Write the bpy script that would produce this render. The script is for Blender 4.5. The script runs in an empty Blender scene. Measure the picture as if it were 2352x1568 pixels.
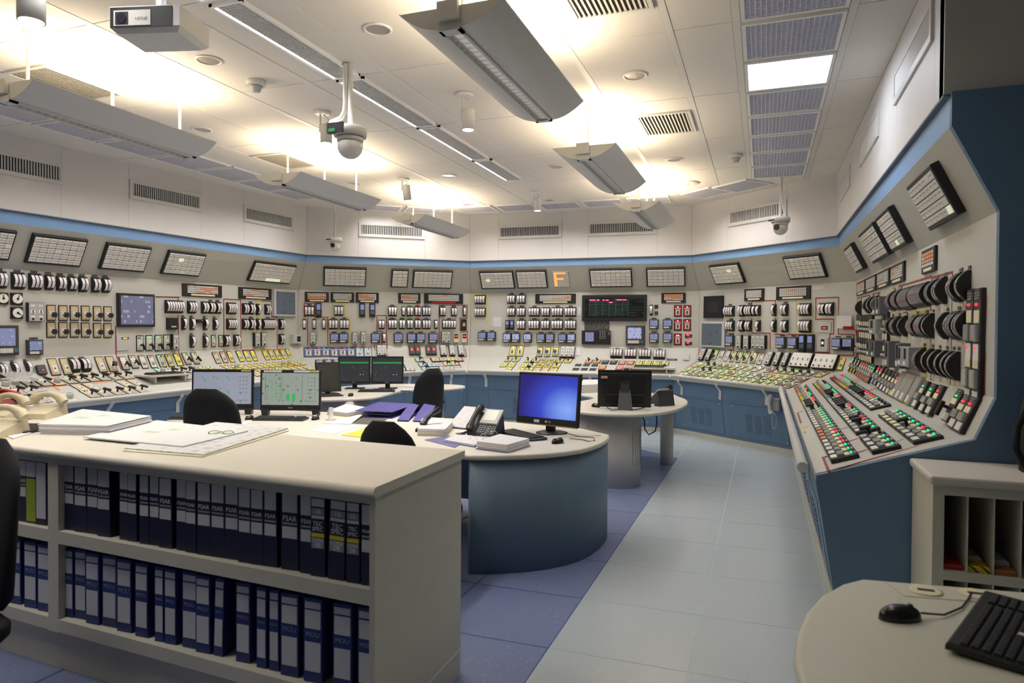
import bpy, math, random
from mathutils import Matrix, Vector
random.seed(7)
scene = bpy.context.scene
COL = scene.collection

# ------------------------------------------------------------------ camera
FPX, YAW, PIT, ROL, HF = 1572.2, .3514, -.015, .0063, 1.5195
_r = Vector((math.cos(YAW), math.sin(YAW), 0))
_f = Vector((-math.sin(YAW) * math.cos(PIT), math.cos(YAW) * math.cos(PIT), math.sin(PIT)))
_d = _f.cross(_r)                                   # down
_r2 = _r * math.cos(ROL) - _d * math.sin(ROL)
_d2 = _r * math.sin(ROL) + _d * math.cos(ROL)
cam_data = bpy.data.cameras.new('camera')
cam_data.sensor_width = 36
cam_data.lens = FPX / 2352 * 36
cam_data.clip_start = .05
cam_data.dof.use_dof = True
cam_data.dof.focus_distance = 8.5
cam_data.dof.aperture_fstop = 4.0
cam = bpy.data.objects.new('camera', cam_data)
COL.objects.link(cam)
m3 = Matrix((_r2, -_d2, -_f)).transposed()
cam.matrix_world = Matrix.Translation((0, 0, HF)) @ m3.to_4x4()
scene.camera = cam

# ------------------------------------------------------------------ world, exposure
world = bpy.data.worlds.new('world')
scene.world = world
world.use_nodes = True
world.node_tree.nodes['Background'].inputs[0].default_value = (.9, .92, 1, 1)
world.node_tree.nodes['Background'].inputs[1].default_value = .0
vs = scene.view_settings
vs.view_transform = 'Standard'
vs.look = 'None'
vs.gamma = 1
vs.use_curve_mapping = False
vs.exposure = 0.34
scene.cycles.adaptive_threshold = .02
scene.cycles.max_bounces = 6
scene.cycles.diffuse_bounces = 4
scene.cycles.glossy_bounces = 3
scene.cycles.caustics_reflective = False
scene.cycles.caustics_refractive = False
PENDANT_W = 23.0        # uplight of one pendant lamp
WARM = (1.0, .82, .58)
LOUVRE_W = 5.2          # one louvred panel, light cut off to the sides
LOUVRE_C = (1.0, .97, .95)
LOUVRE_SPREAD = math.radians(115)
STRIP_W = 13.0
PANEL_W = 7.0          # the one lit ceiling panel
SPOT_W = 8.0


# ------------------------------------------------------------------ camera geometry helpers (pixels of the 2352x1568 frame -> points)
CAMP = Vector((0, 0, HF))
def ray(x, y):
    return _r2 * ((x - 1176) / FPX) + _d2 * ((y - 784) / FPX) + _f
def on_z(x, y, z):
    d = ray(x, y)
    return CAMP + d * ((z - HF) / d.z)
def on_y(x, y, Y):
    d = ray(x, y)
    return CAMP + d * (Y / d.y)
def on_plane(x, y, p, n):
    d = ray(x, y)
    return CAMP + d * ((p - CAMP).dot(n) / d.dot(n))


# ------------------------------------------------------------------ materials
MATS = {}
def mat(name, col, rough=.5, metal=0, emit=0, noise=0, nscale=40, bump=0, alpha=1, trans=0, spec=.5, ecol=None):
    if name in MATS:
        return MATS[name]
    m = bpy.data.materials.new(name)
    m.use_nodes = True
    nt = m.node_tree
    b = nt.nodes['Principled BSDF']
    c = tuple(col) + (1,)
    b.inputs['Base Color'].default_value = c
    b.inputs['Roughness'].default_value = rough
    b.inputs['Metallic'].default_value = metal
    b.inputs['Specular IOR Level'].default_value = spec
    if alpha < 1:
        b.inputs['Alpha'].default_value = alpha
    if trans:
        b.inputs['Transmission Weight'].default_value = trans
    if emit:
        b.inputs['Emission Color'].default_value = tuple(ecol or col) + (1,)
        b.inputs['Emission Strength'].default_value = emit
    if noise or bump:
        tc = nt.nodes.new('ShaderNodeTexCoord')
        n = nt.nodes.new('ShaderNodeTexNoise')
        n.inputs['Scale'].default_value = nscale
        n.inputs['Detail'].default_value = 4
        nt.links.new(tc.outputs['Object'], n.inputs['Vector'])
        if noise:
            r = nt.nodes.new('ShaderNodeValToRGB')
            r.color_ramp.elements[0].position = .3
            r.color_ramp.elements[1].position = .7
            r.color_ramp.elements[0].color = tuple(max(0, v * (1 - noise)) for v in col) + (1,)
            r.color_ramp.elements[1].color = tuple(min(1, v * (1 + noise)) for v in col) + (1,)
            nt.links.new(n.outputs['Fac'], r.inputs['Fac'])
            nt.links.new(r.outputs['Color'], b.inputs['Base Color'])
        if bump:
            bp = nt.nodes.new('ShaderNodeBump')
            bp.inputs['Strength'].default_value = bump
            bp.inputs['Distance'].default_value = .002
            nt.links.new(n.outputs['Fac'], bp.inputs['Height'])
            nt.links.new(bp.outputs['Normal'], b.inputs['Normal'])
    if emit:
        m.cycles.emission_sampling = 'NONE'
    MATS[name] = m
    return m

def node_mat(name, build):
    """a material whose nodes are made by build(node_tree, principled)"""
    if name in MATS:
        return MATS[name]
    m = bpy.data.materials.new(name)
    m.use_nodes = True
    build(m.node_tree, m.node_tree.nodes['Principled BSDF'])
    MATS[name] = m
    return m

def speckle(name, base, dark, fleck, rough, scale=60):
    def build(nt, b):
        tc = nt.nodes.new('ShaderNodeTexCoord')
        geo = nt.nodes.new('ShaderNodeNewGeometry')
        v = nt.nodes.new('ShaderNodeTexVoronoi'); v.inputs['Scale'].default_value = scale
        nt.links.new(geo.outputs['Position'], v.inputs['Vector'])
        r = nt.nodes.new('ShaderNodeValToRGB')
        r.color_ramp.elements[0].position = .12; r.color_ramp.elements[0].color = (1, 1, 1, 1)
        r.color_ramp.elements[1].position = .2; r.color_ramp.elements[1].color = (0, 0, 0, 1)
        nt.links.new(v.outputs['Distance'], r.inputs['Fac'])
        gt = nt.nodes.new('ShaderNodeMath'); gt.operation = 'GREATER_THAN'; gt.inputs[1].default_value = .62
        sp = nt.nodes.new('ShaderNodeSeparateColor')
        nt.links.new(v.outputs['Color'], sp.inputs[0]); nt.links.new(sp.outputs[0], gt.inputs[0])
        mu = nt.nodes.new('ShaderNodeMath'); mu.operation = 'MULTIPLY'
        nt.links.new(gt.outputs[0], mu.inputs[0]); nt.links.new(r.outputs['Color'], mu.inputs[1])
        n = nt.nodes.new('ShaderNodeTexNoise'); n.inputs['Scale'].default_value = 90; n.inputs['Detail'].default_value = 3
        nt.links.new(geo.outputs['Position'], n.inputs['Vector'])
        mx = nt.nodes.new('ShaderNodeMix'); mx.data_type = 'RGBA'
        mx.inputs[6].default_value = base + (1,); mx.inputs[7].default_value = dark + (1,)
        nt.links.new(n.outputs['Fac'], mx.inputs[0])
        mx2 = nt.nodes.new('ShaderNodeMix'); mx2.data_type = 'RGBA'
        nt.links.new(mu.outputs[0], mx2.inputs[0]); nt.links.new(mx.outputs[2], mx2.inputs[6])
        mx2.inputs[7].default_value = fleck + (1,)
        nt.links.new(mx2.outputs[2], b.inputs['Base Color'])
        b.inputs['Roughness'].default_value = rough
    return node_mat(name, build)

def print_mat(name, base, ink, sx, sy, amount=.5, rough=.6, seedv=0.0, emit=0):
    """small unreadable print: rows of dashes in object space (x across, y up)"""
    def build(nt, b):
        tc = nt.nodes.new('ShaderNodeTexCoord')
        mp = nt.nodes.new('ShaderNodeMapping'); mp.inputs['Scale'].default_value = (sx, sy, 1); mp.inputs['Location'].default_value = (seedv, seedv * 1.7, 0)
        nt.links.new(tc.outputs['Object'], mp.inputs['Vector'])
        sep = nt.nodes.new('ShaderNodeSeparateXYZ'); nt.links.new(mp.outputs[0], sep.inputs[0])
        fr = nt.nodes.new('ShaderNodeMath'); fr.operation = 'FRACT'; nt.links.new(sep.outputs[1], fr.inputs[0])
        lt = nt.nodes.new('ShaderNodeMath'); lt.operation = 'LESS_THAN'; lt.inputs[1].default_value = .5; nt.links.new(fr.outputs[0], lt.inputs[0])
        fl = nt.nodes.new('ShaderNodeMath'); fl.operation = 'FLOOR'; nt.links.new(sep.outputs[1], fl.inputs[0])
        cmb = nt.nodes.new('ShaderNodeCombineXYZ'); nt.links.new(sep.outputs[0], cmb.inputs[0]); nt.links.new(fl.outputs[0], cmb.inputs[1])
        n = nt.nodes.new('ShaderNodeTexNoise'); n.inputs['Scale'].default_value = 1; n.inputs['Detail'].default_value = 2
        nt.links.new(cmb.outputs[0], n.inputs['Vector'])
        gt = nt.nodes.new('ShaderNodeMath'); gt.operation = 'GREATER_THAN'; gt.inputs[1].default_value = 1 - amount; nt.links.new(n.outputs['Fac'], gt.inputs[0])
        mu = nt.nodes.new('ShaderNodeMath'); mu.operation = 'MULTIPLY'; nt.links.new(gt.outputs[0], mu.inputs[0]); nt.links.new(lt.outputs[0], mu.inputs[1])
        mx = nt.nodes.new('ShaderNodeMix'); mx.data_type = 'RGBA'
        mx.inputs[6].default_value = tuple(base) + (1,); mx.inputs[7].default_value = tuple(ink) + (1,)
        nt.links.new(mu.outputs[0], mx.inputs[0]); nt.links.new(mx.outputs[2], b.inputs['Base Color'])
        b.inputs['Roughness'].default_value = rough
        if emit:
            nt.links.new(mx.outputs[2], b.inputs['Emission Color']); b.inputs['Emission Strength'].default_value = emit
    return node_mat(name, build)


# ------------------------------------------------------------------ mesh helpers
class MB:
    """collects boxes, prisms, tubes; mesh() turns them into ONE mesh"""
    def __init__(s):
        s.v = []; s.f = []; s.m = []; s.s = []
    def add(s, vs, fs, mi=0, smooth=False):
        o = len(s.v)
        s.v += [tuple(p) for p in vs]
        for f in fs:
            s.f.append(tuple(i + o for i in f)); s.m.append(mi); s.s.append(smooth)
        return s
    def box(s, x0, x1, y0, y1, z0, z1, mi=0):
        return s.add([(x0, y0, z0), (x1, y0, z0), (x1, y1, z0), (x0, y1, z0), (x0, y0, z1), (x1, y0, z1), (x1, y1, z1), (x0, y1, z1)],
                     [(3, 2, 1, 0), (4, 5, 6, 7), (0, 1, 5, 4), (1, 2, 6, 5), (2, 3, 7, 6), (3, 0, 4, 7)], mi)
    def cbox(s, c, w, mi=0):
        return s.box(c[0] - w[0] / 2, c[0] + w[0] / 2, c[1] - w[1] / 2, c[1] + w[1] / 2, c[2] - w[2] / 2, c[2] + w[2] / 2, mi)
    def cham(s, x0, x1, y0, y1, z0, z1, c, mi=0):
        """box whose top edges (z1) are chamfered by c"""
        return s.add([(x0, y0, z0), (x1, y0, z0), (x1, y1, z0), (x0, y1, z0),
                      (x0, y0, z1 - c), (x1, y0, z1 - c), (x1, y1, z1 - c), (x0, y1, z1 - c),
                      (x0 + c, y0 + c, z1), (x1 - c, y0 + c, z1), (x1 - c, y1 - c, z1), (x0 + c, y1 - c, z1)],
                     [(3, 2, 1, 0), (0, 1, 5, 4), (1, 2, 6, 5), (2, 3, 7, 6), (3, 0, 4, 7),
                      (4, 5, 9, 8), (5, 6, 10, 9), (6, 7, 11, 10), (7, 4, 8, 11), (8, 9, 10, 11)], mi)
    def prism(s, poly, z0, z1, mi=0, smooth=False, mtop=None):
        n = len(poly)
        a = sum(poly[i][0] * poly[(i + 1) % n][1] - poly[(i + 1) % n][0] * poly[i][1] for i in range(n))
        if a < 0:
            poly = poly[::-1]
        o = len(s.v)
        s.v += [(p[0], p[1], z0) for p in poly] + [(p[0], p[1], z1) for p in poly]
        s.f += [tuple(o + i for i in reversed(range(n)))]; s.m.append(mi); s.s.append(False)
        s.f += [tuple(o + n + i for i in range(n))]; s.m.append(mi if mtop is None else mtop); s.s.append(False)
        for i in range(n):
            j = (i + 1) % n
            s.f.append((o + i, o + j, o + n + j, o + n + i)); s.m.append(mi); s.s.append(smooth)
        return s
    def tube(s, pts, r, n=8, mi=0, closed=False, rs=None):
        pts = [Vector(p) for p in pts]
        k = len(pts); o = len(s.v); prev = None
        for i, p in enumerate(pts):
            a = pts[max(i - 1, 0)] if not closed else pts[i - 1]
            b = pts[min(i + 1, k - 1)] if not closed else pts[(i + 1) % k]
            t = (b - a).normalized()
            if prev is None:
                h = Vector((0, 0, 1)) if abs(t.z) < .9 else Vector((1, 0, 0))
                x = t.cross(h).normalized()
            else:
                x = (prev - t * prev.dot(t)).normalized()
            prev = x
            y = t.cross(x)
            rr = rs[i] if rs else r
            for j in range(n):
                q = 2 * math.pi * j / n
                s.v.append(tuple(p + x * (rr * math.cos(q)) + y * (rr * math.sin(q))))
        for i in range(k if closed else k - 1):
            a = o + i * n; b = o + ((i + 1) % k) * n
            for j in range(n):
                s.f.append((a + j, b + j, b + (j + 1) % n, a + (j + 1) % n)[::-1]); s.m.append(mi); s.s.append(True)
        if not closed:
            s.f.append(tuple(o + j for j in range(n))); s.m.append(mi); s.s.append(False)
            s.f.append(tuple(o + (k - 1) * n + j for j in reversed(range(n)))); s.m.append(mi); s.s.append(False)
        return s
    def lathe(s, prof, n=16, c=(0, 0, 0), mi=0, axis='z', smooth=True):
        o = len(s.v); k = len(prof)
        for r, z in prof:
            for j in range(n):
                q = 2 * math.pi * j / n
                a, b = r * math.cos(q), r * math.sin(q)
                p = {'z': (a, b, z), 'y': (a, z, -b), 'x': (z, a, b)}[axis]
                s.v.append((c[0] + p[0], c[1] + p[1], c[2] + p[2]))
        for i in range(k - 1):
            for j in range(n):
                s.f.append((o + i * n + j, o + i * n + (j + 1) % n, o + (i + 1) * n + (j + 1) % n, o + (i + 1) * n + j)); s.m.append(mi); s.s.append(smooth)
        s.f.append(tuple(o + j for j in reversed(range(n)))); s.m.append(mi); s.s.append(False)
        s.f.append(tuple(o + (k - 1) * n + j for j in range(n))); s.m.append(mi); s.s.append(False)
        return s
    def grid(s, rows, mi=0, smooth=True, closed=False):
        """rows: list of equal-length point rows"""
        o = len(s.v); n = len(rows[0])
        for r in rows:
            s.v += [tuple(p) for p in r]
        for i in range(len(rows) - 1):
            for j in range(n if closed else n - 1):
                k = (j + 1) % n
                s.f.append((o + i * n + j, o + i * n + k, o + (i + 1) * n + k, o + (i + 1) * n + j)); s.m.append(mi); s.s.append(smooth)
        return s
    def sphere(s, c, r, n=12, k=8, mi=0, sc=(1, 1, 1)):
        prof = [(r * math.sin(math.pi * i / k) + 1e-5, -r * math.cos(math.pi * i / k)) for i in range(k + 1)]
        o = len(s.v)
        s.lathe(prof, n, (0, 0, 0), mi)
        for i in range(o, len(s.v)):
            p = s.v[i]; s.v[i] = (c[0] + p[0] * sc[0], c[1] + p[1] * sc[1], c[2] + p[2] * sc[2])
        return s
    def xf(s, M, start=0):
        for i in range(start, len(s.v)):
            s.v[i] = tuple(M @ Vector(s.v[i]))
        return s
    def mark(s):
        return len(s.v)
    def mesh(s, name, mats):
        me = bpy.data.meshes.new(name)
        me.from_pydata(s.v, [], s.f)
        for m in (mats if isinstance(mats, (list, tuple)) else [mats]):
            me.materials.append(m)
        if any(s.m):
            me.polygons.foreach_set('material_index', s.m)
        if any(s.s):
            me.polygons.foreach_set('use_smooth', s.s)
        me.update()
        return me

def link(name, data, parent=None, M=None):
    o = bpy.data.objects.new(name, data)
    COL.objects.link(o)
    if parent is not None:
        o.parent = parent
    if M is not None:
        o.matrix_local = M
    return o
def obj(name, mb, mats, parent=None, M=None):
    return link(name, mb.mesh(name, mats), parent, M)
def tag(o, label, cat, group=None):
    o['label'] = label; o['category'] = cat
    if group:
        o['group'] = group
    return o
def thing(name, label, cat, loc=(0, 0, 0), rz=0, group=None):
    o = link(name, None)
    o.empty_display_size = .1
    o.location = loc; o.rotation_euler = (0, 0, rz)
    return tag(o, label, cat, group)
def struct(name, mb, mats, parent=None):
    o = obj(name, mb, mats, parent)
    if parent is None:
        o['kind'] = 'structure'
    return o
def T(x, y, z):
    return Matrix.Translation((x, y, z))
def RZ(a):
    return Matrix.Rotation(a, 4, 'Z')
def RX(a):
    return Matrix.Rotation(a, 4, 'X')
def RY(a):
    return Matrix.Rotation(a, 4, 'Y')
_TXT = {}
def lettering(s, size, material, parent, M):
    o = link('lettering', text_mesh(s, 1.0, material), parent, M @ Matrix.Diagonal((size, size, 1, 1)))
    return o
def text_mesh(s, size, material, align='CENTER', ext=.0004):
    key = (s, material.name)
    if key not in _TXT:
        cu = bpy.data.curves.new('lettering', 'FONT')
        cu.body = s; cu.size = size; cu.align_x = align; cu.align_y = 'CENTER'; cu.extrude = ext; cu.resolution_u = 2
        t = bpy.data.objects.new('lettering', cu); COL.objects.link(t)
        dg = bpy.context.evaluated_depsgraph_get()
        me = bpy.data.meshes.new_from_object(t.evaluated_get(dg))
        bpy.data.objects.remove(t); bpy.data.curves.remove(cu)
        me.materials.clear(); me.materials.append(material)
        _TXT[key] = me
    return _TXT[key]
def clip(poly, p, n):
    """keep the part of a 2d polygon where (q-p).n >= 0"""
    out = []
    for i in range(len(poly)):
        a, b = poly[i], poly[(i + 1) % len(poly)]
        da = (a[0] - p[0]) * n[0] + (a[1] - p[1]) * n[1]
        db = (b[0] - p[0]) * n[0] + (b[1] - p[1]) * n[1]
        if da >= 0:
            out.append(a)
        if (da > 0 > db) or (da < 0 < db):
            t = da / (da - db)
            out.append((a[0] + (b[0] - a[0]) * t, a[1] + (b[1] - a[1]) * t))
    return out
ORD = ['first', 'second', 'third', 'fourth', 'fifth', 'sixth', 'seventh', 'eighth', 'ninth', 'tenth', 'eleventh', 'twelfth', 'thirteenth',
       'fourteenth', 'fifteenth', 'sixteenth', 'seventeenth', 'eighteenth', 'nineteenth', 'twentieth', 'twenty-first', 'twenty-second',
       'twenty-third', 'twenty-fourth', 'twenty-fifth', 'twenty-sixth']

# ------------------------------------------------------------------ palette
M_white = mat('off_white_paint', (.62, .59, .53), .55, noise=.02, nscale=30)
M_ceil = mat('ceiling_board', (.74, .71, .66), .9, noise=.03, nscale=120, bump=.2)
M_grid = mat('ceiling_grid_paint', (.74, .72, .67), .6)
M_joint = mat('dark_joint', (.10, .10, .10), .9)
M_wall = mat('upper_wall_board', (.70, .68, .67), .55, noise=.02, nscale=3)
M_blue = mat('console_blue_paint', (.105, .185, .30), .5, noise=.04, nscale=60)
M_band = mat('band_blue_paint', (.20, .36, .62), .5)
M_grey = mat('console_light_grey', (.53, .53, .49), .5, noise=.02, nscale=50)
M_greyd = mat('console_alarm_grey', (.43, .43, .385), .5, noise=.02, nscale=50)
M_kick = mat('kick_plate_cream', (.55, .53, .47), .5)
M_desk = mat('desk_laminate', (.65, .62, .545), .42, noise=.015, nscale=40)
M_cream = mat('cabinet_cream', (.60, .575, .475), .5, noise=.02, nscale=20)
M_black = mat('black_plastic', (.012, .012, .013), .45)
M_blackm = mat('black_matt', (.008, .008, .009), .85)
M_charcoal = mat('charcoal_plastic', (.045, .047, .052), .5)
M_dgrey = mat('dark_grey_plastic', (.10, .105, .115), .5)
M_mgrey = mat('mid_grey_plastic', (.30, .31, .32), .5)
M_lgrey = mat('light_grey_plastic', (.52, .53, .53), .5)
M_wplas = mat('white_plastic', (.78, .77, .74), .4)
M_paper = mat('paper_white', (.68, .67, .68), .9)
M_metal = mat('brushed_metal', (.62, .62, .62), .35, metal=.9)
M_chrome = mat('polished_metal', (.8, .8, .82), .12, metal=1)
M_red = mat('signal_red', (.42, .02, .02), .5)
M_redline = mat('mimic_red', (.33, .03, .03), .5)
M_yelline = mat('mimic_yellow', (.72, .60, .06), .5)
M_orgline = mat('mimic_orange', (.80, .17, .03), .5)
M_creamtag = mat('cream_tag', (.78, .72, .48), .6)
M_glass = mat('clear_plastic', (.8, .8, .8), .1, alpha=.28)
M_bluescr = mat('recorder_screen', (.22, .28, .58), .25, emit=.22)
M_lampr = mat('lamp_red_lit', (1, .03, .05), .4, emit=1.5, ecol=(1, .03, .06))
M_lampg = mat('lamp_green_lit', (.05, .9, .4), .4, emit=.7, ecol=(.03, .85, .35))
M_lampo = mat('lamp_amber_lit', (1, .4, .05), .4, emit=3.0)
M_lampw = mat('lamp_white_lit', (1, 1, 1), .4, emit=3.0)
LAMP = {'r': M_lampr, 'g': M_lampg, 'o': M_lampo, 'w': M_lampw}
for _s, _m in (('EPSON', M_dgrey), ('AOC', M_lgrey), ('AOC', mat('logo_dim', (.10, .105, .11), .4)), ('DELL', M_mgrey), ('LG', M_lgrey),
               ('FSAR', mat('white_ink', (.75, .75, .77), .6)), ('16', MATS['white_ink']), ('TEC', MATS['white_ink']), ('SPEC', MATS['white_ink']), ('COPIA', MATS['white_ink']), ('08', MATS['white_ink']),
               ('MOU', mat('faint_ink', (.25, .28, .45), .6))):
    text_mesh(_s, 1.0, _m)

# ================================================================== THE ROOM
ZC = 3.51                                     # ceiling height
# plan corners of the upper wall, from the right end round to the left (camera stands at 0,0)
W = [Vector((.846, 4.035)), Vector((.846, 9.403)), Vector((-1.068, 11.086)), Vector((-4.787, 10.905)), Vector((-6.932, 9.249)), Vector((-7.385, 3.38))]
def seg_dir(i):
    return (W[i + 1] - W[i]).normalized()
def seg_n(i):
    d = seg_dir(i)
    return Vector((-d.y, d.x))
def seam_pt(i, off):
    """plan point of seam i pushed into the room by off"""
    if i == 0:
        return W[0] + Vector((-1, 0)) * off
    if i == 5:
        return W[5] + seg_n(4) * off
    n1, n2 = seg_n(i - 1), seg_n(i)
    b = (n1 + n2).normalized()
    return W[i] + b * (off / b.dot(n1))
INNER = [tuple(w) for w in W]
ROOM = INNER + [(-8.6, 3.38), (-8.6, -3.0), (3.6, -3.0), (3.6, 4.035)]

# ---- floor: tiles with recessed joints
FX, FY, FT = -.9485, 3.1258, .654
M_ftl = speckle('floor_light_tile', (.44, .495, .525), (.405, .455, .485), (.60, .63, .63), .25, 70)
M_ftb = speckle('floor_blue_tile', (.19, .225, .375), (.165, .20, .345), (.42, .48, .58), .25, 60)
M_fjoint = mat('floor_joint_green', (.36, .52, .51), .6)
M_fjointb = mat('floor_joint_blue', (.05, .085, .22), .6)
fl = MB(); fl.box(-8.7, 3.7, -3.1, 11.6, -.1, -.0010)
floor = struct('floor', fl, M_fjoint)
bz_c = Vector((-.9485, 8.435))
bz_n = Vector((-.66, -.75)).normalized()       # blue zone is cut by diagonals like the room
bz_l = Vector((-5.45, 8.2)); bz_ln = Vector((.61, -.79)).normalized()
tile_cache = {}
jb = MB()
blue_poly = [(-.9485, -3), (-.9485, 12), (-6.1, 12), (-6.1, -3)]
blue_poly = clip(blue_poly, bz_c, bz_n); blue_poly = clip(blue_poly, bz_l, bz_ln); blue_poly = clip(blue_poly, (0, 9.9), (0, -1))
jb.prism(blue_poly, -.00098, -.0007)
obj('joint_bed', jb, M_fjointb, floor)
def in_front(x, y):
    d = Vector((x, y)).dot(Vector((-math.sin(YAW), math.cos(YAW))))
    l = Vector((x, y)).dot(Vector((math.cos(YAW), math.sin(YAW))))
    return d > .2 and abs(l) < d * .80 + 1.2
for i in range(-12, 7):
    for j in range(-8, 14):
        x0, y0 = FX + FT * i, FY + FT * j
        if not in_front(x0 + .33, y0 + .33) or y0 > 11 or x0 > 3 or y0 < .6:
            continue
        full = [(x0, y0), (x0 + FT, y0), (x0 + FT, y0 + FT), (x0, y0 + FT)]
        polys = []
        if x0 < -1:
            b = clip(clip(full, bz_c, bz_n), bz_l, bz_ln)
            if x0 < -6.2:
                polys.append((full, False))
            else:
                if len(b) > 2:
                    polys.append((b, True))
                l1 = clip(full, bz_c, -bz_n)
                if len(l1) > 2:
                    polys.append((l1, False))
                l2 = clip(clip(full, bz_c, bz_n), bz_l, -bz_ln)
                if len(l2) > 2:
                    polys.append((l2, False))
        else:
            polys.append((full, False))
        for p, blue in polys:
            cx = sum(q[0] for q in p) / len(p); cy = sum(q[1] for q in p) / len(p)
            g = .0065 if blue else .0035
            q = [(a + (cx - a) * g * 2 / FT, b_ + (cy - b_) * g * 2 / FT) for a, b_ in p]
            key = (blue, len(p) == 4 and p == full)
            M = T(x0, y0, 0)
            if key[1]:
                if key not in tile_cache:
                    t = MB(); t.prism([(a - x0, b_ - y0) for a, b_ in q], -.0008, 0)
                    tile_cache[key] = t.mesh('floor_tile', M_ftb if blue else M_ftl)
                link('floor_tile', tile_cache[key], floor, M)
            else:
                ar = abs(sum(p[k][0] * p[(k + 1) % len(p)][1] - p[(k + 1) % len(p)][0] * p[k][1] for k in range(len(p)))) / 2
                if ar < .01:
                    continue
                t = MB(); t.prism([(a - x0, b_ - y0) for a, b_ in q], -.0008, 0)
                obj('floor_tile', t, M_ftb if blue else M_ftl, floor, M)

# ---- ceiling: boards between flat bars
ceil_mb = MB(); ceil_mb.prism([(p[0], p[1]) for p in ROOM], ZC + .012, ZC + .2)
ceiling = struct('ceiling', ceil_mb, M_joint)
# holes are not cut: lamps sit a little below the boards
GX = [.870, .497, -.183, -.603, -1.311, -2.03, -2.744, -3.463, -4.156, -4.874, -5.569, -6.04, -6.72, -7.4]
GY = [4.632 + 1.3517 * j for j in range(-4, 5)]
def room_clip(poly):
    for i in range(5):
        n = seg_n(i)
        if i in (0, 4):
            continue
        poly = clip(poly, W[i], n)
        if len(poly) < 3:
            return poly
    return poly
def ceil_clip(poly):
    poly = room_clip(poly)
    if len(poly) > 2:
        poly = clip(poly, W[4], seg_n(4))
    if len(poly) > 2:
        poly = clip(poly, (.846, 0), (-1, 0))
    return poly
bar_w = .024
for a in range(len(GX) - 1):
    x1, x0 = GX[a], GX[a + 1]
    for b in range(len(GY) - 1):
        y0, y1 = GY[b], GY[b + 1]
        p = ceil_clip([(x0 + bar_w + .002, y0 + .004), (x1 - bar_w - .002, y0 + .004), (x1 - bar_w - .002, y1 - .004), (x0 + bar_w + .002, y1 - .004)])
        if len(p) < 3:
            continue
        t = MB(); t.prism([(q[0] - x0, q[1] - y0) for q in p], 0, .0115)
        obj('ceiling_tile', t, M_ceil, ceiling, T(x0, y0, ZC))
for x in GX[1:-1]:
    p = ceil_clip([(x - bar_w, -1.0), (x + bar_w, -1.0), (x + bar_w, 11.5), (x - bar_w, 11.5)])
    t = MB(); t.prism([(q[0] - x, q[1]) for q in p], 0, .0115)
    obj('grid_bar', t, M_grid, ceiling, T(x, 0, ZC - .003))
# last row of boards up to the diagonal and back walls
for a in range(len(GX) - 1):
    x1, x0 = GX[a], GX[a + 1]
    p = ceil_clip([(x0 + bar_w + .002, GY[-1] + .004), (x1 - bar_w - .002, GY[-1] + .004), (x1 - bar_w - .002, 11.5), (x0 + bar_w + .002, 11.5)])
    if len(p) > 2:
        t = MB(); t.prism([(q[0] - x0, q[1] - GY[-1]) for q in p], 0, .0115)
        obj('ceiling_tile', t, M_ceil, ceiling, T(x0, GY[-1], ZC))
# plain ceiling to the right of the console end
t = MB(); t.box(.85, 3.6, -3, 4.03, ZC, ZC + .0115); obj('ceiling_tile', t, M_ceil, ceiling)
t = MB(); t.box(-8.6, -7.4, -3, 4.0, ZC, ZC + .0115); obj('ceiling_tile', t, M_ceil, ceiling)
t = MB(); t.box(-7.4, .85, -3, -.78, ZC, ZC + .0115); obj('ceiling_tile', t, M_ceil, ceiling)

# ---- upper walls: backing + panels with fine joints; air grilles hang on them
WB = 2.735
SIDES = ['right', 'back_right', 'back', 'back_left', 'left']
# panel joints (photo pixels at the lower edge of each wall)
JOINT_PX = {0: [(2145, 240), (2058, 372), (1975, 470)], 1: [(1671, 574), (1806, 556)], 2: [(1145, 596), (1291, 592), (1350, 591), (1509, 588)],
            3: [(823, 588), (976, 594)], 4: [(141, 499), (296, 523), (463, 548), (560, 563), (674, 580)]}
GRILLE_PX = {0: [((2057, 230), (2146, 8), 3), ((1977, 374), (2020, 256), 3), ((1930, 458), (1954, 385), 2)],
             1: [((1674, 505), (1808, 474), 1)], 2: [((1145, 535), (1290, 527), 0), ((1350, 525), (1507, 521), 0)],
             3: [((824, 526), (975, 534), 0)], 4: [((-40, 368), (145, 397), 0), ((297, 434), (462, 466), 0), ((559, 490), (673, 511), 0)]}
M_slat = mat('grille_slat', (.66, .65, .62), .5)
M_slot = mat('grille_slot', (.03, .03, .035), .9)
walls = []
for i in range(5):
    a, b = W[i], W[i + 1]
    n = seg_n(i); d = seg_dir(i); L = (b - a).length
    n3 = Vector((n.x, n.y, 0))
    mb = MB()
    base = Matrix(((d.x, n.x, 0, a.x), (d.y, n.y, 0, a.y), (0, 0, 1, 0), (0, 0, 0, 1)))
    mb.box(-.0, L, -.10, -.006, WB, ZC + .01)
    mb.xf(base)
    w = struct('wall_' + SIDES[i], mb, M_joint)
    walls.append(w)
    cuts = [0.0]
    for px in JOINT_PX[i]:
        p = on_plane(*px, Vector((a.x, a.y, 0)), n3)
        cuts.append(max(0, min(L, (Vector((p.x, p.y)) - a).dot(d))))
    cuts = sorted(cuts) + [L]
    for c0, c1 in zip(cuts, cuts[1:]):
        if c1 - c0 < .004:
            continue
        t = MB(); t.box(c0 + .0012, c1 - .0012, -.006, 0, WB, ZC)
        t.xf(base)
        obj('wall_panel', t, M_wall, w)
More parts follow.
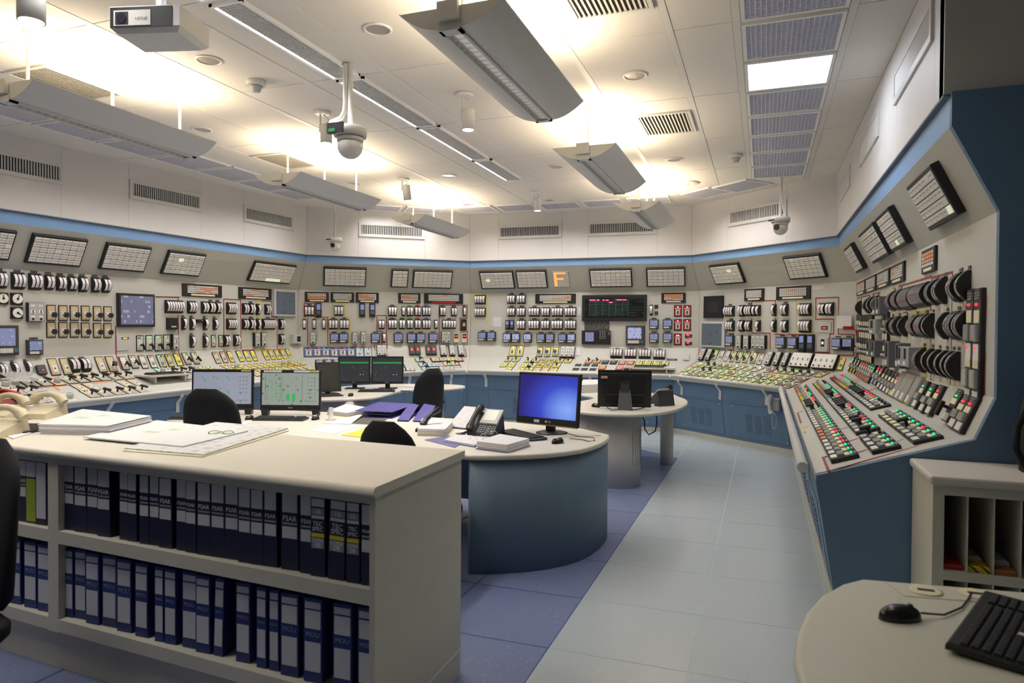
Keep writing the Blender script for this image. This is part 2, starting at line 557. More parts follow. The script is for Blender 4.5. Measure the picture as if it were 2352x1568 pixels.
def air_grille(seg, pl, pr, label):
    """pl/pr: pixel of the middle of its left and right end"""
    a = W[seg]; n = seg_n(seg); n3 = Vector((n.x, n.y, 0))
    P = on_plane(*pl, Vector((a.x, a.y, 0)), n3); Q = on_plane(*pr, Vector((a.x, a.y, 0)), n3)
    P2, Q2 = Vector((P.x, P.y)), Vector((Q.x, Q.y))
    u = seg_dir(seg) * -1
    wdt = abs((Q2 - P2).dot(u)); c = (P2 + Q2) / 2; z = (P.z + Q.z) / 2
    h = .235
    o = thing('air_grille', label, 'vent', (c.x, c.y, z), math.atan2(u.y, u.x))
    k = MB(); k.box(-wdt / 2 + .03, wdt / 2 - .03, -.004, -.001, -h / 2 + .04, h / 2 - .04); obj('duct_opening', k, M_slot, o)
    k = MB()
    for s in (-1, 1):
        k.box(-wdt / 2, wdt / 2, -.016, -.0005, s * (h / 2 - .022) - .022, s * (h / 2 - .022) + .022)
        k.box(s * (wdt / 2 - .02) - .02, s * (wdt / 2 - .02) + .02, -.016, -.0005, -h / 2 + .044, h / 2 - .044)
    obj('frame', k, M_slat, o)
    nsl = int(wdt / .031)
    s = MB(); s.box(-.006, .006, -.013, -.004, -h / 2 + .044, h / 2 - .044)
    s.xf(RZ(.35)); me = s.mesh('slat', M_slat)
    for q in range(nsl):
        x = -wdt / 2 + .052 + (wdt - .104) * q / (nsl - 1)
        link('slat', me, o, T(x, 0, 0))
    return o
GL = {0: ['nearest', 'middle', 'farthest'], 1: [''], 2: ['left', 'right'], 3: [''], 4: ['leftmost', 'middle', 'rightmost']}
GN = {0: '{} slotted air grille high on the right wall', 1: 'slotted air grille behind the right dome camera pole', 2: '{} one of two slotted air grilles on the back wall',
      3: 'slotted air grille on the back left wall behind the hanging lamp', 4: '{} slotted air grille high on the left wall'}
for i in range(5):
    for k, (pl, pr, _) in enumerate(GRILLE_PX[i]):
        air_grille(i, pl, pr, GN[i].format(GL[i][k]))
# soffit under the upper walls
for i in range(5):
    a0, b0 = seam_pt(i, .0), seam_pt(i + 1, .0)
    a1, b1 = seam_pt(i, -.09), seam_pt(i + 1, -.09)
    t = MB(); t.prism([tuple(a0), tuple(b0), tuple(b1), tuple(a1)], WB - .012, WB)
    obj('soffit', t, mat('soffit_slate', (.16, .18, .22), .7), walls[i])

# ---- walls outside the picture and the return wall on the right
M_ret = mat('return_wall_grey', (.50, .49, .46), .6, noise=.02, nscale=5)
t = MB(); t.box(.846, 3.7, 4.02, 4.12, 2.735, ZC + .01); struct('wall_return_upper', t, M_ret)
t = MB(); t.box(1.35, 3.7, 4.06, 4.16, 0, 2.735); struct('wall_return_lower', t, M_blue)
t = MB(); t.box(3.6, 3.7, -3.1, 4.02, 0, ZC + .01); struct('wall_front_right', t, M_wall)
t = MB(); t.box(-8.7, 3.6, -3.1, -3.0, 0, ZC + .01); struct('wall_front', t, M_wall)
t = MB(); t.box(-8.7, -8.6, -3.0, 3.48, 0, ZC + .01); struct('wall_front_left', t, M_wall)
t = MB(); t.box(-8.6, -7.395, 3.38, 3.48, 0, ZC + .01); struct('wall_return_left', t, M_wall)

# ================================================================== CONTROL CONSOLES (five sections round the room)
#          band_bot  alarm_bot  vert_bot  fold   lip_bottom
ZL = [(2.566, 2.127, 1.203, .992, .721), (2.61, 2.171, 1.222, 1.027, .772), (2.617, 2.185, 1.268, 1.063, .803),
      (2.62, 2.18, 1.27, 1.06, .80), (2.617, 2.179, 1.248, 1.044, .758), (2.595, 2.135, 1.168, .938, .672)]
OFF = dict(bt=-.03, bb=-.03, ab=-.255, vb=-.255, fo=-.155, lt=.57, lb=.57, bl=.55, brk=.55, bot=.462, kt=.47, kb=.47)
OFF_AB = [-.24, -.25, -.285, -.27, -.285, -.26]
def lev(i, k):
    z = ZL[i]
    zz = dict(bt=2.722, bb=z[0], ab=z[1], vb=z[2], fo=z[3], lt=z[4] + .04, lb=z[4], bl=z[4], brk=.60, bot=.06, kt=.06, kb=.0)[k]
    off = OFF_AB[i] if k in ('ab', 'vb') else OFF[k]
    p = seam_pt(i, off)
    return Vector((p.x, p.y, zz))
FACES = {'B': ('bt', 'bb'), 'A': ('bb', 'ab'), 'V': ('ab', 'vb'), 'S': ('vb', 'fo'), 'H': ('fo', 'lt'), 'E': ('lt', 'lb'), 'U': ('bl', 'brk'), 'P': ('brk', 'bot'), 'K': ('kt', 'kb')}
FR = {}
for s in range(5):
    for fc, (t_, b_) in FACES.items():
        tl, tr, bl, br = lev(s + 1, t_), lev(s, t_), lev(s + 1, b_), lev(s, b_)
        u = ((tr - tl) + (br - bl)).normalized()
        v = ((tl - bl) + (tr - br))
        v = (v - u * v.dot(u)).normalized()
        n = u.cross(v)
        FR[s, fc] = (u, v, n, (tl + tr + bl + br) / 4, (tl, tr, bl, br))
def hit(s, fc, x, y, out=0.0):
    u, v, n, c, _ = FR[s, fc]
    return on_plane(x, y, c + n * out, n) - n * out
def frame_at(s, fc, P):
    u, v, n, c, _ = FR[s, fc]
    P = P - n * (P - c).dot(n)
    return Matrix(((u.x, v.x, n.x, P.x), (u.y, v.y, n.y, P.y), (u.z, v.z, n.z, P.z), (0, 0, 0, 1)))
def extent(s, fc, x0, y0, x1, y1, axis):
    u, v, n, c, _ = FR[s, fc]
    return abs((hit(s, fc, x1, y1) - hit(s, fc, x0, y0)).dot(u if axis == 'u' else v))

CON = []
clab = ['right grey and blue control console packed with rows of small black switch modules',
        'diagonal grey and blue control console in the far right corner, with lime switch plates',
        'back grey and blue control console with red switch plates and a wide black display',
        'diagonal grey and blue control console in the far left corner, with navy switch plates',
        'left grey and blue control console with tan switch plates and round dials']
def slab(s, a, b, th, gap=.0015):
    """one face of a console as a thin slab behind the face"""
    u, v, n, c, (tl, tr, bl, br) = FR[s, a]
    mb = MB()
    q = [bl + u * gap, br - u * gap, tr - u * gap, tl + u * gap]
    w = [p - n * th for p in q]
    mb.add(q + w, [(0, 1, 2, 3), (7, 6, 5, 4), (1, 0, 4, 5), (2, 1, 5, 6), (3, 2, 6, 7), (0, 3, 7, 4)])
    return mb
M_vent = mat('louvre_blue_shaded', (.085, .15, .245), .6)  # console blue darkened to paint in the shading of the louvres
M_rail = mat('rail_white', (.60, .60, .585), .35)
for s in range(5):
    mid = (W[s] + W[s + 1]) / 2
    o = thing('control_console', clab[s], 'control console', (mid.x, mid.y, 0))
    CON.append(o)
    inv = T(-mid.x, -mid.y, 0)
    def cpart(name, mb, m, o=o, inv=inv):
        mb.xf(inv)
        return obj(name, mb, m, o)
    cpart('blue_band', slab(s, 'B', None, .02), M_band)
    cpart('alarm_board', slab(s, 'A', None, .012), M_greyd)
    cpart('vertical_board', slab(s, 'V', None, .012), M_grey)
    cpart('sloped_board', slab(s, 'S', None, .012), M_grey)
    bt = slab(s, 'H', None, .012)
    cpart('bench_top', bt, M_grey)
    cpart('bench_edge', slab(s, 'E', None, .03), M_lgrey if False else M_grey)
    bp = slab(s, 'U', None, .01); lo = slab(s, 'P', None, .01)
    bp.add(lo.v, lo.f)
    cpart('base_panel', bp, M_blue)
    cpart('kick_plate', slab(s, 'K', None, .02), M_kick)
    # hand rail
    ra, rb = seam_pt(s, .635), seam_pt(s + 1, .635)
    A = Vector((ra.x, ra.y, ZL[s][4] + .064)); B = Vector((rb.x, rb.y, ZL[s + 1][4] + .064))
    e = (B - A).normalized()
    A = A + e * .02; B = B - e * .02
    rl = MB(); rl.tube([A, B], .024 if s else .029, 14); cpart('hand_rail', rl, M_rail)
RAIL_BR = {1: [(1567, 884), (1655, 890), (1762, 905)], 2: [(1117, 868), (1357, 872)], 3: [(760, 866), (940, 864), (1035, 862)], 4: [(247, 925), (407, 905)], 0: [(1858, 1110), (1833, 980)]}
for s, L_ in RAIL_BR.items():
    u, v, n, c, _ = FR[s, 'U']
    mid = (W[s] + W[s + 1]) / 2
    for (x, y) in L_:
        P = on_plane(x, y, c, n)
        h = MB()
        # flat bar: from the rail inwards and down to the blue panel
        z1 = (ZL[s][4] + ZL[s + 1][4]) / 2 + .04
        base = Vector((P.x, P.y, 0))
        pts = [(.085, z1), (.085, z1 - .045), (.012, z1 - .12), (.012, z1 - .235)]
        w2 = .022
        for k in range(len(pts) - 1):
            (a0, za), (a1, zb) = pts[k], pts[k + 1]
            q = []
            for (aa, zz) in ((a0, za), (a1, zb)):
                for t in (-w2, w2):
                    for th in (0, -.008):
                        q.append(base + u * t + n * (aa + th) + Vector((0, 0, zz)))
            h.add(q, [(0, 2, 6, 4), (1, 5, 7, 3), (0, 4, 5, 1), (2, 3, 7, 6), (0, 1, 3, 2), (4, 6, 7, 5)])
        h.xf(T(-mid.x, -mid.y, 0))
        obj('rail_bracket', h, M_rail, CON[s])
# access doors with louvres on the blue base
def access_door(s, xl, xr, y):
    u, v, n, c, cr = FR[s, 'P']
    mid = (W[s] + W[s + 1]) / 2
    a = (hit(s, 'P', xl, y) - c).dot(u); b = (hit(s, 'P', xr, y) - c).dot(u)
    w = b - a; hgt = .455
    M = T(-mid.x, -mid.y, 0) @ frame_at(s, 'P', c + u * ((a + b) / 2))
    k = MB(); k.box(-w / 2 - .006, w / 2 + .006, -hgt / 2 - .006, hgt / 2 + .006, -.004, .0012); g = obj('door_gap', k, M_joint, CON[s], M)
    k = MB(); k.box(-w / 2, w / 2, -hgt / 2, hgt / 2, 0, .004); d = obj('access_door', k, M_blue, CON[s], M)
    k = MB(); k.box(-.052, .052, -.005, .005, 0, .006)
    k.xf(RX(.5)); me = k.mesh('louvre', M_vent)
    for cx in (-.15, 0, .15):
        for r in range(8):
            link('louvre', me, d, T(cx, .10 - r * .032, .005))
    k = MB(); k.lathe([(.009, 0), (.009, .004)], 8); me2 = k.mesh('door_screw', M_metal)
    for sx in (-1, 1):
        for sy in (-1, 1):
            link('door_screw', me2, d, T(sx * (w / 2 - .03), sy * (hgt / 2 - .03), .004))
access_door(1, 1565, 1660, 950); access_door(1, 1680, 1808, 965)
access_door(2, 1124, 1290, 920); access_door(2, 1325, 1492, 930)
access_door(3, 782, 906, 925); access_door(3, 929, 1064, 915)
access_door(4, 180, 400, 990); access_door(4, 430, 620, 950)
for q in range(4):
    u, v, n, c, cr = FR[0, 'P']
    w = 1.05; hgt = .455; mid = (W[0] + W[1]) / 2
    M = T(-mid.x, -mid.y, 0) @ frame_at(0, 'P', Vector((.34, 4.8 + q * 1.2, .33)))
    k = MB(); k.box(-w / 2 - .006, w / 2 + .006, -hgt / 2 - .006, hgt / 2 + .006, -.004, .0012); obj('door_gap', k, M_joint, CON[0], M)
    k = MB(); k.box(-w / 2, w / 2, -hgt / 2, hgt / 2, 0, .004); d = obj('access_door', k, M_blue, CON[0], M)
    k = MB(); k.box(-.052, .052, -.005, .005, 0, .006); k.xf(RX(.5)); me = k.mesh('louvre', M_vent)
    for cx in (-.15, 0, .15):
        for r in range(8):
            link('louvre', me, d, T(cx, .10 - r * .032, .005))
# blue end cheek of the right console
prof = [(lev(0, 'bt').x, 2.735), (lev(0, 'bb').x, ZL[0][0]), (lev(0, 'ab').x, ZL[0][1]), (lev(0, 'vb').x, ZL[0][2]), (lev(0, 'fo').x, ZL[0][3]), (lev(0, 'lt').x, ZL[0][4] + .036),
        (lev(0, 'lb').x, ZL[0][4] - .01), (.296, .60), (.38, .06), (.385, 0), (1.36, 0), (1.36, 2.735)]
ck = MB()
ck.prism([(p[0], p[1]) for p in prof], 0, .04)
ck.xf(Matrix(((1, 0, 0, 0), (0, 0, -1, 4.034), (0, 1, 0, 0), (0, 0, 0, 1))))
ck.xf(T(-((W[0] + W[1]) / 2).x, -((W[0] + W[1]) / 2).y, 0))
obj('end_cheek', ck, M_blue, CON[0])

# ================================================================== INSTRUMENTS ON THE CONSOLES (parts of their console)
def ZF(ox, oy, s):
    return lambda x, y: (ox + x / s, oy + y / s)
def cinv(s):
    m = (W[s] + W[s + 1]) / 2
    return T(-m.x, -m.y, 0)
CINV = [cinv(s) for s in range(5)]
PM = {}
def put(seg, fc, proto, P, rot=0, label=None):
    M = CINV[seg] @ frame_at(seg, fc, P)
    if rot:
        M = M @ RZ(rot)
    o = link(proto['name'], proto['mesh'], CON[seg], M)
    PM[o.name] = M
    if label:
        o['label'] = label
    for nm, me, ml in proto['subs']:
        q = link(nm, me, o, ml)
        if nm.endswith('_grid'):
            q['kind'] = 'stuff'
    return o
PC = {}
def cached(key, fn):
    if key not in PC:
        PC[key] = fn()
    return PC[key]
def rnd(v, q=.004):
    return round(round(v / q) * q, 4)

# ---- edgewise meters
def scale_mat(name, base):
    def build(nt, b):
        tc = nt.nodes.new('ShaderNodeTexCoord')
        sep = nt.nodes.new('ShaderNodeSeparateXYZ'); nt.links.new(tc.outputs['Object'], sep.inputs[0])
        mu = nt.nodes.new('ShaderNodeMath'); mu.operation = 'MULTIPLY'; mu.inputs[1].default_value = 90; nt.links.new(sep.outputs[1], mu.inputs[0])
        fr = nt.nodes.new('ShaderNodeMath'); fr.operation = 'FRACT'; nt.links.new(mu.outputs[0], fr.inputs[0])
        lt = nt.nodes.new('ShaderNodeMath'); lt.operation = 'LESS_THAN'; lt.inputs[1].default_value = .3; nt.links.new(fr.outputs[0], lt.inputs[0])
        gx = nt.nodes.new('ShaderNodeMath'); gx.operation = 'GREATER_THAN'; gx.inputs[1].default_value = .0; nt.links.new(sep.outputs[0], gx.inputs[0])
        m2 = nt.nodes.new('ShaderNodeMath'); m2.operation = 'MULTIPLY'; nt.links.new(lt.outputs[0], m2.inputs[0]); nt.links.new(gx.outputs[0], m2.inputs[1])
        mx = nt.nodes.new('ShaderNodeMix'); mx.data_type = 'RGBA'; mx.inputs[6].default_value = base + (1,); mx.inputs[7].default_value = tuple(v * .62 for v in base) + (1,)
        nt.links.new(m2.outputs[0], mx.inputs[0]); nt.links.new(mx.outputs[2], b.inputs['Base Color'])
        b.inputs['Roughness'].default_value = .18
    return node_mat(name, build)
M_scale = scale_mat('meter_scale', (.80, .78, .80))
M_scalem = scale_mat('meter_scale_grey', (.27, .265, .27))
M_needle = mat('needle_red', (.8, .05, .04), .5)
M_plate = print_mat('name_plate_print', (.015, .015, .016), (.5, .5, .5), 160, 120, .48)
def meter_proto(n, w, h, grey=False, var=0, plate=0, tagcol=None):
    w, h = rnd(w), rnd(h, .01)
    def make():
        rr = random.Random(n * 131 + var * 17 + int(h * 1000))
        bulge = min(.085, h * .30); d0 = .02
        K = 10
        def zc(y):
            return d0 + bulge * (1 - (2 * y / h) ** 2)
        prof = [(-h / 2 + h * k / K, zc(-h / 2 + h * k / K)) for k in range(K + 1)]
        mb = MB()
        L_ = [(-w / 2, y, z) for y, z in prof]; R_ = [(w / 2, y, z) for y, z in prof]
        mb.grid([L_, R_][::-1], smooth=False)
        o = len(mb.v)
        mb.add(L_ + [(-w / 2, h / 2, 0), (-w / 2, -h / 2, 0)], [tuple(range(K + 3))])
        mb.add(R_ + [(w / 2, h / 2, 0), (w / 2, -h / 2, 0)], [tuple(reversed(range(K + 3)))])
        mb.add([(-w / 2, h / 2, 0), (w / 2, h / 2, 0), (w / 2, h / 2, d0), (-w / 2, h / 2, d0), (-w / 2, -h / 2, 0), (w / 2, -h / 2, 0), (w / 2, -h / 2, d0), (-w / 2, -h / 2, d0)],
               [(0, 1, 2, 3), (7, 6, 5, 4)])
        subs = []
        for v_ in range(2):
            sw = w / n * .70
            sb = MB()
            y0, y1 = -h * .36, h * .37
            a = []; b = []
            for k in range(9):
                y = y0 + (y1 - y0) * k / 8; z = zc(y) + .0025
                a.append((-sw / 2, y, z)); b.append((sw / 2, y, z))
            sb.grid([b, a], smooth=True)
            yn = y0 + (y1 - y0) * rr.uniform(.25, .75); z = zc(yn) + .003
            sb.box(-sw * .3, sw * .2, yn - h * .012, yn + h * .012, z - .001, z + .003, 1)
            subs.append(sb.mesh('scale', [M_scalem if grey else M_scale, M_needle]))
        S = [('scale', subs[i % 2], T(-w / 2 + w * (i + .5) / n, 0, 0)) for i in range(n)]
        t = MB(); t.box(-w / 2 + .004, w / 2 - .004, -h / 2 - .03, -h / 2 - .008, 0, .003)
        S.append(('tag_strip', t.mesh('tag_strip', tagcol or M_creamtag), Matrix()))
        if plate:
            t = MB(); pw = min(w * .8, .07); t.box(-pw / 2, pw / 2, h / 2 + .006, h / 2 + .028, 0, .005)
            S.append(('name_plate', t.mesh('name_plate', {1: M_plate, 2: mat('plate_green', (.12, .45, .10), .5), 3: mat('plate_red', (.6, .05, .06), .5), 4: mat('plate_blue', (.08, .15, .5), .5)}[plate]), Matrix()))
        return dict(name='edgewise_meter', mesh=mb.mesh('edgewise_meter', M_black), subs=S)
    return cached(('meter', n, w, h, grey, var, plate), make)
def meters(seg, fc, z, rows, plate=1, grey=False):
    for k, r in enumerate(rows):
        x, y, w, h, n = r[:5]
        pl = r[5] if len(r) > 5 else plate
        s = (z(1, 0)[0] - z(0, 0)[0])
        cx, cy = z(x, y)
        wm = extent(seg, fc, cx - w * s / 2, cy, cx + w * s / 2, cy, 'u')
        wm *= (1, .88, .97, .97, .80)[seg]
        hm = extent(seg, fc, cx, cy - h * s / 2, cx, cy + h * s / 2, 'v')
        put(seg, fc, meter_proto(n, wm, hm, grey, k % 3, pl), hit(seg, fc, cx, cy, .05))

# ---- alarm window panels
M_tile = mat('alarm_tile', (.76, .74, .70), .35)
M_tiletxt = print_mat('alarm_tile_text', (.70, .685, .66), (.20, .19, .19), 75, 75, .52)
M_tilelit = mat('alarm_tile_lit', (.72, .85, .60), .4, emit=.35)
def tile_mesh(kind, w, h):
    def make():
        mb = MB(); mb.cham(-w / 2, w / 2, -h / 2, h / 2, 0, .009, .004)
        if kind == 'text':
            mb.box(-w * .34, w * .34, -h * .12, h * .26, .008, .0096, 1)
        return mb.mesh('window_tile', [M_tilelit if kind == 'lit' else M_tile, M_tiletxt])
    return cached(('tile', kind, rnd(w, .001), rnd(h, .001)), make)
def annunciator(seg, z, TL, TR, BR, BL, cols, rows=5, lit=(), blank=.06, label=None, depth=.038):
    P = [hit(seg, 'A', *z(*q), depth) for q in (TL, TR, BR, BL)]
    u, v, n, c, _ = FR[seg, 'A']
    w = ((P[1] - P[0]).dot(u) + (P[2] - P[3]).dot(u)) / 2
    h = ((P[0] - P[3]).dot(v) + (P[1] - P[2]).dot(v)) / 2
    ctr = (P[0] + P[1] + P[2] + P[3]) / 4
    mb = MB(); mb.cham(-w / 2, w / 2, -h / 2, h / 2, 0, depth, .006)
    M = CINV[seg] @ frame_at(seg, 'A', ctr)
    o = link('alarm_window_panel', mb.mesh('alarm_window_panel', M_black), CON[seg], M)
    if label:
        o['label'] = label
    ml, mt, mr, mbm = .022, .026, .016, .022
    tw, th = (w - ml - mr) / cols, (h - mt - mbm) / rows
    rr = random.Random(int(abs(ctr.x * 1000)))
    for i in range(rows):
        for j in range(cols):
            k = 'lit' if (i, j) in lit else ('blank' if rr.random() < blank else 'text')
            link('window_tile', tile_mesh(k, tw - .004, th - .006), o, T(-w / 2 + ml + tw * (j + .5), h / 2 - mt - th * (i + .5), depth - .002))
zA0 = ZF(0, 400, 5.8725); zB0 = ZF(360, 400, 5.8725); zC0 = ZF(680, 560, 5.8725); zD = ZF(1060, 580, 7.84); zD2 = ZF(1060, 720, 7.84)
zE = ZF(1320, 580, 7.84); zE2 = ZF(1320, 720, 7.84); zF = ZF(1580, 560, 5.8725); zG = ZF(1540, 740, 5.8725); zR0 = ZF(1900, 340, 5.2035)
zA = ZF(0, 600, 5.8725); zB = ZF(360, 640, 5.8725); zL3 = ZF(0, 780, 7.84); zC = ZF(680, 660, 5.8725); zR = ZF(1940, 580, 5.8725)
zR2 = ZF(1780, 760, 4.704); zR4 = ZF(2000, 860, 7.84)
annunciator(4, zA0, (-540, 690), (245, 775), (115, 1180), (-670, 1095), 7)
annunciator(4, zA0, (460, 805), (1195, 895), (1080, 1260), (335, 1195), 7)
annunciator(4, zA0, (1455, 925), (2058, 1000), (1942, 1328), (1338, 1280), 7)
annunciator(4, zB0, (175, 1025), (678, 1095), (567, 1388), (60, 1345), 7, lit=[(1, 2)])
annunciator(4, zB0, (1335, 1168), (1893, 1240), (1795, 1488), (1232, 1440), 11, lit=[(4, 4), (4, 5), (4, 6), (4, 7)])
annunciator(3, zC0, (378, 315), (958, 332), (930, 580), (360, 570), 8)
annunciator(3, zC0, (1297, 345), (1528, 352), (1497, 592), (1270, 587), 3, blank=.5)
annunciator(3, zC0, (1592, 355), (2122, 370), (2085, 605), (1560, 597), 8)
annunciator(2, zD, (305, 348), (915, 332), (965, 650), (365, 660), 7, lit=[(2, 1)])
annunciator(2, zD, (965, 332), (1512, 320), (1555, 642), (1012, 650), 6)
annunciator(2, zE, (250, 305), (1017, 288), (1043, 622), (285, 632), 8, blank=.25)
annunciator(2, zE, (1278, 287), (1983, 268), (1998, 612), (1303, 625), 7)
annunciator(1, zF, (275, 300), (665, 255), (765, 525), (370, 560), 7, lit=[(1, 4)])
annunciator(1, zF, (1270, 185), (1770, 135), (1872, 450), (1370, 490), 7)
annunciator(0, zR0, (935, 480), (1215, 202), (1562, 800), (1230, 990), 7, lit=[(4, 6)], depth=.05)
annunciator(0, zR0, (568, 855), (712, 708), (952, 1145), (790, 1245), 6, lit=[(4, 3)], depth=.05)
annunciator(0, zR0, (365, 1050), (527, 890), (733, 1275), (550, 1385), 8, depth=.05)
annunciator(0, zR0, (195, 1215), (270, 1140), (432, 1452), (345, 1500), 4, depth=.05)

def rect(seg, fc, z, x, y, w, h, out=0.0):
    s = (z(1, 0)[0] - z(0, 0)[0]); cx, cy = z(x, y)
    return hit(seg, fc, cx, cy, out), extent(seg, fc, cx - w * s / 2, cy, cx + w * s / 2, cy, 'u'), extent(seg, fc, cx, cy - h * s / 2, cx, cy + h * s / 2, 'v')
# status board with amber squares
b1 = mat('status_white', (.62, .62, .60), .5); b2 = mat('status_amber', (.75, .36, .20), .5)
def status_board(seg, z, x, y, w, h, cols, rows, amber=.35, red=False, quad=None):
    if quad:
        P = [hit(seg, 'V', *z(*q)) for q in quad]
        u, v, n, c, _ = FR[seg, 'V']
        ctr = (P[0] + P[1] + P[2] + P[3]) / 4; wm = (P[1] - P[0]).dot(u); hm = ((P[0] - P[3]).dot(v) + (P[1] - P[2]).dot(v)) / 2
    else:
        ctr, wm, hm = rect(seg, 'V', z, x, y, w, h)
    rr = random.Random(int(x * 7 + y))
    mb = MB(); mb.cham(-wm / 2, wm / 2, -hm / 2, hm / 2, 0, .02, .004)
    A, B = MB(), MB()
    mx = wm * .11 if not quad else wm * .06
    gw, gh = (wm - 2 * mx) / cols, hm * .62 / rows
    y0 = hm / 2 - hm * .13
    for i in range(rows):
        run = rr.random() < amber
        for j in range(cols):
            if rr.random() < .18:
                run = rr.random() < amber
            q = B if run else A
            q.box(-wm / 2 + mx + gw * j + gw * .08, -wm / 2 + mx + gw * (j + 1) - gw * .08, y0 - gh * (i + 1) + gh * .1, y0 - gh * i - gh * .1, .019, .0225)
    subs = [('white_tile_grid', A.mesh('white_tile_grid', b1), Matrix())]
    if B.v:
        subs.append(('amber_tile_grid', B.mesh('amber_tile_grid', b2), Matrix()))
    t = MB(); t.box(-wm * .30, wm * .30, -hm / 2 + hm * .06, -hm / 2 + hm * .19, .019, .0225)
    subs.append(('title_strip', t.mesh('title_strip', M_red if red else M_creamtag), Matrix()))
    put(seg, 'V', dict(name='status_board', mesh=mb.mesh('status_board', M_black), subs=subs), ctr)
status_board(4, zB, 612, 160, 530, 165, 22, 4, .55); status_board(4, zB, 1325, 200, 440, 150, 18, 4, .3)
for x, w, c, a, rd in [(280, 325, 10, .35, 0), (625, 318, 10, .2, 0), (960, 310, 10, .4, 0), (1528, 297, 10, .55, 0), (1990, 525, 22, .08, 1)]:
    status_board(3, zC, x, 128 + (x - 280) * .0127, w, 135, c, 4, a, rd)
status_board(2, zD, 1693, 828, 725, 170, 19, 4, .06); status_board(2, zE, 1780, 815, 435, 180, 10, 4, .5)
status_board(1, zF, 900, 685, 262, 160, 10, 5, .02); status_board(1, zF, 1425, 660, 462, 178, 14, 5, .08)
for q in [((1163, 1235), (1322, 1160), (1322, 1455), (1163, 1510))]:
    status_board(0, zR0, 0, 1, 0, 0, 5, 4, .4, quad=q)
for q in [((648, 190), (828, 110), (828, 378), (648, 437)), ((460, 275), (628, 205), (628, 440), (460, 498)), ((308, 350), (443, 290), (443, 502), (308, 550)), ((183, 408), (297, 360), (297, 550), (183, 588))]:
    status_board(0, zR, q[0][0], 1, 0, 0, 6, 5, .2, quad=q)

# ---- meters, section by section
meters(4, 'V', zA, [(20, 245, 210, 225, 3), (265, 260, 210, 222, 3), (495, 272, 200, 215, 3), (685, 280, 132, 208, 2), (843, 292, 130, 206, 2), (993, 300, 126, 204, 2), (1140, 308, 124, 202, 2), (1310, 315, 118, 200, 2), (1450, 320, 118, 200, 2)])
meters(4, 'V', zB, [(258, 375, 290, 175, 7, 0), (495, 382, 130, 165, 3, 0), (665, 386, 90, 162, 2, 0), (757, 388, 86, 160, 2), (850, 391, 86, 160, 2), (1027, 398, 148, 155, 4, 0), (1212, 405, 78, 150, 2, 0), (1297, 405, 76, 150, 2), (1385, 412, 46, 148, 1, 0), (1513, 413, 75, 142, 2, 0),
    (385, 605, 55, 165, 1), (497, 607, 56, 165, 1), (675, 610, 54, 162, 1), (808, 612, 52, 155, 1), (1030, 610, 150, 150, 4, 0), (1212, 610, 78, 148, 2, 0), (1300, 612, 76, 148, 2), (1387, 612, 46, 148, 1, 0), (1530, 612, 208, 145, 8), (1702, 612, 74, 142, 2, 0),
    (500, 845, 56, 165, 1), (675, 845, 56, 165, 1), (962, 835, 85, 155, 2, 0), (1095, 830, 82, 152, 2, 0), (1703, 815, 75, 142, 2, 0)])
meters(4, 'S', zL3, [(80, 520, 170, 240, 2), (300, 500, 100, 250, 1), (535, 480, 100, 250, 1), (1360, 435, 185, 240, 2), (1555, 425, 185, 235, 2)])
meters(3, 'V', zC, [(180, 315, 128, 140, 3), (578, 312, 125, 140, 3, 0), (1303, 318, 118, 135, 3), (1450, 320, 45, 135, 1, 0), (1538, 320, 82, 135, 2, 2), (1643, 320, 82, 135, 2, 3), (1762, 320, 115, 135, 3, 4), (1980, 322, 78, 128, 2), (2135, 325, 78, 125, 2), (2275, 322, 44, 130, 1),
    (113, 495, 46, 138, 1, 0), (245, 495, 46, 138, 1, 0), (375, 495, 46, 138, 1, 0), (503, 495, 125, 135, 3), (653, 495, 125, 135, 3), (1155, 497, 85, 130, 2, 0), (1303, 495, 118, 130, 3), (1433, 495, 82, 130, 2), (1538, 495, 82, 130, 2, 2), (1643, 495, 82, 130, 2, 3), (1762, 495, 115, 130, 3, 4), (1890, 497, 44, 125, 1, 0), (2068, 495, 185, 125, 5), (1190, 677, 42, 135, 1, 0)])
meters(2, 'V', zD, [(328, 842, 190, 165, 4, 0), (328, 1070, 190, 165, 4, 0), (890, 835, 148, 170, 3), (1070, 835, 148, 170, 3), (890, 1065, 148, 170, 3), (1070, 1065, 148, 170, 3), (1303, 1065, 200, 170, 4), (1510, 1065, 150, 170, 3, 0), (1720, 1065, 205, 170, 4), (1957, 1065, 205, 170, 4),
    (1070, 1297, 148, 175, 3), (1300, 1297, 200, 175, 4), (1508, 1297, 150, 175, 3), (1718, 1297, 205, 175, 4), (1957, 1297, 205, 175, 4)])
meters(2, 'V', zE, [(1375, 1030, 60, 185, 1, 0)])
meters(2, 'S', zE2, [(750, 697, 215, 160, 4), (1003, 700, 215, 160, 4), (1262, 705, 215, 160, 4), (1523, 715, 215, 165, 4)])
meters(1, 'V', zF, [(540, 905, 138, 145, 4), (707, 900, 78, 150, 2, 0), (803, 897, 103, 150, 3), (880, 897, 46, 150, 1, 0), (932, 895, 46, 150, 1, 0), (1142, 890, 50, 158, 1, 0), (1285, 887, 90, 162, 2), (1557, 882, 172, 165, 4, 0), (1793, 877, 98, 168, 2, 0), (1897, 875, 95, 172, 2, 0),
    (553, 1103, 108, 145, 3), (705, 1103, 78, 150, 2, 0), (800, 1103, 78, 150, 2, 0), (930, 1103, 50, 152, 1, 0), (1142, 1105, 52, 158, 1, 0), (1285, 1107, 90, 160, 2, 0), (1557, 1107, 172, 165, 4, 0)])
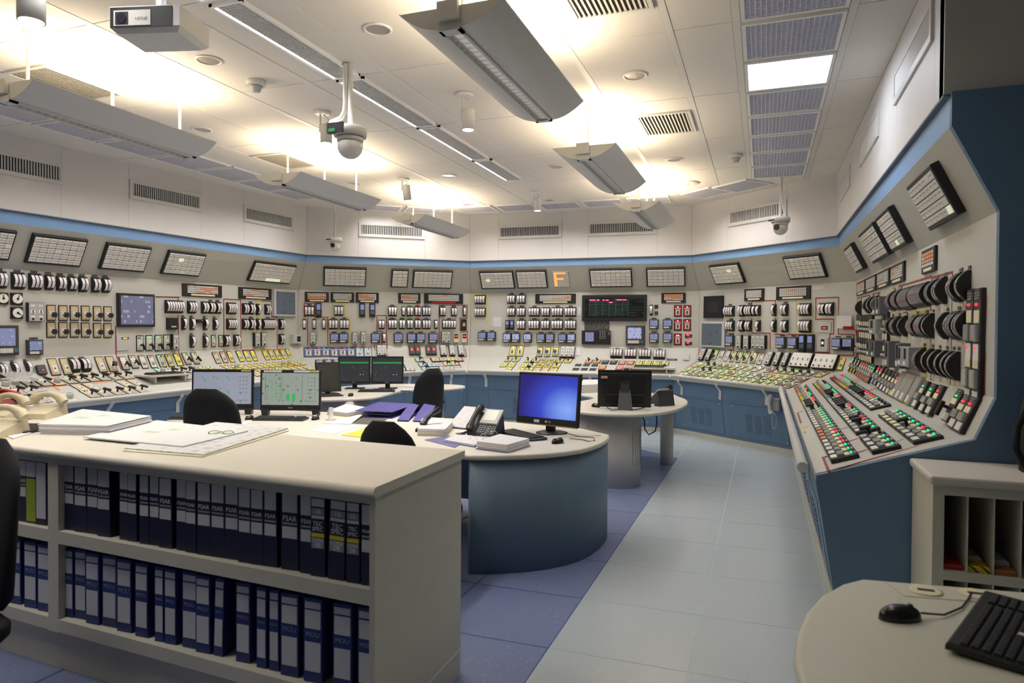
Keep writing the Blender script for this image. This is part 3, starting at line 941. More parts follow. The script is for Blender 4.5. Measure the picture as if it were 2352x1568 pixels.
# right console: (x of the near base edge, y, height, strips)
def meters_r(z, rows, fc='V', plate=1):
    s = z(1, 0)[0] - z(0, 0)[0]
    u, v, n_, c, _ = FR[0, fc]
    for k, (x, y, h, n) in enumerate(rows):
        cx, cy = z(x, y)
        w = .048 * n + .012
        hm = extent(0, fc, cx, cy - h * s / 2, cx, cy + h * s / 2, 'v')
        P = hit(0, fc, cx, cy) - u * (w / 2)
        put(0, fc, meter_proto(n, w, hm, True, k % 3, plate if n < 6 else 0), P)
meters_r(zR, [(1610, 462, 395, 2), (1710, 440, 405, 1), (1280, 530, 345, 2), (1392, 505, 362, 2), (1165, 552, 325, 9), (975, 598, 312, 8), (800, 627, 270, 4), (703, 646, 262, 3), (470, 690, 225, 2), (405, 700, 220, 2), (350, 712, 210, 2), (232, 742, 190, 1),
    (1600, 980, 392, 3), (1697, 980, 400, 2), (1412, 985, 362, 1), (1215, 985, 330, 1), (1160, 985, 325, 4), (1032, 985, 302, 4), (855, 990, 278, 1), (768, 990, 272, 3), (672, 990, 250, 2), (1105, 1450, 340, 2)])
meters_r(zR2, [(1722, 325, 268, 1), (1797, 340, 280, 1), (1877, 357, 292, 1), (1950, 370, 302, 1), (2005, 380, 312, 1)])

# ---- recorders, displays, controllers
M_rscr = print_mat('recorder_screen_trace', (.24, .28, .50), (.40, .44, .66), 12, 30, .45, .25, emit=.12)
M_rscr2 = print_mat('recorder_screen_bright', (.38, .43, .66), (.14, .16, .6), 28, 18, .45, .25, 3.0, emit=.22)
M_bigscr = print_mat('wide_display_rows', (.006, .006, .008), (.012, .03, .024), 4, 22, .5, .25)
M_darkscr = print_mat('grey_display', (.10, .125, .16), (.05, .06, .08), 14, 22, .40, .25, 2.0, emit=.12)
M_cycscr = print_mat('violet_display', (.14, .15, .24), (.30, .32, .48), 10, 16, .46, .25, 5.0, emit=.25)
M_ptag = print_mat('recorder_label', (.62, .60, .55), (.25, .25, .25), 60, 90, .45)
def recorder(seg, fc, z, x, y, w, h, bright=False, big=False, frame=None, tagbelow=True):
    ctr, wm, hm = rect(seg, fc, z, x, y, w, h, .04)
    wm, hm = rnd(wm, .006), rnd(hm, .006)
    def make():
        mb = MB(); mb.cham(-wm / 2, wm / 2, -hm / 2, hm / 2, 0, .045, .006)
        t = MB(); t.box(-wm * .40, wm * (.32 if big else .40), -hm * .18, hm * .40, .044, .047)
        l = MB(); l.box(-wm * .40, wm * .2, -hm * .42, -hm * .26, .044, .050)
        k = MB(); k.lathe([(hm * .075, .044), (hm * .075, .05)], 14, (wm * .34, -hm * .33, 0))
        S = [('screen', t.mesh('screen', M_rscr2 if bright else M_rscr), Matrix()), ('label_flap', l.mesh('label_flap', M_ptag), Matrix()), ('jog_button', k.mesh('jog_button', mat('teal_button', (.05, .16, .17), .5)), Matrix())]
        if tagbelow:
            g = MB(); g.box(-wm * .25, wm * .25, -hm / 2 - .022, -hm / 2 - .006, 0, .003); S.append(('tag_strip', g.mesh('tag_strip', M_creamtag), Matrix()))
            g = MB(); g.box(-wm * .28, wm * .28, hm / 2 + .006, hm / 2 + .026, 0, .004); S.append(('name_plate', g.mesh('name_plate', M_plate), Matrix()))
        return dict(name='chart_recorder', mesh=mb.mesh('chart_recorder', frame or M_charcoal), subs=S)
    put(seg, fc, cached(('rec', wm, hm, bright, big, tagbelow), make), ctr)
recorder(4, 'V', zA, 112, 1065, 290, 405, big=True, tagbelow=False); recorder(4, 'V', zA, 482, 1160, 205, 208)
for x in (517, 643, 1072, 1383, 1558, 1683, 1852):
    recorder(3, 'V', zC, x, 682, 122, 132)
for k, (x, y) in enumerate([(370, 410), (535, 410), (815, 435), (975, 435), (1185, 437), (1425, 440), (1590, 440), (1810, 445), (1975, 445)]):
    recorder(2, 'V', zD2, x, y, 150, 165, bright=k in (2, 3, 4, 8))
recorder(2, 'V', zE2, 1092, 390, 340, 345, True, True, tagbelow=False)
for x in (1425, 1670):
    for y in (190, 437):
        recorder(2, 'V', zE2, x, y, 170, 172)
for x, y, w, h in [(555, 1305, 105, 145), (1243, 1330, 122, 155), (1402, 1335, 128, 158), (1998, 1350, 130, 165), (2145, 1355, 140, 172)]:
    recorder(1, 'V', zF, x, y, w, h)
def lcd(seg, fc, z, x, y, w, h):
    ctr, wm, hm = rect(seg, fc, z, x, y, w, h, .03)
    def make():
        mb = MB(); mb.cham(-wm / 2, wm / 2, -hm / 2, hm / 2, 0, .04, .004)
        t = MB(); t.box(-wm * .33, wm * .33, hm * .02, hm * .40, .039, .042)
        l = MB(); l.box(-wm * .33, wm * .33, -hm * .30, -hm * .05, .039, .042)
        return dict(name='panel_controller', mesh=mb.mesh('panel_controller', M_black), subs=[('screen', t.mesh('screen', M_bluescr), Matrix()), ('key_field', l.mesh('key_field', M_dgrey), Matrix())])
    put(seg, fc, make(), ctr)
for a in [(3, zC, 303, 303, 80, 190), (3, zC, 893, 305, 78, 185), (3, zC, 1030, 307, 78, 182), (2, zD, 825, 1300, 70, 170), (2, zD, 907, 1300, 70, 170), (1, zF, 1535, 1335, 85, 235), (1, zF, 1648, 1338, 88, 235)]:
    lcd(a[0], 'V', *a[1:])
M_ctl = mat('controller_face', (.42, .42, .40), .45)
M_dial = mat('dial_face', (.78, .77, .70), .4)
def controller(seg, fc, z, x, y, w, h, n=1, white=False):
    ctr, wm, hm = rect(seg, fc, z, x, y, w, h, .03)
    def make():
        mb = MB(); mb.box(-wm / 2, wm / 2, -hm / 2, hm / 2, 0, .05, 0); mb.cham(-wm / 2 + .004, wm / 2 - .004, -hm / 2 + .004, hm / 2 - .004, .049, .056, .003, 1)
        S = []
        cw = wm / n
        for k in range(n):
            cx = -wm / 2 + cw * (k + .5)
            r = min(cw * .28, hm * .13)
            t = MB(); t.lathe([(r, .055), (r, .059)], 16, (cx, hm * .03, 0)); t.box(cx - r * .18, cx + r * .18, hm * .03 - r * .8, hm * .03 + r * .8, .058, .063, 1)
            S.append(('dial', t.mesh('dial', [M_dial, M_black]), Matrix()))
            for yy in (.34, -.24):
                t = MB(); t.box(cx - cw * .26, cx + cw * .26, hm * (yy - .04), hm * (yy + .04), .055, .058); S.append(('window', t.mesh('window', M_wplas), Matrix()))
            t = MB(); t.lathe([(r * .5, .055), (r * .4, .068)], 10, (cx, -hm * .36, 0)); S.append(('knob', t.mesh('knob', M_black), Matrix()))
        return dict(name='loop_controller', mesh=mb.mesh('loop_controller', [M_black, M_wplas if white else M_ctl]), subs=S)
    put(seg, fc, make(), ctr)
for a in [(4, 'V', zA, 478, 685, 215, 255, 2), (4, 'V', zB, 245, 850, 78, 208, 1), (4, 'V', zB, 1350, 820, 72, 185, 1), (4, 'V', zB, 1437, 815, 70, 185, 1),
          (3, 'V', zC, 228, 680, 80, 165, 1), (3, 'V', zC, 793, 682, 76, 155, 1), (3, 'V', zC, 908, 677, 76, 165, 1), (3, 'V', zC, 2022, 667, 128, 158, 2),
          (3, 'S', zC, 1155, 852, 128, 138, 2), (3, 'S', zC, 1985, 850, 82, 135, 1), (3, 'S', zC, 2103, 850, 75, 130, 1), (3, 'S', zC, 2222, 848, 75, 130, 1), (2, 'S', zD2, 1910, 690, 258, 190, 3),
          (1, 'V', zF, 693, 1320, 74, 180, 1), (1, 'V', zF, 793, 1325, 74, 180, 1), (1, 'V', zF, 957, 1322, 182, 185, 3),
          (1, 'S', zG, 432, 435, 62, 150, 1), (1, 'S', zG, 520, 440, 62, 150, 1), (1, 'S', zG, 1335, 487, 66, 178, 1), (1, 'S', zG, 1445, 492, 66, 178, 1), (1, 'S', zG, 1553, 500, 66, 180, 1)]:
    controller(*a)
controller(1, 'S', zG, 1765, 512, 270, 190, 4, True); controller(1, 'S', zG, 2082, 532, 310, 195, 4, True)
# ---- built-in displays
def display(seg, fc, z, x, y, w, h, bez, bezmat, scr, name, label=None, depth=.045):
    ctr, wm, hm = rect(seg, fc, z, x, y, w, h, depth)
    mb = MB(); mb.cham(-wm / 2, wm / 2, -hm / 2, hm / 2, 0, depth, .008)
    t = MB(); t.box(-wm / 2 + bez[0], wm / 2 - bez[1], -hm / 2 + bez[2], hm / 2 - bez[3], depth - .002, depth + .0015)
    return put(seg, fc, dict(name=name, mesh=mb.mesh(name, bezmat), subs=[('screen', t.mesh('screen', scr), Matrix())]), ctr, label=label)
display(4, 'V', zA, 1855, 660, 490, 445, (.03, .03, .03, .03), M_black, M_cycscr, 'panel_display', 'black framed violet display')
display(4, 'V', zB, 1742, 330, 295, 355, (.035, .035, .03, .03), M_lgrey, M_darkscr, 'panel_display', 'grey framed dark display')
display(1, 'V', zF, 325, 1222, 318, 345, (.03, .05, .03, .03), M_lgrey, M_darkscr, 'panel_display', 'grey framed dark display')
display(1, 'V', zF, 330, 850, 250, 296, (.09, .07, .08, .09), M_black, mat('smoked_glass', (.03, .035, .035), .15), 'display_panel', 'square black panel with smoked window')
bd = display(2, 'V', zE, 705, 995, 1160, 468, (.05, .05, .05, .05), M_black, M_bigscr, 'wide_display', 'wide black display with green lines and red readings')
u, v, n, c, _ = FR[2, 'V']
redm = mat('red_reading', (1, .05, .12), .4, emit=3.0, ecol=(1, .04, .12))
for (x0, x1, y) in [(272, 370, 855), (400, 445, 855), (508, 540, 855), (562, 605, 855), (755, 850, 850), (868, 930, 848), (622, 685, 898)]:
    P, wm, hm = rect(2, 'V', zE, (x0 + x1) / 2, y, x1 - x0, 12, .047)
    lp = PM[bd.name].inverted() @ (CINV[2] @ P)
    t = MB(); t.box(-wm / 2, wm / 2, -.008, .008, .0465, .049); obj('red_reading', t, redm, bd, T(lp.x, lp.y, 0))
gl_ = mat('display_line', (.05, .12, .10), .5, emit=.12)
for k in range(11):
    y = 850 + k * 27
    P, wm, hm = rect(2, 'V', zE, 615, y, 700, 5, .047); lp = PM[bd.name].inverted() @ (CINV[2] @ P)
    t = MB(); t.box(-wm / 2, wm / 2, -.0022, .0022, .0462, .0475); obj('display_line', t, gl_, bd, T(lp.x, lp.y, 0))
for x in (262, 378, 500, 618, 735, 862, 965):
    P, wm, hm = rect(2, 'V', zE, x, 985, 4, 310, .047); lp = PM[bd.name].inverted() @ (CINV[2] @ P)
    t = MB(); t.box(-.002, .002, -hm / 2, hm / 2, .0462, .0474); obj('display_line', t, gl_, bd, T(lp.x, lp.y, 0))
mm = print_mat('mimic_print', (.02, .02, .02), (.32, .32, .32), 70, 60, .5)
P, wm, hm = rect(2, 'V', zE, 400, 1312, 450, 165)
t = MB(); t.box(-wm / 2, wm / 2, -hm / 2, hm / 2, 0, .006); put(2, 'V', dict(name='mimic_diagram', mesh=t.mesh('mimic_diagram', mm), subs=[]), P, label='black printed mimic diagram')
rb = display(2, 'V', zE2, 383, 430, 515, 250, (.06, .28, .05, .03), M_black, M_rscr, 'black_recorder', 'black recorder with keypad and pale blue screen')
t = MB()
for i in range(3):
    for j in range(4):
        t.box(.02 + .038 * i, .042 + .038 * i, .085 - .035 * j, .103 - .035 * j, .044, .049)
o_ = obj('keypad_grid', t, M_mgrey, rb, T(.04, 0, 0)); o_['kind'] = 'stuff'
t = MB(); t.lathe([(.03, .044), (.03, .051)], 18, (.23, .07, 0)); obj('jog_dial', t, M_dgrey, rb)
# amber F panel on the back alarm board
P = [hit(2, 'A', *zD(*q)) for q in ((1638, 342), (1925, 340), (1960, 610), (1672, 620))]
u, v, n, c, _ = FR[2, 'A']; wm = (P[1] - P[0]).dot(u); hm = (P[0] - P[3]).dot(v)
t = MB(); t.box(-wm / 2, wm / 2, -hm / 2, hm / 2, 0, .012)
fp = put(2, 'A', dict(name='letter_panel', mesh=t.mesh('letter_panel', M_mgrey), subs=[]), (P[0] + P[1] + P[2] + P[3]) / 4, label='pale panel lit with an amber letter F')
t = MB(); t.box(-wm / 2 + .008, wm / 2 - .008, -hm / 2 + .008, hm / 2 - .008, .011, .0135); obj('face', t, M_ptag, fp)
amb = mat('amber_lit', (.95, .42, .12), .4, emit=.55)
for (x0, x1, y0, y1) in [(-.46, -.27, -.42, .46), (-.27, .30, .34, .46), (-.27, .15, -.02, .10)]:
    t = MB(); t.box(wm * x0, wm * x1, hm * y0, hm * y1, .013, .0155); obj('amber_bar', t, amb, fp)
# round dials on the left console
for (x, y, nd) in [(45, 500, 0.0), (237, 505, .4), (240, 695, 2.2)]:
    P, wm, hm = rect(4, 'V', zA, x, y, 158, 158, .03)
    t = MB(); t.cham(-wm / 2, wm / 2, -hm / 2, hm / 2, 0, .03, .01)
    f = MB(); f.lathe([(wm * .43, .029), (wm * .43, .034)], 28)
    g = MB(); g.box(-.004, .004, -.01, wm * .34, .034, .037); g.lathe([(.012, .034), (.012, .04)], 10); g.xf(RZ(-nd))
    put(4, 'V', dict(name='dial_gauge', mesh=t.mesh('dial_gauge', M_black), subs=[('dial_face', f.mesh('dial_face', M_dial), Matrix()), ('needle', g.mesh('needle', M_black), Matrix())]), P)
# small digital boxes
def digital(seg, fc, z, x, y, w, h, body, disp, dx=0, dy=.1, dw=.6, dh=.35, name='digital_indicator', depth=.04):
    ctr, wm, hm = rect(seg, fc, z, x, y, w, h, .02)
    t = MB(); t.cham(-wm / 2, wm / 2, -hm / 2, hm / 2, 0, depth, .003)
    f = MB(); f.box(wm * (dx - dw / 2), wm * (dx + dw / 2), hm * (dy - dh / 2), hm * (dy + dh / 2), depth - .001, depth + .002)
    g = MB(); g.box(wm * (dx - dw * .3), wm * (dx + dw * .3), hm * (dy - dh * .18), hm * (dy + dh * .18), depth + .001, depth + .0035)
    put(seg, fc, dict(name=name, mesh=t.mesh(name, body), subs=[('display_window', f.mesh('display_window', M_black), Matrix()), ('digits', g.mesh('digits', disp), Matrix())]), ctr)
M_digit = mat('red_digits', (.9, .03, .03), .4, emit=1.6)
digital(4, 'V', zB, 208, 605, 138, 160, M_black, M_ptag, .05, -.25, .8, .3)
digital(4, 'V', zB, 583, 570, 82, 48, M_black, M_digit, .2, .2, .3, .3)
digital(4, 'V', zB, 1868, 812, 112, 118, M_lgrey, M_charcoal, .15, 0, .4, .6, depth=.07)
digital(4, 'S', zL3, 745, 545, 160, 165, M_charcoal, M_digit, .05, -.1, .5, .25)
digital(4, 'V', zA, 1665, 1110, 160, 192, M_lgrey, M_lampo, .2, .38, .6, .14, 'indicator_plate', .008)
digital(3, 'V', zC, 2157, 680, 62, 120, M_creamtag, M_digit, 0, .2, .75, .5); digital(3, 'V', zC, 2268, 680, 62, 120, M_creamtag, M_digit, 0, .2, .75, .5)
digital(3, 'V', zC, 2262, 500, 72, 145, M_black, b2, 0, 0, .8, .9)
digital(1, 'V', zF, 1835, 1125, 172, 140, M_lgrey, M_digit, 0, -.05, .5, .35, 'indicator_plate', .01)
digital(1, 'V', zF, 1812, 1355, 138, 198, M_lgrey, mat('warm_button', (.9, .8, .4), .4, emit=.5), 0, .1, .35, .5, 'station_panel', .015)
for x in (1560, 1640, 1783, 1857):
    digital(3, 'S', zC, x, 843 - (x - 1560) * .01, 72, 126, M_black, M_digit, 0, 0, .55, .8, 'bar_indicator')
digital(2, 'V', zE, 1468, 970, 66, 64, mat('dull_red_square', (.10, .02, .02), .4), M_black, 0, 0, .1, .1, 'indicator_square', .01)
digital(2, 'V', zE, 1468, 1088, 66, 64, mat('dull_green_square', (.02, .10, .03), .4), M_black, 0, 0, .1, .1, 'indicator_square', .01)
digital(2, 'S', zE2, 1752, 820, 192, 40, M_dgrey, M_mgrey, 0, 0, .9, .5, 'label_block', .008)
for y in (400, 535):
    P, wm, hm = rect(2, 'V', zE2, 2022, y, 66, 66)
    t = MB(); t.box(-wm / 2, wm / 2, -hm / 2, hm / 2, 0, .01); g = MB(); g.lathe([(.025, .009), (.02, .03), (.008, .034)], 12, (.015, .015, 0))
    h_ = MB(); h_.box(wm * .55, wm * 1.4, -hm * .4, hm * .4, 0, .006)
    put(2, 'V', dict(name='trip_lamp', mesh=t.mesh('trip_lamp', M_black), subs=[('indicator_lamp', g.mesh('indicator_lamp', M_lampr), Matrix()), ('label_block', h_.mesh('label_block', M_charcoal), Matrix())]), P)
for i_, (x, w_) in enumerate([(205, 55), (1000, 0)][:1]):
    pass

# ---- switch plates
PCOL = dict(yellow=mat('plate_yellow', (.78, .72, .07), .5), lime=mat('plate_lime', (.66, .70, .18), .5), tan=mat('plate_tan', (.62, .47, .25), .5), white=mat('plate_white', (.66, .64, .57), .5), navy=mat('plate_navy', (.055, .085, .24), .5),
            cyan=mat('plate_cyan', (.42, .62, .70), .5), orange=mat('plate_orange', (.80, .28, .03), .5), coral=mat('plate_coral', (.75, .16, .08), .5), black=M_charcoal, red=mat('plate_scarlet', (.40, .02, .025), .5), beige=mat('plate_beige', (.62, .54, .36), .5))
def handle_mesh(kind):
    def make():
        mb = MB()
        if kind == 'star':
            mb.tube([(0, 0, .0), (0, 0, .055)], .009, 8)
            st = [((.034 if k % 2 == 0 else .021) * math.cos(k * math.pi / 6), (.034 if k % 2 == 0 else .021) * math.sin(k * math.pi / 6)) for k in range(12)]
            mb.prism(st, .045, .072); return mb.mesh('switch_handle', M_black)
        if kind == 'pistol':
            mb.tube([(0, 0, 0), (0, 0, .05)], .010, 8)
            m0 = mb.mark(); mb.cham(-.012, .012, -.062, .022, .045, .068, .006); mb.xf(RZ(.45), m0); return mb.mesh('switch_handle', M_black)
        if kind == 'knob':
            mb.lathe([(.021, 0), (.021, .006), (.015, .010), (.013, .026)], 14); mb.box(-.003, .003, -.012, .012, .024, .03); return mb.mesh('switch_handle', M_lgrey)
        if kind == 'oval':
            mb.lathe([(.012, 0), (.012, .012)], 12); mb.prism([(.010 * math.cos(a), .032 * math.sin(a)) for a in [k * math.pi / 6 for k in range(12)]], .01, .032); return mb.mesh('switch_handle', M_black)
        if kind == 'glass':
            mb.lathe([(.034, 0), (.034, .045), (.03, .05), (.005, .05)], 14); return mb.mesh('guard_cover', mat('guard_plastic', (.55, .55, .53), .12, alpha=.62))
        if kind == 'dot':
            mb.lathe([(.010, 0), (.010, .008)], 10); return mb.mesh('switch_hole', M_black)
    return cached(('handle', kind), make)
def lamp_mesh(k):
    def make():
        mb = MB(); mb.lathe([(.0078, 0), (.0078, .007), (.005, .011), (.002, .013)], 10)
        return mb.mesh('indicator_lamp', LAMP[k] if k in LAMP else M_black)
    return cached(('lamp', k), make)
def plate(seg, fc, z, x, y, color='yellow', handle='knob', lamps='', w=.088, h=.165, rot=0):
    if fc == 'H':
        w, h = w * 1.1, h * 1.12
    P = hit(seg, fc, *z(x, y))
    def make():
        mb = MB(); mb.box(-w / 2, w / 2, -h / 2, h / 2, 0, .006, 0); mb.box(-w / 2 + .010, w / 2 - .010, -h / 2 + .011, h / 2 - .011, .005, .009, 1)
        S = []
        if handle in ('star', 'pistol', 'oval', 'dot'):
            t = MB(); t.cham(-w * .27, w * .27, -h * .36, h * .10, .008, .016, .003); S.append(('escutcheon', t.mesh('escutcheon', PCOL['white'] if color != 'black' else M_dgrey), Matrix()))
        elif handle == 'knob':
            t = MB(); t.lathe([(w * .30, .008), (w * .30, .011)], 16, (0, -h * .12, 0)); S.append(('escutcheon', t.mesh('escutcheon', M_lgrey), Matrix()))
        if handle:
            S.append(('switch_handle' if handle not in ('glass', 'dot') else ('guard_cover' if handle == 'glass' else 'switch_hole'), handle_mesh(handle), T(0, -h * .12, .010)))
        if lamps:
            nl = len(lamps)
            for k, q in enumerate(lamps):
                S.append(('indicator_lamp', lamp_mesh(q), T((k - (nl - 1) / 2) * min(.027, w * .8 / nl), h * .34, .008)))
        t = MB(); t.box(-w * .36, w * .36, h * .16, h * .24, .0085, .0098); S.append(('label_strip', t.mesh('label_strip', M_ptag if color != 'white' else M_creamtag), Matrix()))
        return dict(name='switch_plate', mesh=mb.mesh('switch_plate', [M_black, PCOL[color]]), subs=S)
    put(seg, fc, cached(('plate', color, handle, lamps, w, h), make), P, rot)
def prow(seg, fc, z, pts, color, handle, lamps, w=.088, h=.165):
    for k, p in enumerate(pts):
        plate(seg, fc, z, p[0], p[1], p[4] if len(p) > 4 else color, p[3] if len(p) > 3 else handle, p[2] if len(p) > 2 else lamps, w, h)
def even(a, b, n):
    return [(a[0] + (b[0] - a[0]) * k / (n - 1), a[1] + (b[1] - a[1]) * k / (n - 1)) for k in range(n)]
# left console
for yy in (697, 924):
    prow(4, 'V', zA, [(685, yy - 2), (845, yy), (998, yy), (1147, yy + 2), (1307, yy + 6), (1447, yy + 9)], 'tan', 'star', '', .102, .178)
prow(4, 'V', zA, [(1883, 1105, 'bbg'), (2007, 1100, 'gg'), (2127, 1100, 'gg'), (2245, 1095, 'gg')], 'white', 'pistol', 'gb', .10, .20)
prow(4, 'V', zB, [(20, 865), (128, 860)], 'white', 'pistol', 'gb', .10, .21)
prow(4, 'V', zB, [(763, 838), (862, 838)], 'beige', 'knob', 'gb', .085, .17)
prow(4, 'S', zL3, [(965, 490, '', 'dot'), (1185, 483, '', 'dot'), (1815, 447, '', 'dot'), (2000, 438, '', 'star')], 'tan', 'dot', '', .105, .21)
prow(4, 'S', zA, [(1672, 1375, '', 'pistol'), (1798, 1355, 'br', 'pistol'), (1932, 1360, ''), (2052, 1355, 'br'), (2170, 1345, 'gb'), (2285, 1335, 'br')], 'white', 'knob', '', .092, .185)
prow(4, 'S', zB, [(65, 1110, 'gb'), (172, 1105, 'br'), (285, 1095, 'gb'), (398, 1078, 'gb', 'pistol', 'beige'), (515, 1072, 'gb', 'pistol', 'beige'), (805, 1068, 'br', 'knob', 'beige'), (902, 1060, 'br', 'knob', 'beige'), (997, 1055, 'gr'), (1122, 1048, 'gr'), (1215, 1045, 'gr'), (1305, 1040, 'gr'), (1465, 1030, 'br'), (1545, 1025, 'br'), (1625, 1022, 'br'), (1705, 1017, 'br'), (1780, 1012, 'gb')], 'yellow', 'knob', '', .092, .185)
for p in ((65, 1110), (172, 1105), (285, 1095)):
    pass
prow(4, 'H', zB, [(955, 1205, 'rb'), (1050, 1200, 'rb', 'glass'), (1150, 1195, 'rb')] + [(x, y, 'rb' if k != 8 else 'gb', 'glass' if k in (5, 6) else 'knob') for k, (x, y) in enumerate(even((1270, 1187), (1930, 1137), 9))]
     + [(x, y, 'gb' if k in (3, 4) else 'rb') for k, (x, y) in enumerate(even((1420, 1262), (2020, 1205), 8))] + [(545, 1235, 'gb'), (650, 1230, 'gb'), (755, 1225, 'gb'), (1310, 1285, 'rb')], 'yellow', 'knob', 'rb', .09, .18)
prow(4, 'H', zB, [(60, 1250, 'gb', 'glass'), (190, 1262, 'gb', 'pistol'), (310, 1255, 'rb', 'pistol'), (420, 1248, 'gb', 'pistol'), (390, 1320, 'rb', 'pistol')], 'white', 'pistol', '', .11, .20)
prow(4, 'H', zL3, [(775, 775), (1000, 765, 'br', 'glass'), (1225, 735, 'rg'), (1435, 717), (1632, 697), (1828, 685, 'bg'), (2045, 672, 'gb'), (2240, 658, 'br'), (1445, 872, '', 'dot'), (1655, 852, '', 'dot'), (2245, 800, '', 'dot'), (2440, 780, '', 'dot'),
     (1620, 985, 'br'), (1850, 965, 'gb'), (2080, 942), (2300, 925), (2520, 905)], 'beige', 'pistol', '', .11, .20)
prow(4, 'H', zL3, [(60, 830, '', 'glass'), (250, 800, '', 'glass'), (530, 790, '', 'pistol'), (290, 940, 'br', 'pistol'), (530, 925, 'rb', 'pistol'), (500, 1095, 'gb', 'pistol'), (720, 1075, 'br', 'pistol'), (1220, 1045, '', 'glass')], 'white', 'pistol', '', .12, .20)
prow(4, 'H', zL3, [(70, 1030, '', 'pistol')], 'red', 'pistol', '', .12, .20)
# back left console
prow(3, 'S', zC, [(170, 872, 'bbr'), (287, 870, 'bbr'), (403, 868, 'gbb'), (517, 872, 'bbr'), (630, 870, 'bbr'), (742, 868, 'gbb')], 'navy', 'oval', '', .165, .20)
prow(3, 'S', zC, [(858, 875, 'gb'), (970, 873, 'gb')], 'cyan', 'knob', 'gb', .13, .175)
prow(3, 'H', zC, [(318, 1005, 'br'), (435, 1000, 'br'), (550, 998, 'gb'), (320, 1075, ''), (600, 1075, ''), (1375, 985, 'br'), (1410, 1060, 'br')], 'navy', 'knob', '', .13, .17)
prow(3, 'H', zC, [(1665, 980, '', 'pistol'), (1710, 1045, '', 'pistol'), (1828, 1045), (1930, 1042), (1750, 1100, '', 'pistol')], 'cyan', 'knob', '', .13, .16)
prow(3, 'H', zC, [(1880, 975, ''), (1985, 970, 'br'), (2185, 970, ''), (2035, 1035, 'gb', 'pistol'), (2140, 1030, 'gb', 'pistol'), (2085, 968, 'br', 'knob', 'yellow'), (1990, 1092, 'br'), (2075, 1090, 'gb')], 'beige', 'knob', '', .13, .16)
prow(3, 'H', zC, [(1415, 1105, 'gb', 'knob'), (1540, 1105, '', 'knob')], 'white', 'knob', '', .13, .14)
# back console
prow(2, 'S', zD2, [(922, 675, 'bwr'), (1060, 675, 'bwr')], 'yellow', 'oval', '', .115, .21)
prow(2, 'S', zD2, [(1412, 695), (1552, 695), (1697, 690)], 'yellow', 'star', '', .10, .185)
prow(2, 'H', zD2, [(848, 838, 'yb', 'pistol'), (990, 838, 'yb', 'pistol'), (1205, 850, '', 'pistol'), (1350, 853, '', 'pistol'), (1490, 857, 'gb', 'glass'), (1635, 860, 'gb', 'glass'), (1780, 855, 'br', 'pistol'), (1925, 858, 'br', 'pistol'),
     (770, 930, 'gb'), (912, 932, 'gb'), (1137, 937, 'gb'), (1285, 940, '', 'star'), (1423, 942, 'br', 'glass'), (1567, 947, 'br', 'glass'), (1718, 945, 'br', 'pistol'),
     (853, 1005, 'gb'), (1075, 1010, 'gb'), (1225, 1015, '', 'star'), (1370, 1018, '', None, 'tan'), (1515, 1020, '', None, 'tan'), (1665, 1024, 'br')], 'yellow', 'knob', '', .10, .175)
prow(2, 'H', zE2, [(258, 865, '', 'pistol'), (405, 867, '', 'pistol'), (550, 880, '', 'glass', 'black'), (700, 883, '', 'glass', 'black'), (853, 887, '', 'knob', 'coral'), (1005, 890, '', 'knob', 'coral'), (810, 980, '', 'knob', 'coral'), (965, 982, '', 'knob', 'coral'), (500, 972),
     (1158, 895, 'gb', 'knob', 'yellow'), (1313, 897, 'gb', 'knob', 'yellow'), (1470, 900, 'gb', 'knob', 'yellow'), (1628, 905, 'gb', 'knob', 'yellow')], 'orange', 'knob', '', .105, .17)
lb = MB(); lb.box(-.052, .052, -.05, .05, 0, .008); lbm = dict(name='label_block', mesh=lb.mesh('label_block', M_charcoal), subs=[])
for x, y in [(2105, 930), (2250, 930), (2400, 935), (2060, 1003), (2213, 1005), (2365, 1008)]:
    put(2, 'H', lbm, hit(2, 'H', *zD2(x, y)))
prow(2, 'V', zE, [(1858, 1050), (2027, 1050), (1857, 1302), (2025, 1302)], 'red', 'oval', 'w', .125, .19)
prow(2, 'V', zE2, [(1855, 465)], 'red', 'oval', 'ww', .125, .19)
# right corner console
prow(1, 'S', zG, [(612, 440, 'gb', 'pistol'), (690, 450, '', 'knob', 'white'), (768, 456, '', 'dot', 'white'), (852, 462, 'br'), (938, 470, 'gb'), (1030, 475, 'bb'), (1132, 482, 'wb'), (1222, 495, 'br', 'knob', 'white'), (2308, 560, 'br', 'knob', 'yellow')], 'lime', 'pistol', '', .088, .19)
prow(1, 'H', zG, [(372, 582, 'w'), (455, 585, 'b'), (540, 590, '', 'pistol'), (620, 596, '', 'pistol'), (690, 603, 'ob', 'glass'), (778, 608, 'rb', 'glass'), (866, 614, 'wb'), (950, 620, 'rb'), (1060, 632, 'gb'), (1180, 640, 'wb', 'knob', 'white'), (1345, 652, 'rb', 'glass', 'white'), (1470, 662, 'gb', 'pistol', 'yellow'), (1575, 670, 'gb', 'pistol', 'yellow'), (1680, 680, 'gb', 'pistol', 'yellow'), (1785, 692, 'gb', 'pistol', 'tan'), (1895, 700, 'gb', 'pistol', 'tan'), (2045, 712, 'bb', 'knob', 'yellow')], 'lime', 'knob', '', .088, .17)
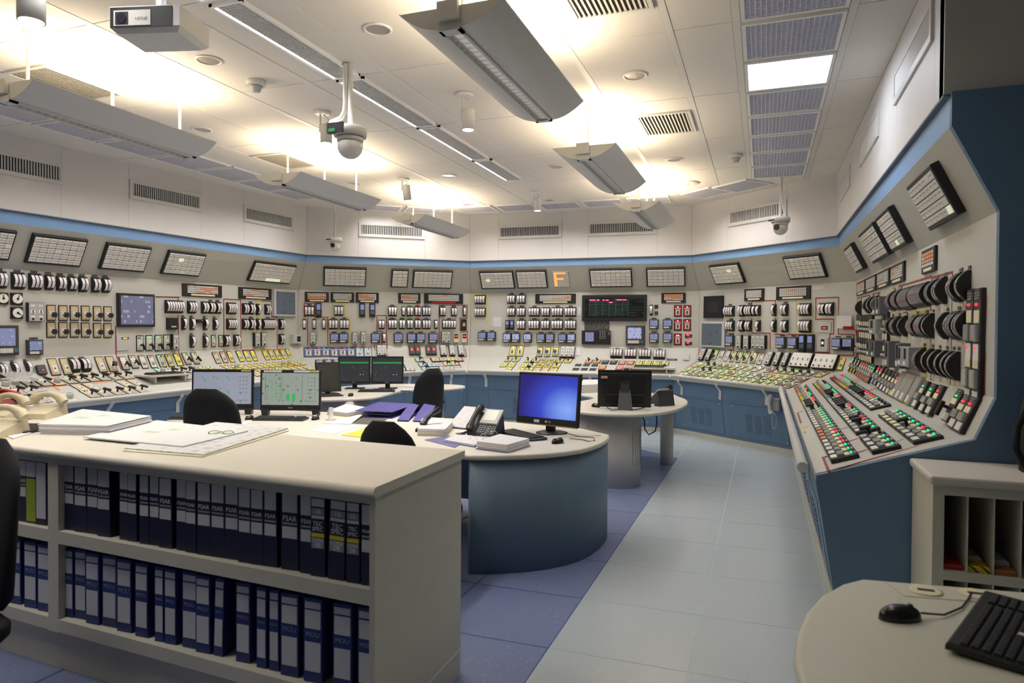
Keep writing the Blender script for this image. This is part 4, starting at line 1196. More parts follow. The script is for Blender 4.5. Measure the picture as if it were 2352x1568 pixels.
prow(1, 'H', zG, [(230, 645, 'gb'), (308, 651, 'gb'), (386, 658, 'gb'), (470, 663, '', 'pistol'), (565, 668, '', 'pistol'), (645, 677, 'gb'), (735, 686, 'gb'), (825, 693, 'rb', 'glass'), (918, 703, 'gb'), (1020, 712, 'gb'), (1120, 722, 'rb', 'knob', 'white'), (1218, 732, 'rb', 'glass', 'white'), (1312, 741, 'rb'), (1418, 751, 'gb', 'knob', 'yellow'), (1525, 761, 'gb', 'knob', 'yellow'), (1640, 771, 'bb', 'glass', 'tan'), (1770, 783, 'gb', 'glass', 'tan')], 'lime', 'knob', '', .088, .17)
prow(1, 'H', zG, [(195, 712, 'gb'), (285, 718, 'rb', 'glass'), (370, 724, 'rb', 'glass'), (455, 730, 'gb', 'glass'), (545, 738, 'gb'), (640, 748, '', 'glass'), (725, 760, 'rb'), (815, 770, 'rb'), (905, 781, 'gb'), (1000, 790, 'gb'), (1098, 800, 'gb'), (1195, 810, 'gb', 'glass'), (1300, 820, 'gb'), (1408, 832, 'gb'), (1500, 845, 'gb', 'glass', 'tan'), (1615, 862, 'gb', 'glass', 'tan')], 'lime', 'knob', '', .088, .16)

# ---- right console: banks of small modules
M_dtag = print_mat('module_text', (.03, .03, .03), (.55, .55, .55), 60, 70, .5)
M_clear = mat('clear_knob', (.50, .50, .50), .12, alpha=.75)
mod_colors = dict(w=M_wplas, c=M_creamtag, o=mat('tag_orange', (.65, .25, .12), .5), y=mat('tag_yellow', (.72, .62, .08), .5), b=mat('tag_cyan', (.40, .55, .62), .5), r=mat('tag_red', (.35, .05, .04), .5))
def module_proto(w, h, tagc, knob, lamp, th=.024):
    def make():
        mb = MB(); mb.cham(-w / 2, w / 2, -h / 2, h / 2, 0, th, .003)
        S = []
        t = MB(); t.box(-w * .37, w * .37, -h * .46, -h * .24, th - .001, th + .005); S.append(('tag', t.mesh('tag', mod_colors[tagc]), Matrix()))
        t = MB(); t.box(-w * .37, w * .37, h * .04, h * .21, th - .001, th + .004); S.append(('label_plate', t.mesh('label_plate', mod_colors['c' if knob != 'white' else 'w']), Matrix()))
        t = MB(); t.box(-w * .30, w * .30, h * .34, h * .47, th - .001, th + .003); S.append(('text_tag', t.mesh('text_tag', M_dtag), Matrix()))
        if knob == 'handle':
            t = MB(); t.tube([(0, -h * .1, th), (0, -h * .1, th + .045)], .010, 8); t.cham(-.018, .018, -h * .42, h * .02, th + .04, th + .062, .006); S.append(('switch_handle', t.mesh('switch_handle', M_black), Matrix()))
        elif knob == 'ball':
            t = MB(); t.sphere((0, -h * .1, th + .014), .016, 10, 6); S.append(('knob', t.mesh('knob', M_lgrey), Matrix()))
        else:
            t = MB(); t.cham(-w * .33, w * .33, -h * .21, h * .02, th, th + .022, .006); S.append(('knob', t.mesh('knob', M_clear if knob == 'clear' else M_mgrey), Matrix()))
        if lamp:
            t = MB(); t.lathe([(.0078, th), (.0078, th + .007), (.005, th + .011), (.002, th + .012)], 10, (0, min(h * .285, .06) if h < .25 else h * .285, 0)); S.append(('indicator_lamp', t.mesh('indicator_lamp', LAMP.get(lamp, M_blackm)), Matrix()))
        return dict(name='control_module', mesh=mb.mesh('control_module', M_black), subs=S)
    return cached(('mod', round(w, 3), round(h, 3), tagc, knob, lamp), make)
def bench_pt(x, y):
    u, v, n, c, _ = FR[0, 'H']
    # point of the bench plane above (x, y)
    return Vector((x, y, c.z - ((x - c.x) * n.x + (y - c.y) * n.y) / n.z))
def bank(xc, ya, yb, n, lamps, tags, knobs):
    for k in range(n):
        y = ya + (yb - ya) * k / (n - 1)
        put(0, 'H', module_proto(.120, .146, tags[k % len(tags)] if k < len(tags) else tags[-1], knobs[min(k, len(knobs) - 1)], lamps[min(k, len(lamps) - 1)]), bench_pt(xc, y))
KB = dict(c='clear', h='handle', g='grey', w='white')
def ks(s):
    return [KB[q] for q in s]
bank(.437, 4.235, 8.95, 35, 'gggrrgrrgggggggggbbbbrrrbgggbbrrbggg', 'wwwwwoooowwwwwwwwwyywwyyyyoyyoooooro', ks('cccccccccccccccchhhhcccccccccccccccccccc'))
bank(.640, 4.235, 4.67, 4, 'gggb', 'wwww', ks('ccgh'))
bank(.640, 4.93, 8.93, 30, 'gggrrbggbrrbbbbrrggggbggggbbbb', 'wwwwcwwwwwwwwwwbbbooooooyyyyyy', ks('ghhggggghhhhggghhhccccccccccccc'))
bank(.840, 4.25, 5.34, 9, 'ggrgggggg', 'wwwwccccc', ks('ccghcccccc'))
bank(.840, 5.83, 9.05, 24, 'bbbgrrrrrrgggbbbgggggrrr', 'wwwwwwwwbbbooyyyyooorrrr', ks('wwcgghhhhhccccccccccccccc'))
# modules standing on the sloped board
for k, (x, y, lamp, kn) in enumerate([(945, 375, 'g', 'clear'), (1080, 440, 'g', 'clear'), (1210, 480, 'r', 'clear'), (1545, 585, 'g', 'handle'), (1665, 690, 'r', 'clear'), (1790, 745, 'r', 'clear')]):
    put(0, 'S', module_proto(.13, .205, 'w', kn, lamp), hit(0, 'S', *zR4(x, y)))
for (a, b, n, lamp, tg, kn) in [((845, 360), (905, 385), 3, 'g', 'y', 'clear'), ((935, 405), (1065, 470), 7, 'r', 'o', 'clear'), ((1118, 475), (1150, 490), 2, 'r', 'b', 'clear'), ((1185, 520), (1290, 575), 4, '', 'w', 'clear'), ((1325, 590), (1326, 590), 1, 'r', 'y', 'clear')]:
    for k in range(n):
        t = k / max(1, n - 1)
        put(0, 'S', module_proto(.12, .20, tg, kn, 'g' if (lamp == 'r' and k > 3) else lamp), hit(0, 'S', *zR2(a[0] + (b[0] - a[0]) * t, a[1] + (b[1] - a[1]) * t)))
bl = MB(); bl.cham(-.085, .085, -.11, .11, 0, .03, .004); blt = MB(); blt.box(-.05, .03, -.10, -.045, .029, .034)
blp = dict(name='blank_module', mesh=bl.mesh('blank_module', mat('blank_grey', (.30, .295, .27), .5)), subs=[('tag', blt.mesh('tag', M_wplas), Matrix())])
for p in [(1365, 590), (1415, 610), (1465, 630), (1530, 655)]:
    put(0, 'S', blp, hit(0, 'S', *zR2(*p)))
# modules on the vertical board
for z, x, y, lamp in [(zR, 1750, 985, 'r'), (zR, 1855, 990, 'r'), (zR2, 2140, 420, 'r'), (zR2, 2225, 440, 'r')]:
    put(0, 'V', module_proto(.13, .40 if z is zR else .43, 'w', 'clear', lamp), hit(0, 'V', *z(x, y)))
for y0, y1, h in [(985, 995, .27), (1285, 1310, .28)]:
    for k in range(7):
        put(0, 'V', module_proto(.11, h, 'c', 'ball', ''), hit(0, 'V', *zR(240 + 25 * k, y0 + (y1 - y0) * k / 6 + 10)))
    for k in range(3):
        put(0, 'V', module_proto(.09, h, 'r', 'grey', ''), hit(0, 'V', *zR(190 + 18 * k, y0 - 5 + k)))
    for k in range(2):
        put(0, 'V', module_proto(.11, h, 'c', 'ball', ''), hit(0, 'V', *zR(565 + 35 * k, y0 + 10 + k * 4 + (45 if y0 > 1200 else 0))))
def grey_station(x, y, wz, h, dark=True, fc='V', z=zR):
    ctr, wm, hm = rect(0, fc, z, x, y, wz, h)
    t = MB(); t.cham(-wm / 2, wm / 2, -hm / 2, hm / 2, 0, .08, .004)
    f = MB(); f.box(-wm * .2, wm * .1, -hm * .1, hm * .42, .079, .083); g = MB(); g.box(-wm * .3, wm * .1, -hm * .42, -hm * .22, .079, .085)
    put(0, fc, dict(name='grey_station', mesh=t.mesh('grey_station', M_dgrey if dark else M_mgrey), subs=[('bar_window', f.mesh('bar_window', M_blackm), Matrix()), ('tag', g.mesh('tag', M_wplas), Matrix())]), ctr)
grey_station(520, 725, 50, 235); grey_station(572, 715, 55, 240); grey_station(432, 1290, 55, 210); grey_station(500, 1300, 60, 215); grey_station(490, 1000, 100, 200, False)
grey_station(705, 1370, 60, 350); grey_station(860, 1390, 60, 340); grey_station(900, 1400, 70, 270, False); grey_station(980, 1410, 90, 270, False)

# ---- coloured mimic lines
def mimic(seg, fc, z, pts, m=M_redline, w=.014):
    u, v, n, c, _ = FR[seg, fc]
    Q = []
    for p in pts:
        h_ = hit(seg, fc, *z(*p)) - c
        Q.append((h_.dot(u), h_.dot(v)))
    mb = MB()
    for (a, b) in zip(Q, Q[1:]):
        A, B = Vector(a), Vector(b)
        if (B - A).length < .005:
            continue
        d = (B - A).normalized(); p_ = Vector((-d.y, d.x)) * w / 2
        A2, B2 = A - d * w / 2, B + d * w / 2
        mb.prism([tuple(A2 - p_), tuple(B2 - p_), tuple(B2 + p_), tuple(A2 + p_)], .0002, .0022)
    if mb.v:
        obj('mimic_line', mb, m, CON[seg], CINV[seg] @ frame_at(seg, fc, c))
R_, Y_, O_ = M_redline, M_yelline, M_orgline
for a in [(4, 'V', zA, [(2100, 478), (2420, 484)], R_), (4, 'V', zB, [(0, 243), (287, 250), (287, 290)], R_), (4, 'V', zB, [(287, 480), (297, 965)], R_), (4, 'V', zA, [(1558, 882), (1565, 1250)], R_),
          (4, 'V', zB, [(905, 960), (902, 272), (1130, 286), (1138, 962)], R_), (4, 'V', zB, [(1345, 925), (1342, 292), (1407, 295), (1410, 720)], Y_), (4, 'V', zB, [(1410, 298), (1548, 302), (1550, 513), (1620, 517), (1625, 920)], R_), (4, 'V', zB, [(1310, 935), (1310, 718), (1350, 718)], Y_),
          (4, 'S', zB, [(298, 985), (370, 1170)], R_), (4, 'S', zB, [(908, 965), (965, 1120)], R_), (4, 'S', zB, [(1145, 962), (1312, 958), (1360, 1090)], R_), (4, 'S', zB, [(1395, 938), (1440, 1090)], Y_), (4, 'S', zB, [(1625, 930), (1690, 1080)], R_), (4, 'S', zA, [(1568, 1260), (1640, 1460)], R_),
          (4, 'H', zB, [(1365, 1105), (1440, 1150), (1560, 1215), (1640, 1270)], R_), (4, 'H', zB, [(970, 1135), (1040, 1180), (1190, 1255)], R_), (4, 'H', zB, [(375, 1180), (480, 1250)], R_), (4, 'H', zB, [(1700, 1095), (1900, 1190), (2160, 1280)], R_), (4, 'H', zB, [(1640, 1195), (1860, 1180)], Y_),
          (4, 'H', zL3, [(600, 880), (1480, 800), (2350, 730)], O_, .02), (4, 'H', zL3, [(960, 845), (1170, 975), (1380, 960), (2350, 870)], O_, .02), (4, 'H', zL3, [(590, 705), (820, 685)], R_), (4, 'H', zL3, [(1160, 655), (1560, 635)], O_, .016), (4, 'H', zL3, [(1700, 622), (2200, 595)], O_, .016), (4, 'H', zL3, [(590, 880), (800, 1000), (900, 1010)], O_, .012), (4, 'H', zL3, [(1150, 950), (1360, 910)], O_, .012), (4, 'H', zL3, [(1820, 1100), (2280, 1050)], O_, .012), (4, 'H', zL3, [(720, 935), (850, 920)], mat('mimic_blue', (.08, .08, .4), .5), .012),
          (3, 'V', zC, [(155, 795), (155, 402), (110, 402), (110, 215), (250, 215), (252, 400), (425, 402), (428, 785)], R_), (3, 'V', zC, [(430, 780), (430, 400), (502, 398), (502, 210), (657, 210), (657, 398), (727, 400), (727, 780)], Y_), (3, 'V', zC, [(1155, 778), (1155, 590), (1090, 585), (1090, 378), (1216, 378), (1220, 590), (1228, 780)], R_), (3, 'V', zC, [(1930, 760), (1930, 237), (2308, 238), (2306, 412), (2212, 412), (2212, 580), (2308, 582), (2308, 770)], R_),
          (3, 'S', zC, [(108, 805), (122, 955), (465, 955), (450, 800)], R_), (3, 'S', zC, [(455, 790), (475, 960)], Y_), (3, 'S', zC, [(735, 785), (795, 785), (808, 920)], Y_), (3, 'S', zC, [(805, 800), (1012, 800), (1025, 915)], R_), (3, 'S', zC, [(1055, 790), (1072, 915)], R_), (3, 'S', zC, [(1228, 790), (1243, 918)], R_), (3, 'S', zC, [(1930, 770), (1945, 915)], Y_), (3, 'S', zC, [(2270, 775), (2300, 928), (2210, 932)], R_),
          (3, 'H', zC, [(260, 985), (305, 1110)], Y_), (3, 'H', zC, [(1590, 948), (1700, 1105)], Y_), (3, 'H', zC, [(1590, 948), (2060, 940)], Y_), (3, 'H', zC, [(1805, 955), (1840, 1008), (2265, 1000), (2215, 935)], R_), (3, 'H', zC, [(2190, 1010), (2230, 1080), (2010, 1085)], R_), (3, 'H', zC, [(1365, 955), (1465, 1090)], R_),
          (2, 'V', zD, [(178, 1295), (170, 745), (448, 745), (445, 1295)], Y_),
          (1, 'V', zF, [(1110, 1415), (1110, 1205), (860, 1200), (865, 770), (1182, 762), (1180, 1218), (1490, 1222), (1490, 1435)], R_), (1, 'V', zF, [(1490, 1215), (1455, 1215), (1458, 745), (1668, 742), (1665, 1200), (1530, 1200)], Y_), (1, 'V', zF, [(500, 1400), (502, 1195), (618, 1195), (615, 1420)], R_), (1, 'V', zF, [(1710, 1465), (1912, 1468), (1915, 1215), (1965, 1215), (1968, 1015), (1725, 1015), (1728, 730), (2035, 720), (2030, 1215), (2240, 1225), (2238, 1505), (2035, 1500)], R_),
          (1, 'S', zG, [(388, 360), (375, 505)], R_), (1, 'S', zG, [(735, 350), (855, 380)], R_), (1, 'S', zG, [(1285, 560), (1325, 385), (1420, 390), (1375, 575)], Y_), (1, 'S', zG, [(1480, 580), (1535, 380), (1945, 405), (1880, 615)], Y_), (1, 'S', zG, [(2210, 645), (2265, 450), (2349, 450)], R_),
          (1, 'H', zG, [(370, 515), (90, 710)], R_), (1, 'H', zG, [(1270, 570), (1040, 700), (960, 770)], R_), (1, 'H', zG, [(1370, 580), (1180, 680), (1060, 790)], Y_), (1, 'H', zG, [(1470, 600), (1290, 730), (1180, 830)], R_), (1, 'H', zG, [(1880, 620), (1700, 720), (1520, 850)], Y_), (1, 'H', zG, [(2205, 655), (2040, 665), (1610, 915), (1500, 905)], R_),
          (0, 'V', zR, [(175, 875), (170, 620), (330, 575), (325, 870), (175, 880)], R_), (0, 'V', zR, [(380, 845), (380, 565), (478, 535), (475, 840), (380, 850)], R_), (0, 'V', zR, [(735, 810), (738, 455), (1175, 322), (1170, 768), (735, 815)], R_), (0, 'V', zR, [(1180, 340), (1458, 262), (1438, 1360)], R_), (0, 'V', zR, [(642, 1165), (648, 480), (712, 465), (710, 850), (775, 850), (768, 1560)], Y_), (0, 'V', zR, [(890, 1240), (915, 820), (1085, 800)], Y_), (0, 'V', zR, [(1170, 820), (1168, 1300)], R_), (0, 'V', zR, [(1115, 1200), (1105, 1568)], Y_), (0, 'V', zR, [(1700, 1370), (1690, 1180), (1705, 610), (1915, 585), (1890, 1395)], R_), (0, 'V', zR, [(410, 855), (405, 1420)], R_), (0, 'V', zR, [(170, 870), (160, 1400)], R_),
          (0, 'V', zR2, [(2105, 625), (2108, 250)], R_), (0, 'V', zR2, [(2268, 680), (2275, 240)], R_), (0, 'V', zR2, [(1685, 510), (1690, 200)], R_), (0, 'V', zR2, [(1895, 570), (1905, 420)], R_), (0, 'V', zR2, [(1640, 500), (1650, 110)], Y_),
          (0, 'S', zR2, [(1645, 510), (1470, 800)], Y_), (0, 'S', zR2, [(1685, 520), (1520, 810)], R_), (0, 'S', zR2, [(1680, 518), (1900, 580)], R_), (0, 'S', zR2, [(2265, 695), (2050, 1085)], R_), (0, 'S', zR2, [(2110, 640), (2090, 690)], R_), (0, 'S', zR2, [(2112, 640), (2262, 690)], R_), (0, 'S', zR2, [(1235, 420), (1130, 610)], R_),
          (0, 'H', zR2, [(580, 1512), (2030, 1108)], R_), (0, 'H', zR2, [(580, 1512), (520, 1365), (555, 1355)], R_), (0, 'H', zR2, [(280, 992), (245, 885), (300, 870)], R_), (0, 'H', zR2, [(980, 905), (1370, 790), (1470, 815)], Y_), (0, 'H', zR2, [(1400, 855), (1515, 820)], R_), (0, 'H', zR2, [(1400, 858), (1570, 968)], R_), (0, 'H', zR2, [(660, 1000), (735, 978)], Y_), (0, 'H', zR2, [(700, 1065), (780, 1045)], R_), (0, 'H', zR2, [(790, 1195), (885, 1165)], R_), (0, 'H', zR2, [(890, 1315), (970, 1290)], R_), (0, 'H', zR2, [(1130, 1090), (1260, 1050)], R_), (0, 'H', zR2, [(1330, 1190), (1395, 1168)], R_), (0, 'H', zR2, [(1760, 1068), (1890, 1030), (1905, 1000)], R_), (0, 'H', zR2, [(320, 1095), (310, 1045), (350, 1035)], Y_), (0, 'H', zR2, [(190, 660), (220, 720)], R_), (0, 'H', zR2, [(245, 785), (210, 705)], Y_), (0, 'H', zR2, [(660, 625), (900, 545)], R_), (0, 'H', zR2, [(640, 600), (860, 530), (920, 510)], Y_), (0, 'H', zR2, [(800, 720), (1060, 630), (1130, 612)], R_), (0, 'H', zR2, [(820, 715), (900, 780)], Y_, .03), (0, 'H', zR2, [(1180, 700), (1250, 680)], Y_)]:
    mimic(*a)

# two loose-looking operating handles in the corner of the right console
for (x, y, m_, nm) in ((185, 1015, M_red, 'red_handle'), (155, 1290, M_black, 'black_handle')):
    k = MB(); k.cham(-.05, .05, -.035, .035, 0, .05, .008); k.box(-.012, .012, -.02, .02, .05, .17)
    put(0, 'V', dict(name=nm, mesh=k.mesh(nm, m_), subs=[]), hit(0, 'V', *zR(x, y)))

# ================================================================== CEILING FITTINGS
# ---- pendant uplights: curved wings round a louvred slot
M_pend = mat('pendant_shell', (.68, .665, .63), .45)
M_louv = mat('louvre_aluminium', (.75, .75, .76), .2, metal=1)
def pendant(cx, y0, y1, label, lit=True):
    yc = (y0 + y1) / 2; L = y1 - y0
    o = thing('pendant_light', label, 'pendant lamp', (cx, yc, 2.99), 0, 'hanging uplights')
    # wing cross-section: flat bottom slot 0.10 wide, wings curving up to the tips
    for sgn in (-1, 1):
        rows = []
        for yy in (-L / 2, L / 2):
            row = []
            for k in range(13):
                t = k / 12
                row.append((sgn * (.055 + .225 * t), yy, .012 + .105 * t ** 1.9))
            rows.append(row)
        mb = MB()
        top = [[(p[0], p[1], p[2] + .006) for p in r] for r in rows]
        a = rows if sgn < 0 else rows[::-1]
        b = top[::-1] if sgn < 0 else top
        mb.grid(a); mb.grid(b)
        for e in (0, 1):
            mb.grid([rows[e], top[e]], smooth=False)
        mb.grid([[rows[0][-1], rows[1][-1]], [top[0][-1], top[1][-1]]], smooth=False)
        obj('wing', mb, M_pend, o)
    mb = MB()
    for sx in (-1, 1):
        mb.box(sx * .05 - .008, sx * .05 + .008, -L / 2, L / 2, 0, .05)
    mb.box(-.058, .058, -L / 2 - .005, -L / 2 + .06, 0, .045); mb.box(-.058, .058, L / 2 - .04, L / 2, 0, .045)
    obj('slot_frame', mb, M_pend, o)
    # end plate with ballast box (near end)
    ep = [(-.28, .117)] + [(-(.055 + .225 * t / 6), .012 + .105 * (t / 6) ** 1.9) for t in range(5, -1, -1)] + [(.055 + .225 * t / 6, .012 + .105 * (t / 6) ** 1.9) for t in range(0, 7)]
    for yy in (-L / 2 + .002, L / 2 - .006):
        mb = MB(); mb.prism(ep, 0, .004); mb.xf(Matrix(((1, 0, 0, 0), (0, 0, 1, yy), (0, 1, 0, 0), (0, 0, 0, 1))))
        obj('end_plate', mb, M_pend, o)
    mb = MB(); mb.box(-.055, .055, -L / 2 - .03, -L / 2 - .002, .045, .135); obj('ballast_box', mb, M_pend, o)
    mb = MB(); mb.box(-.042, .042, -.0015, .0015, .006, .04); me = mb.mesh('louvre_blade', M_louv)
    nb = int((L - .12) / .06)
    for k in range(nb + 1):
        link('louvre_blade', me, o, T(0, -L / 2 + .07 + (L - .13) * k / nb, 0))
    mb = MB(); mb.box(-.043, .043, -L / 2 + .06, L / 2 - .04, .044, .048); obj('reflector', mb, mat('reflector_glow', (.6, .58, .54), .35, emit=.35, ecol=(1, .92, .8)), o)  # glow put into the reflector in place of bounced lamplight
    for yy in (-.62, .02, .66):
        mb = MB(); mb.tube([(0, yy, .05), (0, yy, ZC - 2.99)], .011, 10); mb.lathe([(.03, ZC - 3.004), (.03, ZC - 2.99)], 12, (0, yy, 0))
        obj('hanging_rod', mb, M_wplas, o)
    mb = MB(); mb.tube([(0, -L / 2 + .08, .075), (0, L / 2 - .06, .075)], .014, 10)
    obj('fluorescent_tube', mb, mat('warm_tube', (1, .9, .75), .4, emit=10 if lit else 0, ecol=WARM), o)
    la = bpy.data.lights.new('pendant_uplight', 'AREA'); la.shape = 'RECTANGLE'; la.size = .2; la.size_y = L - .2
    la.energy = PENDANT_W; la.color = WARM; la.spread = math.radians(165)
    lo = bpy.data.objects.new('uplight', la); COL.objects.link(lo); lo.parent = o
    lo.location = (0, 0, .105); lo.rotation_euler = (math.pi, 0, 0)
    return o
PEN = [(-1.46, 3.06, 4.62, 'largest hanging uplight, grey winged, at the top centre of the picture'),
       (-1.46, 5.72, 7.3, 'second hanging uplight on the right, wings lit, above the right desk'),
       (-1.47, 8.38, 9.95, 'farthest hanging uplight on the right, in front of the back wall'),
       (-4.66, 3.06, 4.62, 'nearest hanging uplight on the left, long cream wings with louvred slot'),
       (-4.66, 5.74, 7.3, 'middle hanging uplight on the left, between the others'),
       (-4.62, 8.38, 9.95, 'farthest hanging uplight on the left, small, by the back left wall'),
       (-4.66, .4, 1.96, 'hanging uplight over the camera on the left')]
for p in PEN:
    pendant(*p)

# ---- recessed louvre panels along the walls
M_lframe = mat('panel_frame_white', (.80, .80, .80), .35)
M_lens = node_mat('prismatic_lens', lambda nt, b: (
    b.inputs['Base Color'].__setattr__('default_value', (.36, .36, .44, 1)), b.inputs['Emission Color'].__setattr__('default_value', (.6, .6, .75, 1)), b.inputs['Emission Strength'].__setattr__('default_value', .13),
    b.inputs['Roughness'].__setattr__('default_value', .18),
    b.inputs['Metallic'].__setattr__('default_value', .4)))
M_lensrib = mat('prismatic_rib', (.70, .70, .76), .25, metal=.2)
M_lit = mat('lit_lens', (1, 1, 1), .5, emit=5.5, ecol=(.9, .95, 1))
M_litrib = mat('lit_rib', (.9, .92, 1), .5, emit=2.2, ecol=(.8, .88, 1))
def light_panel(poly, label, lit=False, ribs=(18, 26), group='recessed ceiling light panels', power=1.0):
    """poly: 4 plan points (tl, tr, br, bl)"""
    P = [Vector(p) for p in poly]
    c = (P[0] + P[1] + P[2] + P[3]) / 4
    ux = ((P[1] - P[0]) + (P[2] - P[3])) / 2; uy = ((P[0] - P[3]) + (P[1] - P[2])) / 2
    w, h = ux.length, uy.length
    a = math.atan2(ux.y, ux.x)
    o = thing('ceiling_light_panel', label, 'ceiling light', (c.x, c.y, ZC - .02), a, group)
    f = MB(); b = .022
    for sx in (-1, 1):
        f.box(sx * (w / 2 - b / 2) - b / 2, sx * (w / 2 - b / 2) + b / 2, -h / 2, h / 2, 0, .0195)
        f.box(-w / 2 + b, w / 2 - b, sx * (h / 2 - b / 2) - b / 2, sx * (h / 2 - b / 2) + b / 2, 0, .0195)
    obj('frame', f, M_lframe, o)
    k = MB(); k.box(-w / 2 + b, w / 2 - b, -h / 2 + b, h / 2 - b, .012, .018); obj('lens', k, M_lit if lit else M_lens, o)
    k = MB()
    nx, ny = ribs
    for q in range(1, nx):
        x = -w / 2 + b + (w - 2 * b) * q / nx; k.box(x - .0022, x + .0022, -h / 2 + b, h / 2 - b, .004, .012)
    for q in range(1, ny):
        y = -h / 2 + b + (h - 2 * b) * q / ny; k.box(-w / 2 + b, w / 2 - b, y - .0015, y + .0015, .006, .012)
    obj('lens_ribs', k, M_litrib if lit else M_lensrib, o)['kind'] = 'stuff'
    if True:
        la = bpy.data.lights.new('panel_light', 'AREA'); la.shape = 'RECTANGLE'; la.size = w - .06; la.size_y = h - .06
        la.energy = PANEL_W if lit else LOUVRE_W * power; la.color = (.86, .93, 1) if lit else LOUVRE_C
        if not lit:
            la.spread = LOUVRE_SPREAD
        lo = bpy.data.objects.new('panel_light', la); COL.objects.link(lo); lo.parent = o; lo.location = (0, 0, -.004)
    return o
ys = [4.632 + 1.3517 * .5 * k for k in range(-4, 8)]
for k in range(len(ys) - 1):
    y0, y1 = ys[k] + .03, ys[k + 1] - .03
    lit = k == 5
    near = ORD[len(ys) - 2 - k]
    lab = 'lit white ceiling panel glowing above the right console' if lit else f'unlit bluish louvre panel in the right ceiling row, {near} from the far end'
    light_panel([(-.15, y1), (.465, y1), (.465, y0), (-.15, y0)], lab, lit, power=.2)
ysl = [4.632 + 1.3517 * .5 * k for k in range(-3, 7)]
for k in range(len(ysl) - 1):
    y0, y1 = ysl[k] + .025, ysl[k + 1] - .025
    light_panel([(-6.69, y1), (-6.07, y1), (-6.07, y0), (-6.69, y0)], f'louvre panel in the ceiling row along the left wall, {ORD[len(ysl) - 2 - k]} from its far end')
BK = [((-1.95, 10.16), (-1.32, 10.16), (-1.32, 10.67), (-1.92, 10.67)), ((-2.65, 10.15), (-2.04, 10.15), (-2.02, 10.67), (-2.62, 10.65)), ((-3.34, 10.15), (-2.72, 10.15), (-2.70, 10.67), (-3.32, 10.64)),
      ((-4.02, 10.08), (-3.43, 10.10), (-3.40, 10.65), (-4.0, 10.62)), ((-4.68, 10.04), (-4.10, 10.07), (-4.09, 10.60), (-4.66, 10.56))]
for k, q in enumerate(BK):
    light_panel([q[3], q[2], q[1], q[0]], f'louvre panel in the ceiling row along the back wall, {ORD[k]} from the right', ribs=(16, 22))
DR = [((-1.16, 10.05), (-.70, 9.80), (-.36, 10.12), (-.83, 10.50)), ((-.70, 9.72), (-.24, 9.40), (.14, 9.80), (-.335, 10.145))]
dd = seg_dir(1)
def diag_panel(c, w, h, ang, label):
    ux = Vector((math.cos(ang), math.sin(ang))); uy = Vector((-ux.y, ux.x)); c = Vector(c)
    light_panel([c - ux * w / 2 + uy * h / 2, c + ux * w / 2 + uy * h / 2, c + ux * w / 2 - uy * h / 2, c - ux * w / 2 - uy * h / 2], label, ribs=(16, 22))
ang_r = math.atan2(-dd.y, -dd.x)
diag_panel((-.77, 10.11), .56, .50, ang_r, 'louvre panel set diagonally over the right corner console, the left one')
diag_panel((-.285, 9.77), .60, .52, ang_r, 'louvre panel set diagonally over the right corner console, the right one')
dl = seg_dir(3); ang_l = math.atan2(-dl.y, -dl.x)
diag_panel((-5.82, 9.70), .60, .5, ang_l, 'louvre panel set diagonally over the left corner console, the left one')
diag_panel((-5.27, 10.10), .60, .5, ang_l, 'louvre panel set diagonally over the left corner console, the right one')
# ---- narrow fluorescent strip down the middle
M_strip = mat('strip_lens', (.5, .5, .5), .3, metal=.3, emit=.10)
for k, (y0, y1, nm) in enumerate([(3.32, 4.61, 'nearest'), (4.655, 5.95, 'second'), (6.0, 7.30, 'third'), (7.36, 8.44, 'farthest'), (1.95, 3.26, 'added just out of view for fill light'), (.6, 1.9, 'second one added out of view for fill light')]):  # last two strips are added out of view to brighten the foreground
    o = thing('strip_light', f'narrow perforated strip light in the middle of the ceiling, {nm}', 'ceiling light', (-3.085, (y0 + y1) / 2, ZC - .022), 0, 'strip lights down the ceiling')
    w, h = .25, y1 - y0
    f = MB()
    for sx in (-1, 1):
        f.box(sx * (w / 2 - .012) - .012, sx * (w / 2 - .012) + .012, -h / 2, h / 2, 0, .0215)
        f.box(-w / 2, w / 2, sx * (h / 2 - .01) - .01, sx * (h / 2 - .01) + .01, .001, .0215)
    obj('frame', f, mat('strip_frame_bright', (.9, .9, .9), .25), o)
    f = MB(); f.box(-w / 2 + .02, w / 2 - .02, -h / 2 + .02, h / 2 - .02, .016, .02); obj('lens', f, M_strip, o)
    f = MB(); f.tube([(-w / 2 + .03, -h / 2 + .03, .008), (-w / 2 + .03, h / 2 - .03, .008)], .006, 8); obj('edge_glint', f, mat('edge_glint_glow', (1, 1, 1), .4, emit=2.2), o)  # glowing tube stands in for the lamp's reflection along the edge
    f = MB()
    for q in range(1, 12):
        x = -w / 2 + .024 + (w - .048) * q / 12; f.box(x - .002, x + .002, -h / 2 + .02, h / 2 - .02, .007, .016)
    nq = int(h / .03)
    for q in range(1, nq):
        y = -h / 2 + .02 + (h - .04) * q / nq; f.box(-w / 2 + .024, w / 2 - .024, y - .002, y + .002, .007, .0155)
    la = bpy.data.lights.new('strip_light', 'AREA'); la.shape = 'RECTANGLE'; la.size = .2; la.size_y = h - .06; la.energy = STRIP_W; la.color = LOUVRE_C; la.spread = LOUVRE_SPREAD
    lo = bpy.data.objects.new('strip_lamp', la); COL.objects.link(lo); lo.parent = o; lo.location = (0, 0, -.003)
    obj('lens_ribs', f, mat('strip_rib', (.8, .8, .8), .3, metal=.4), o)['kind'] = 'stuff'
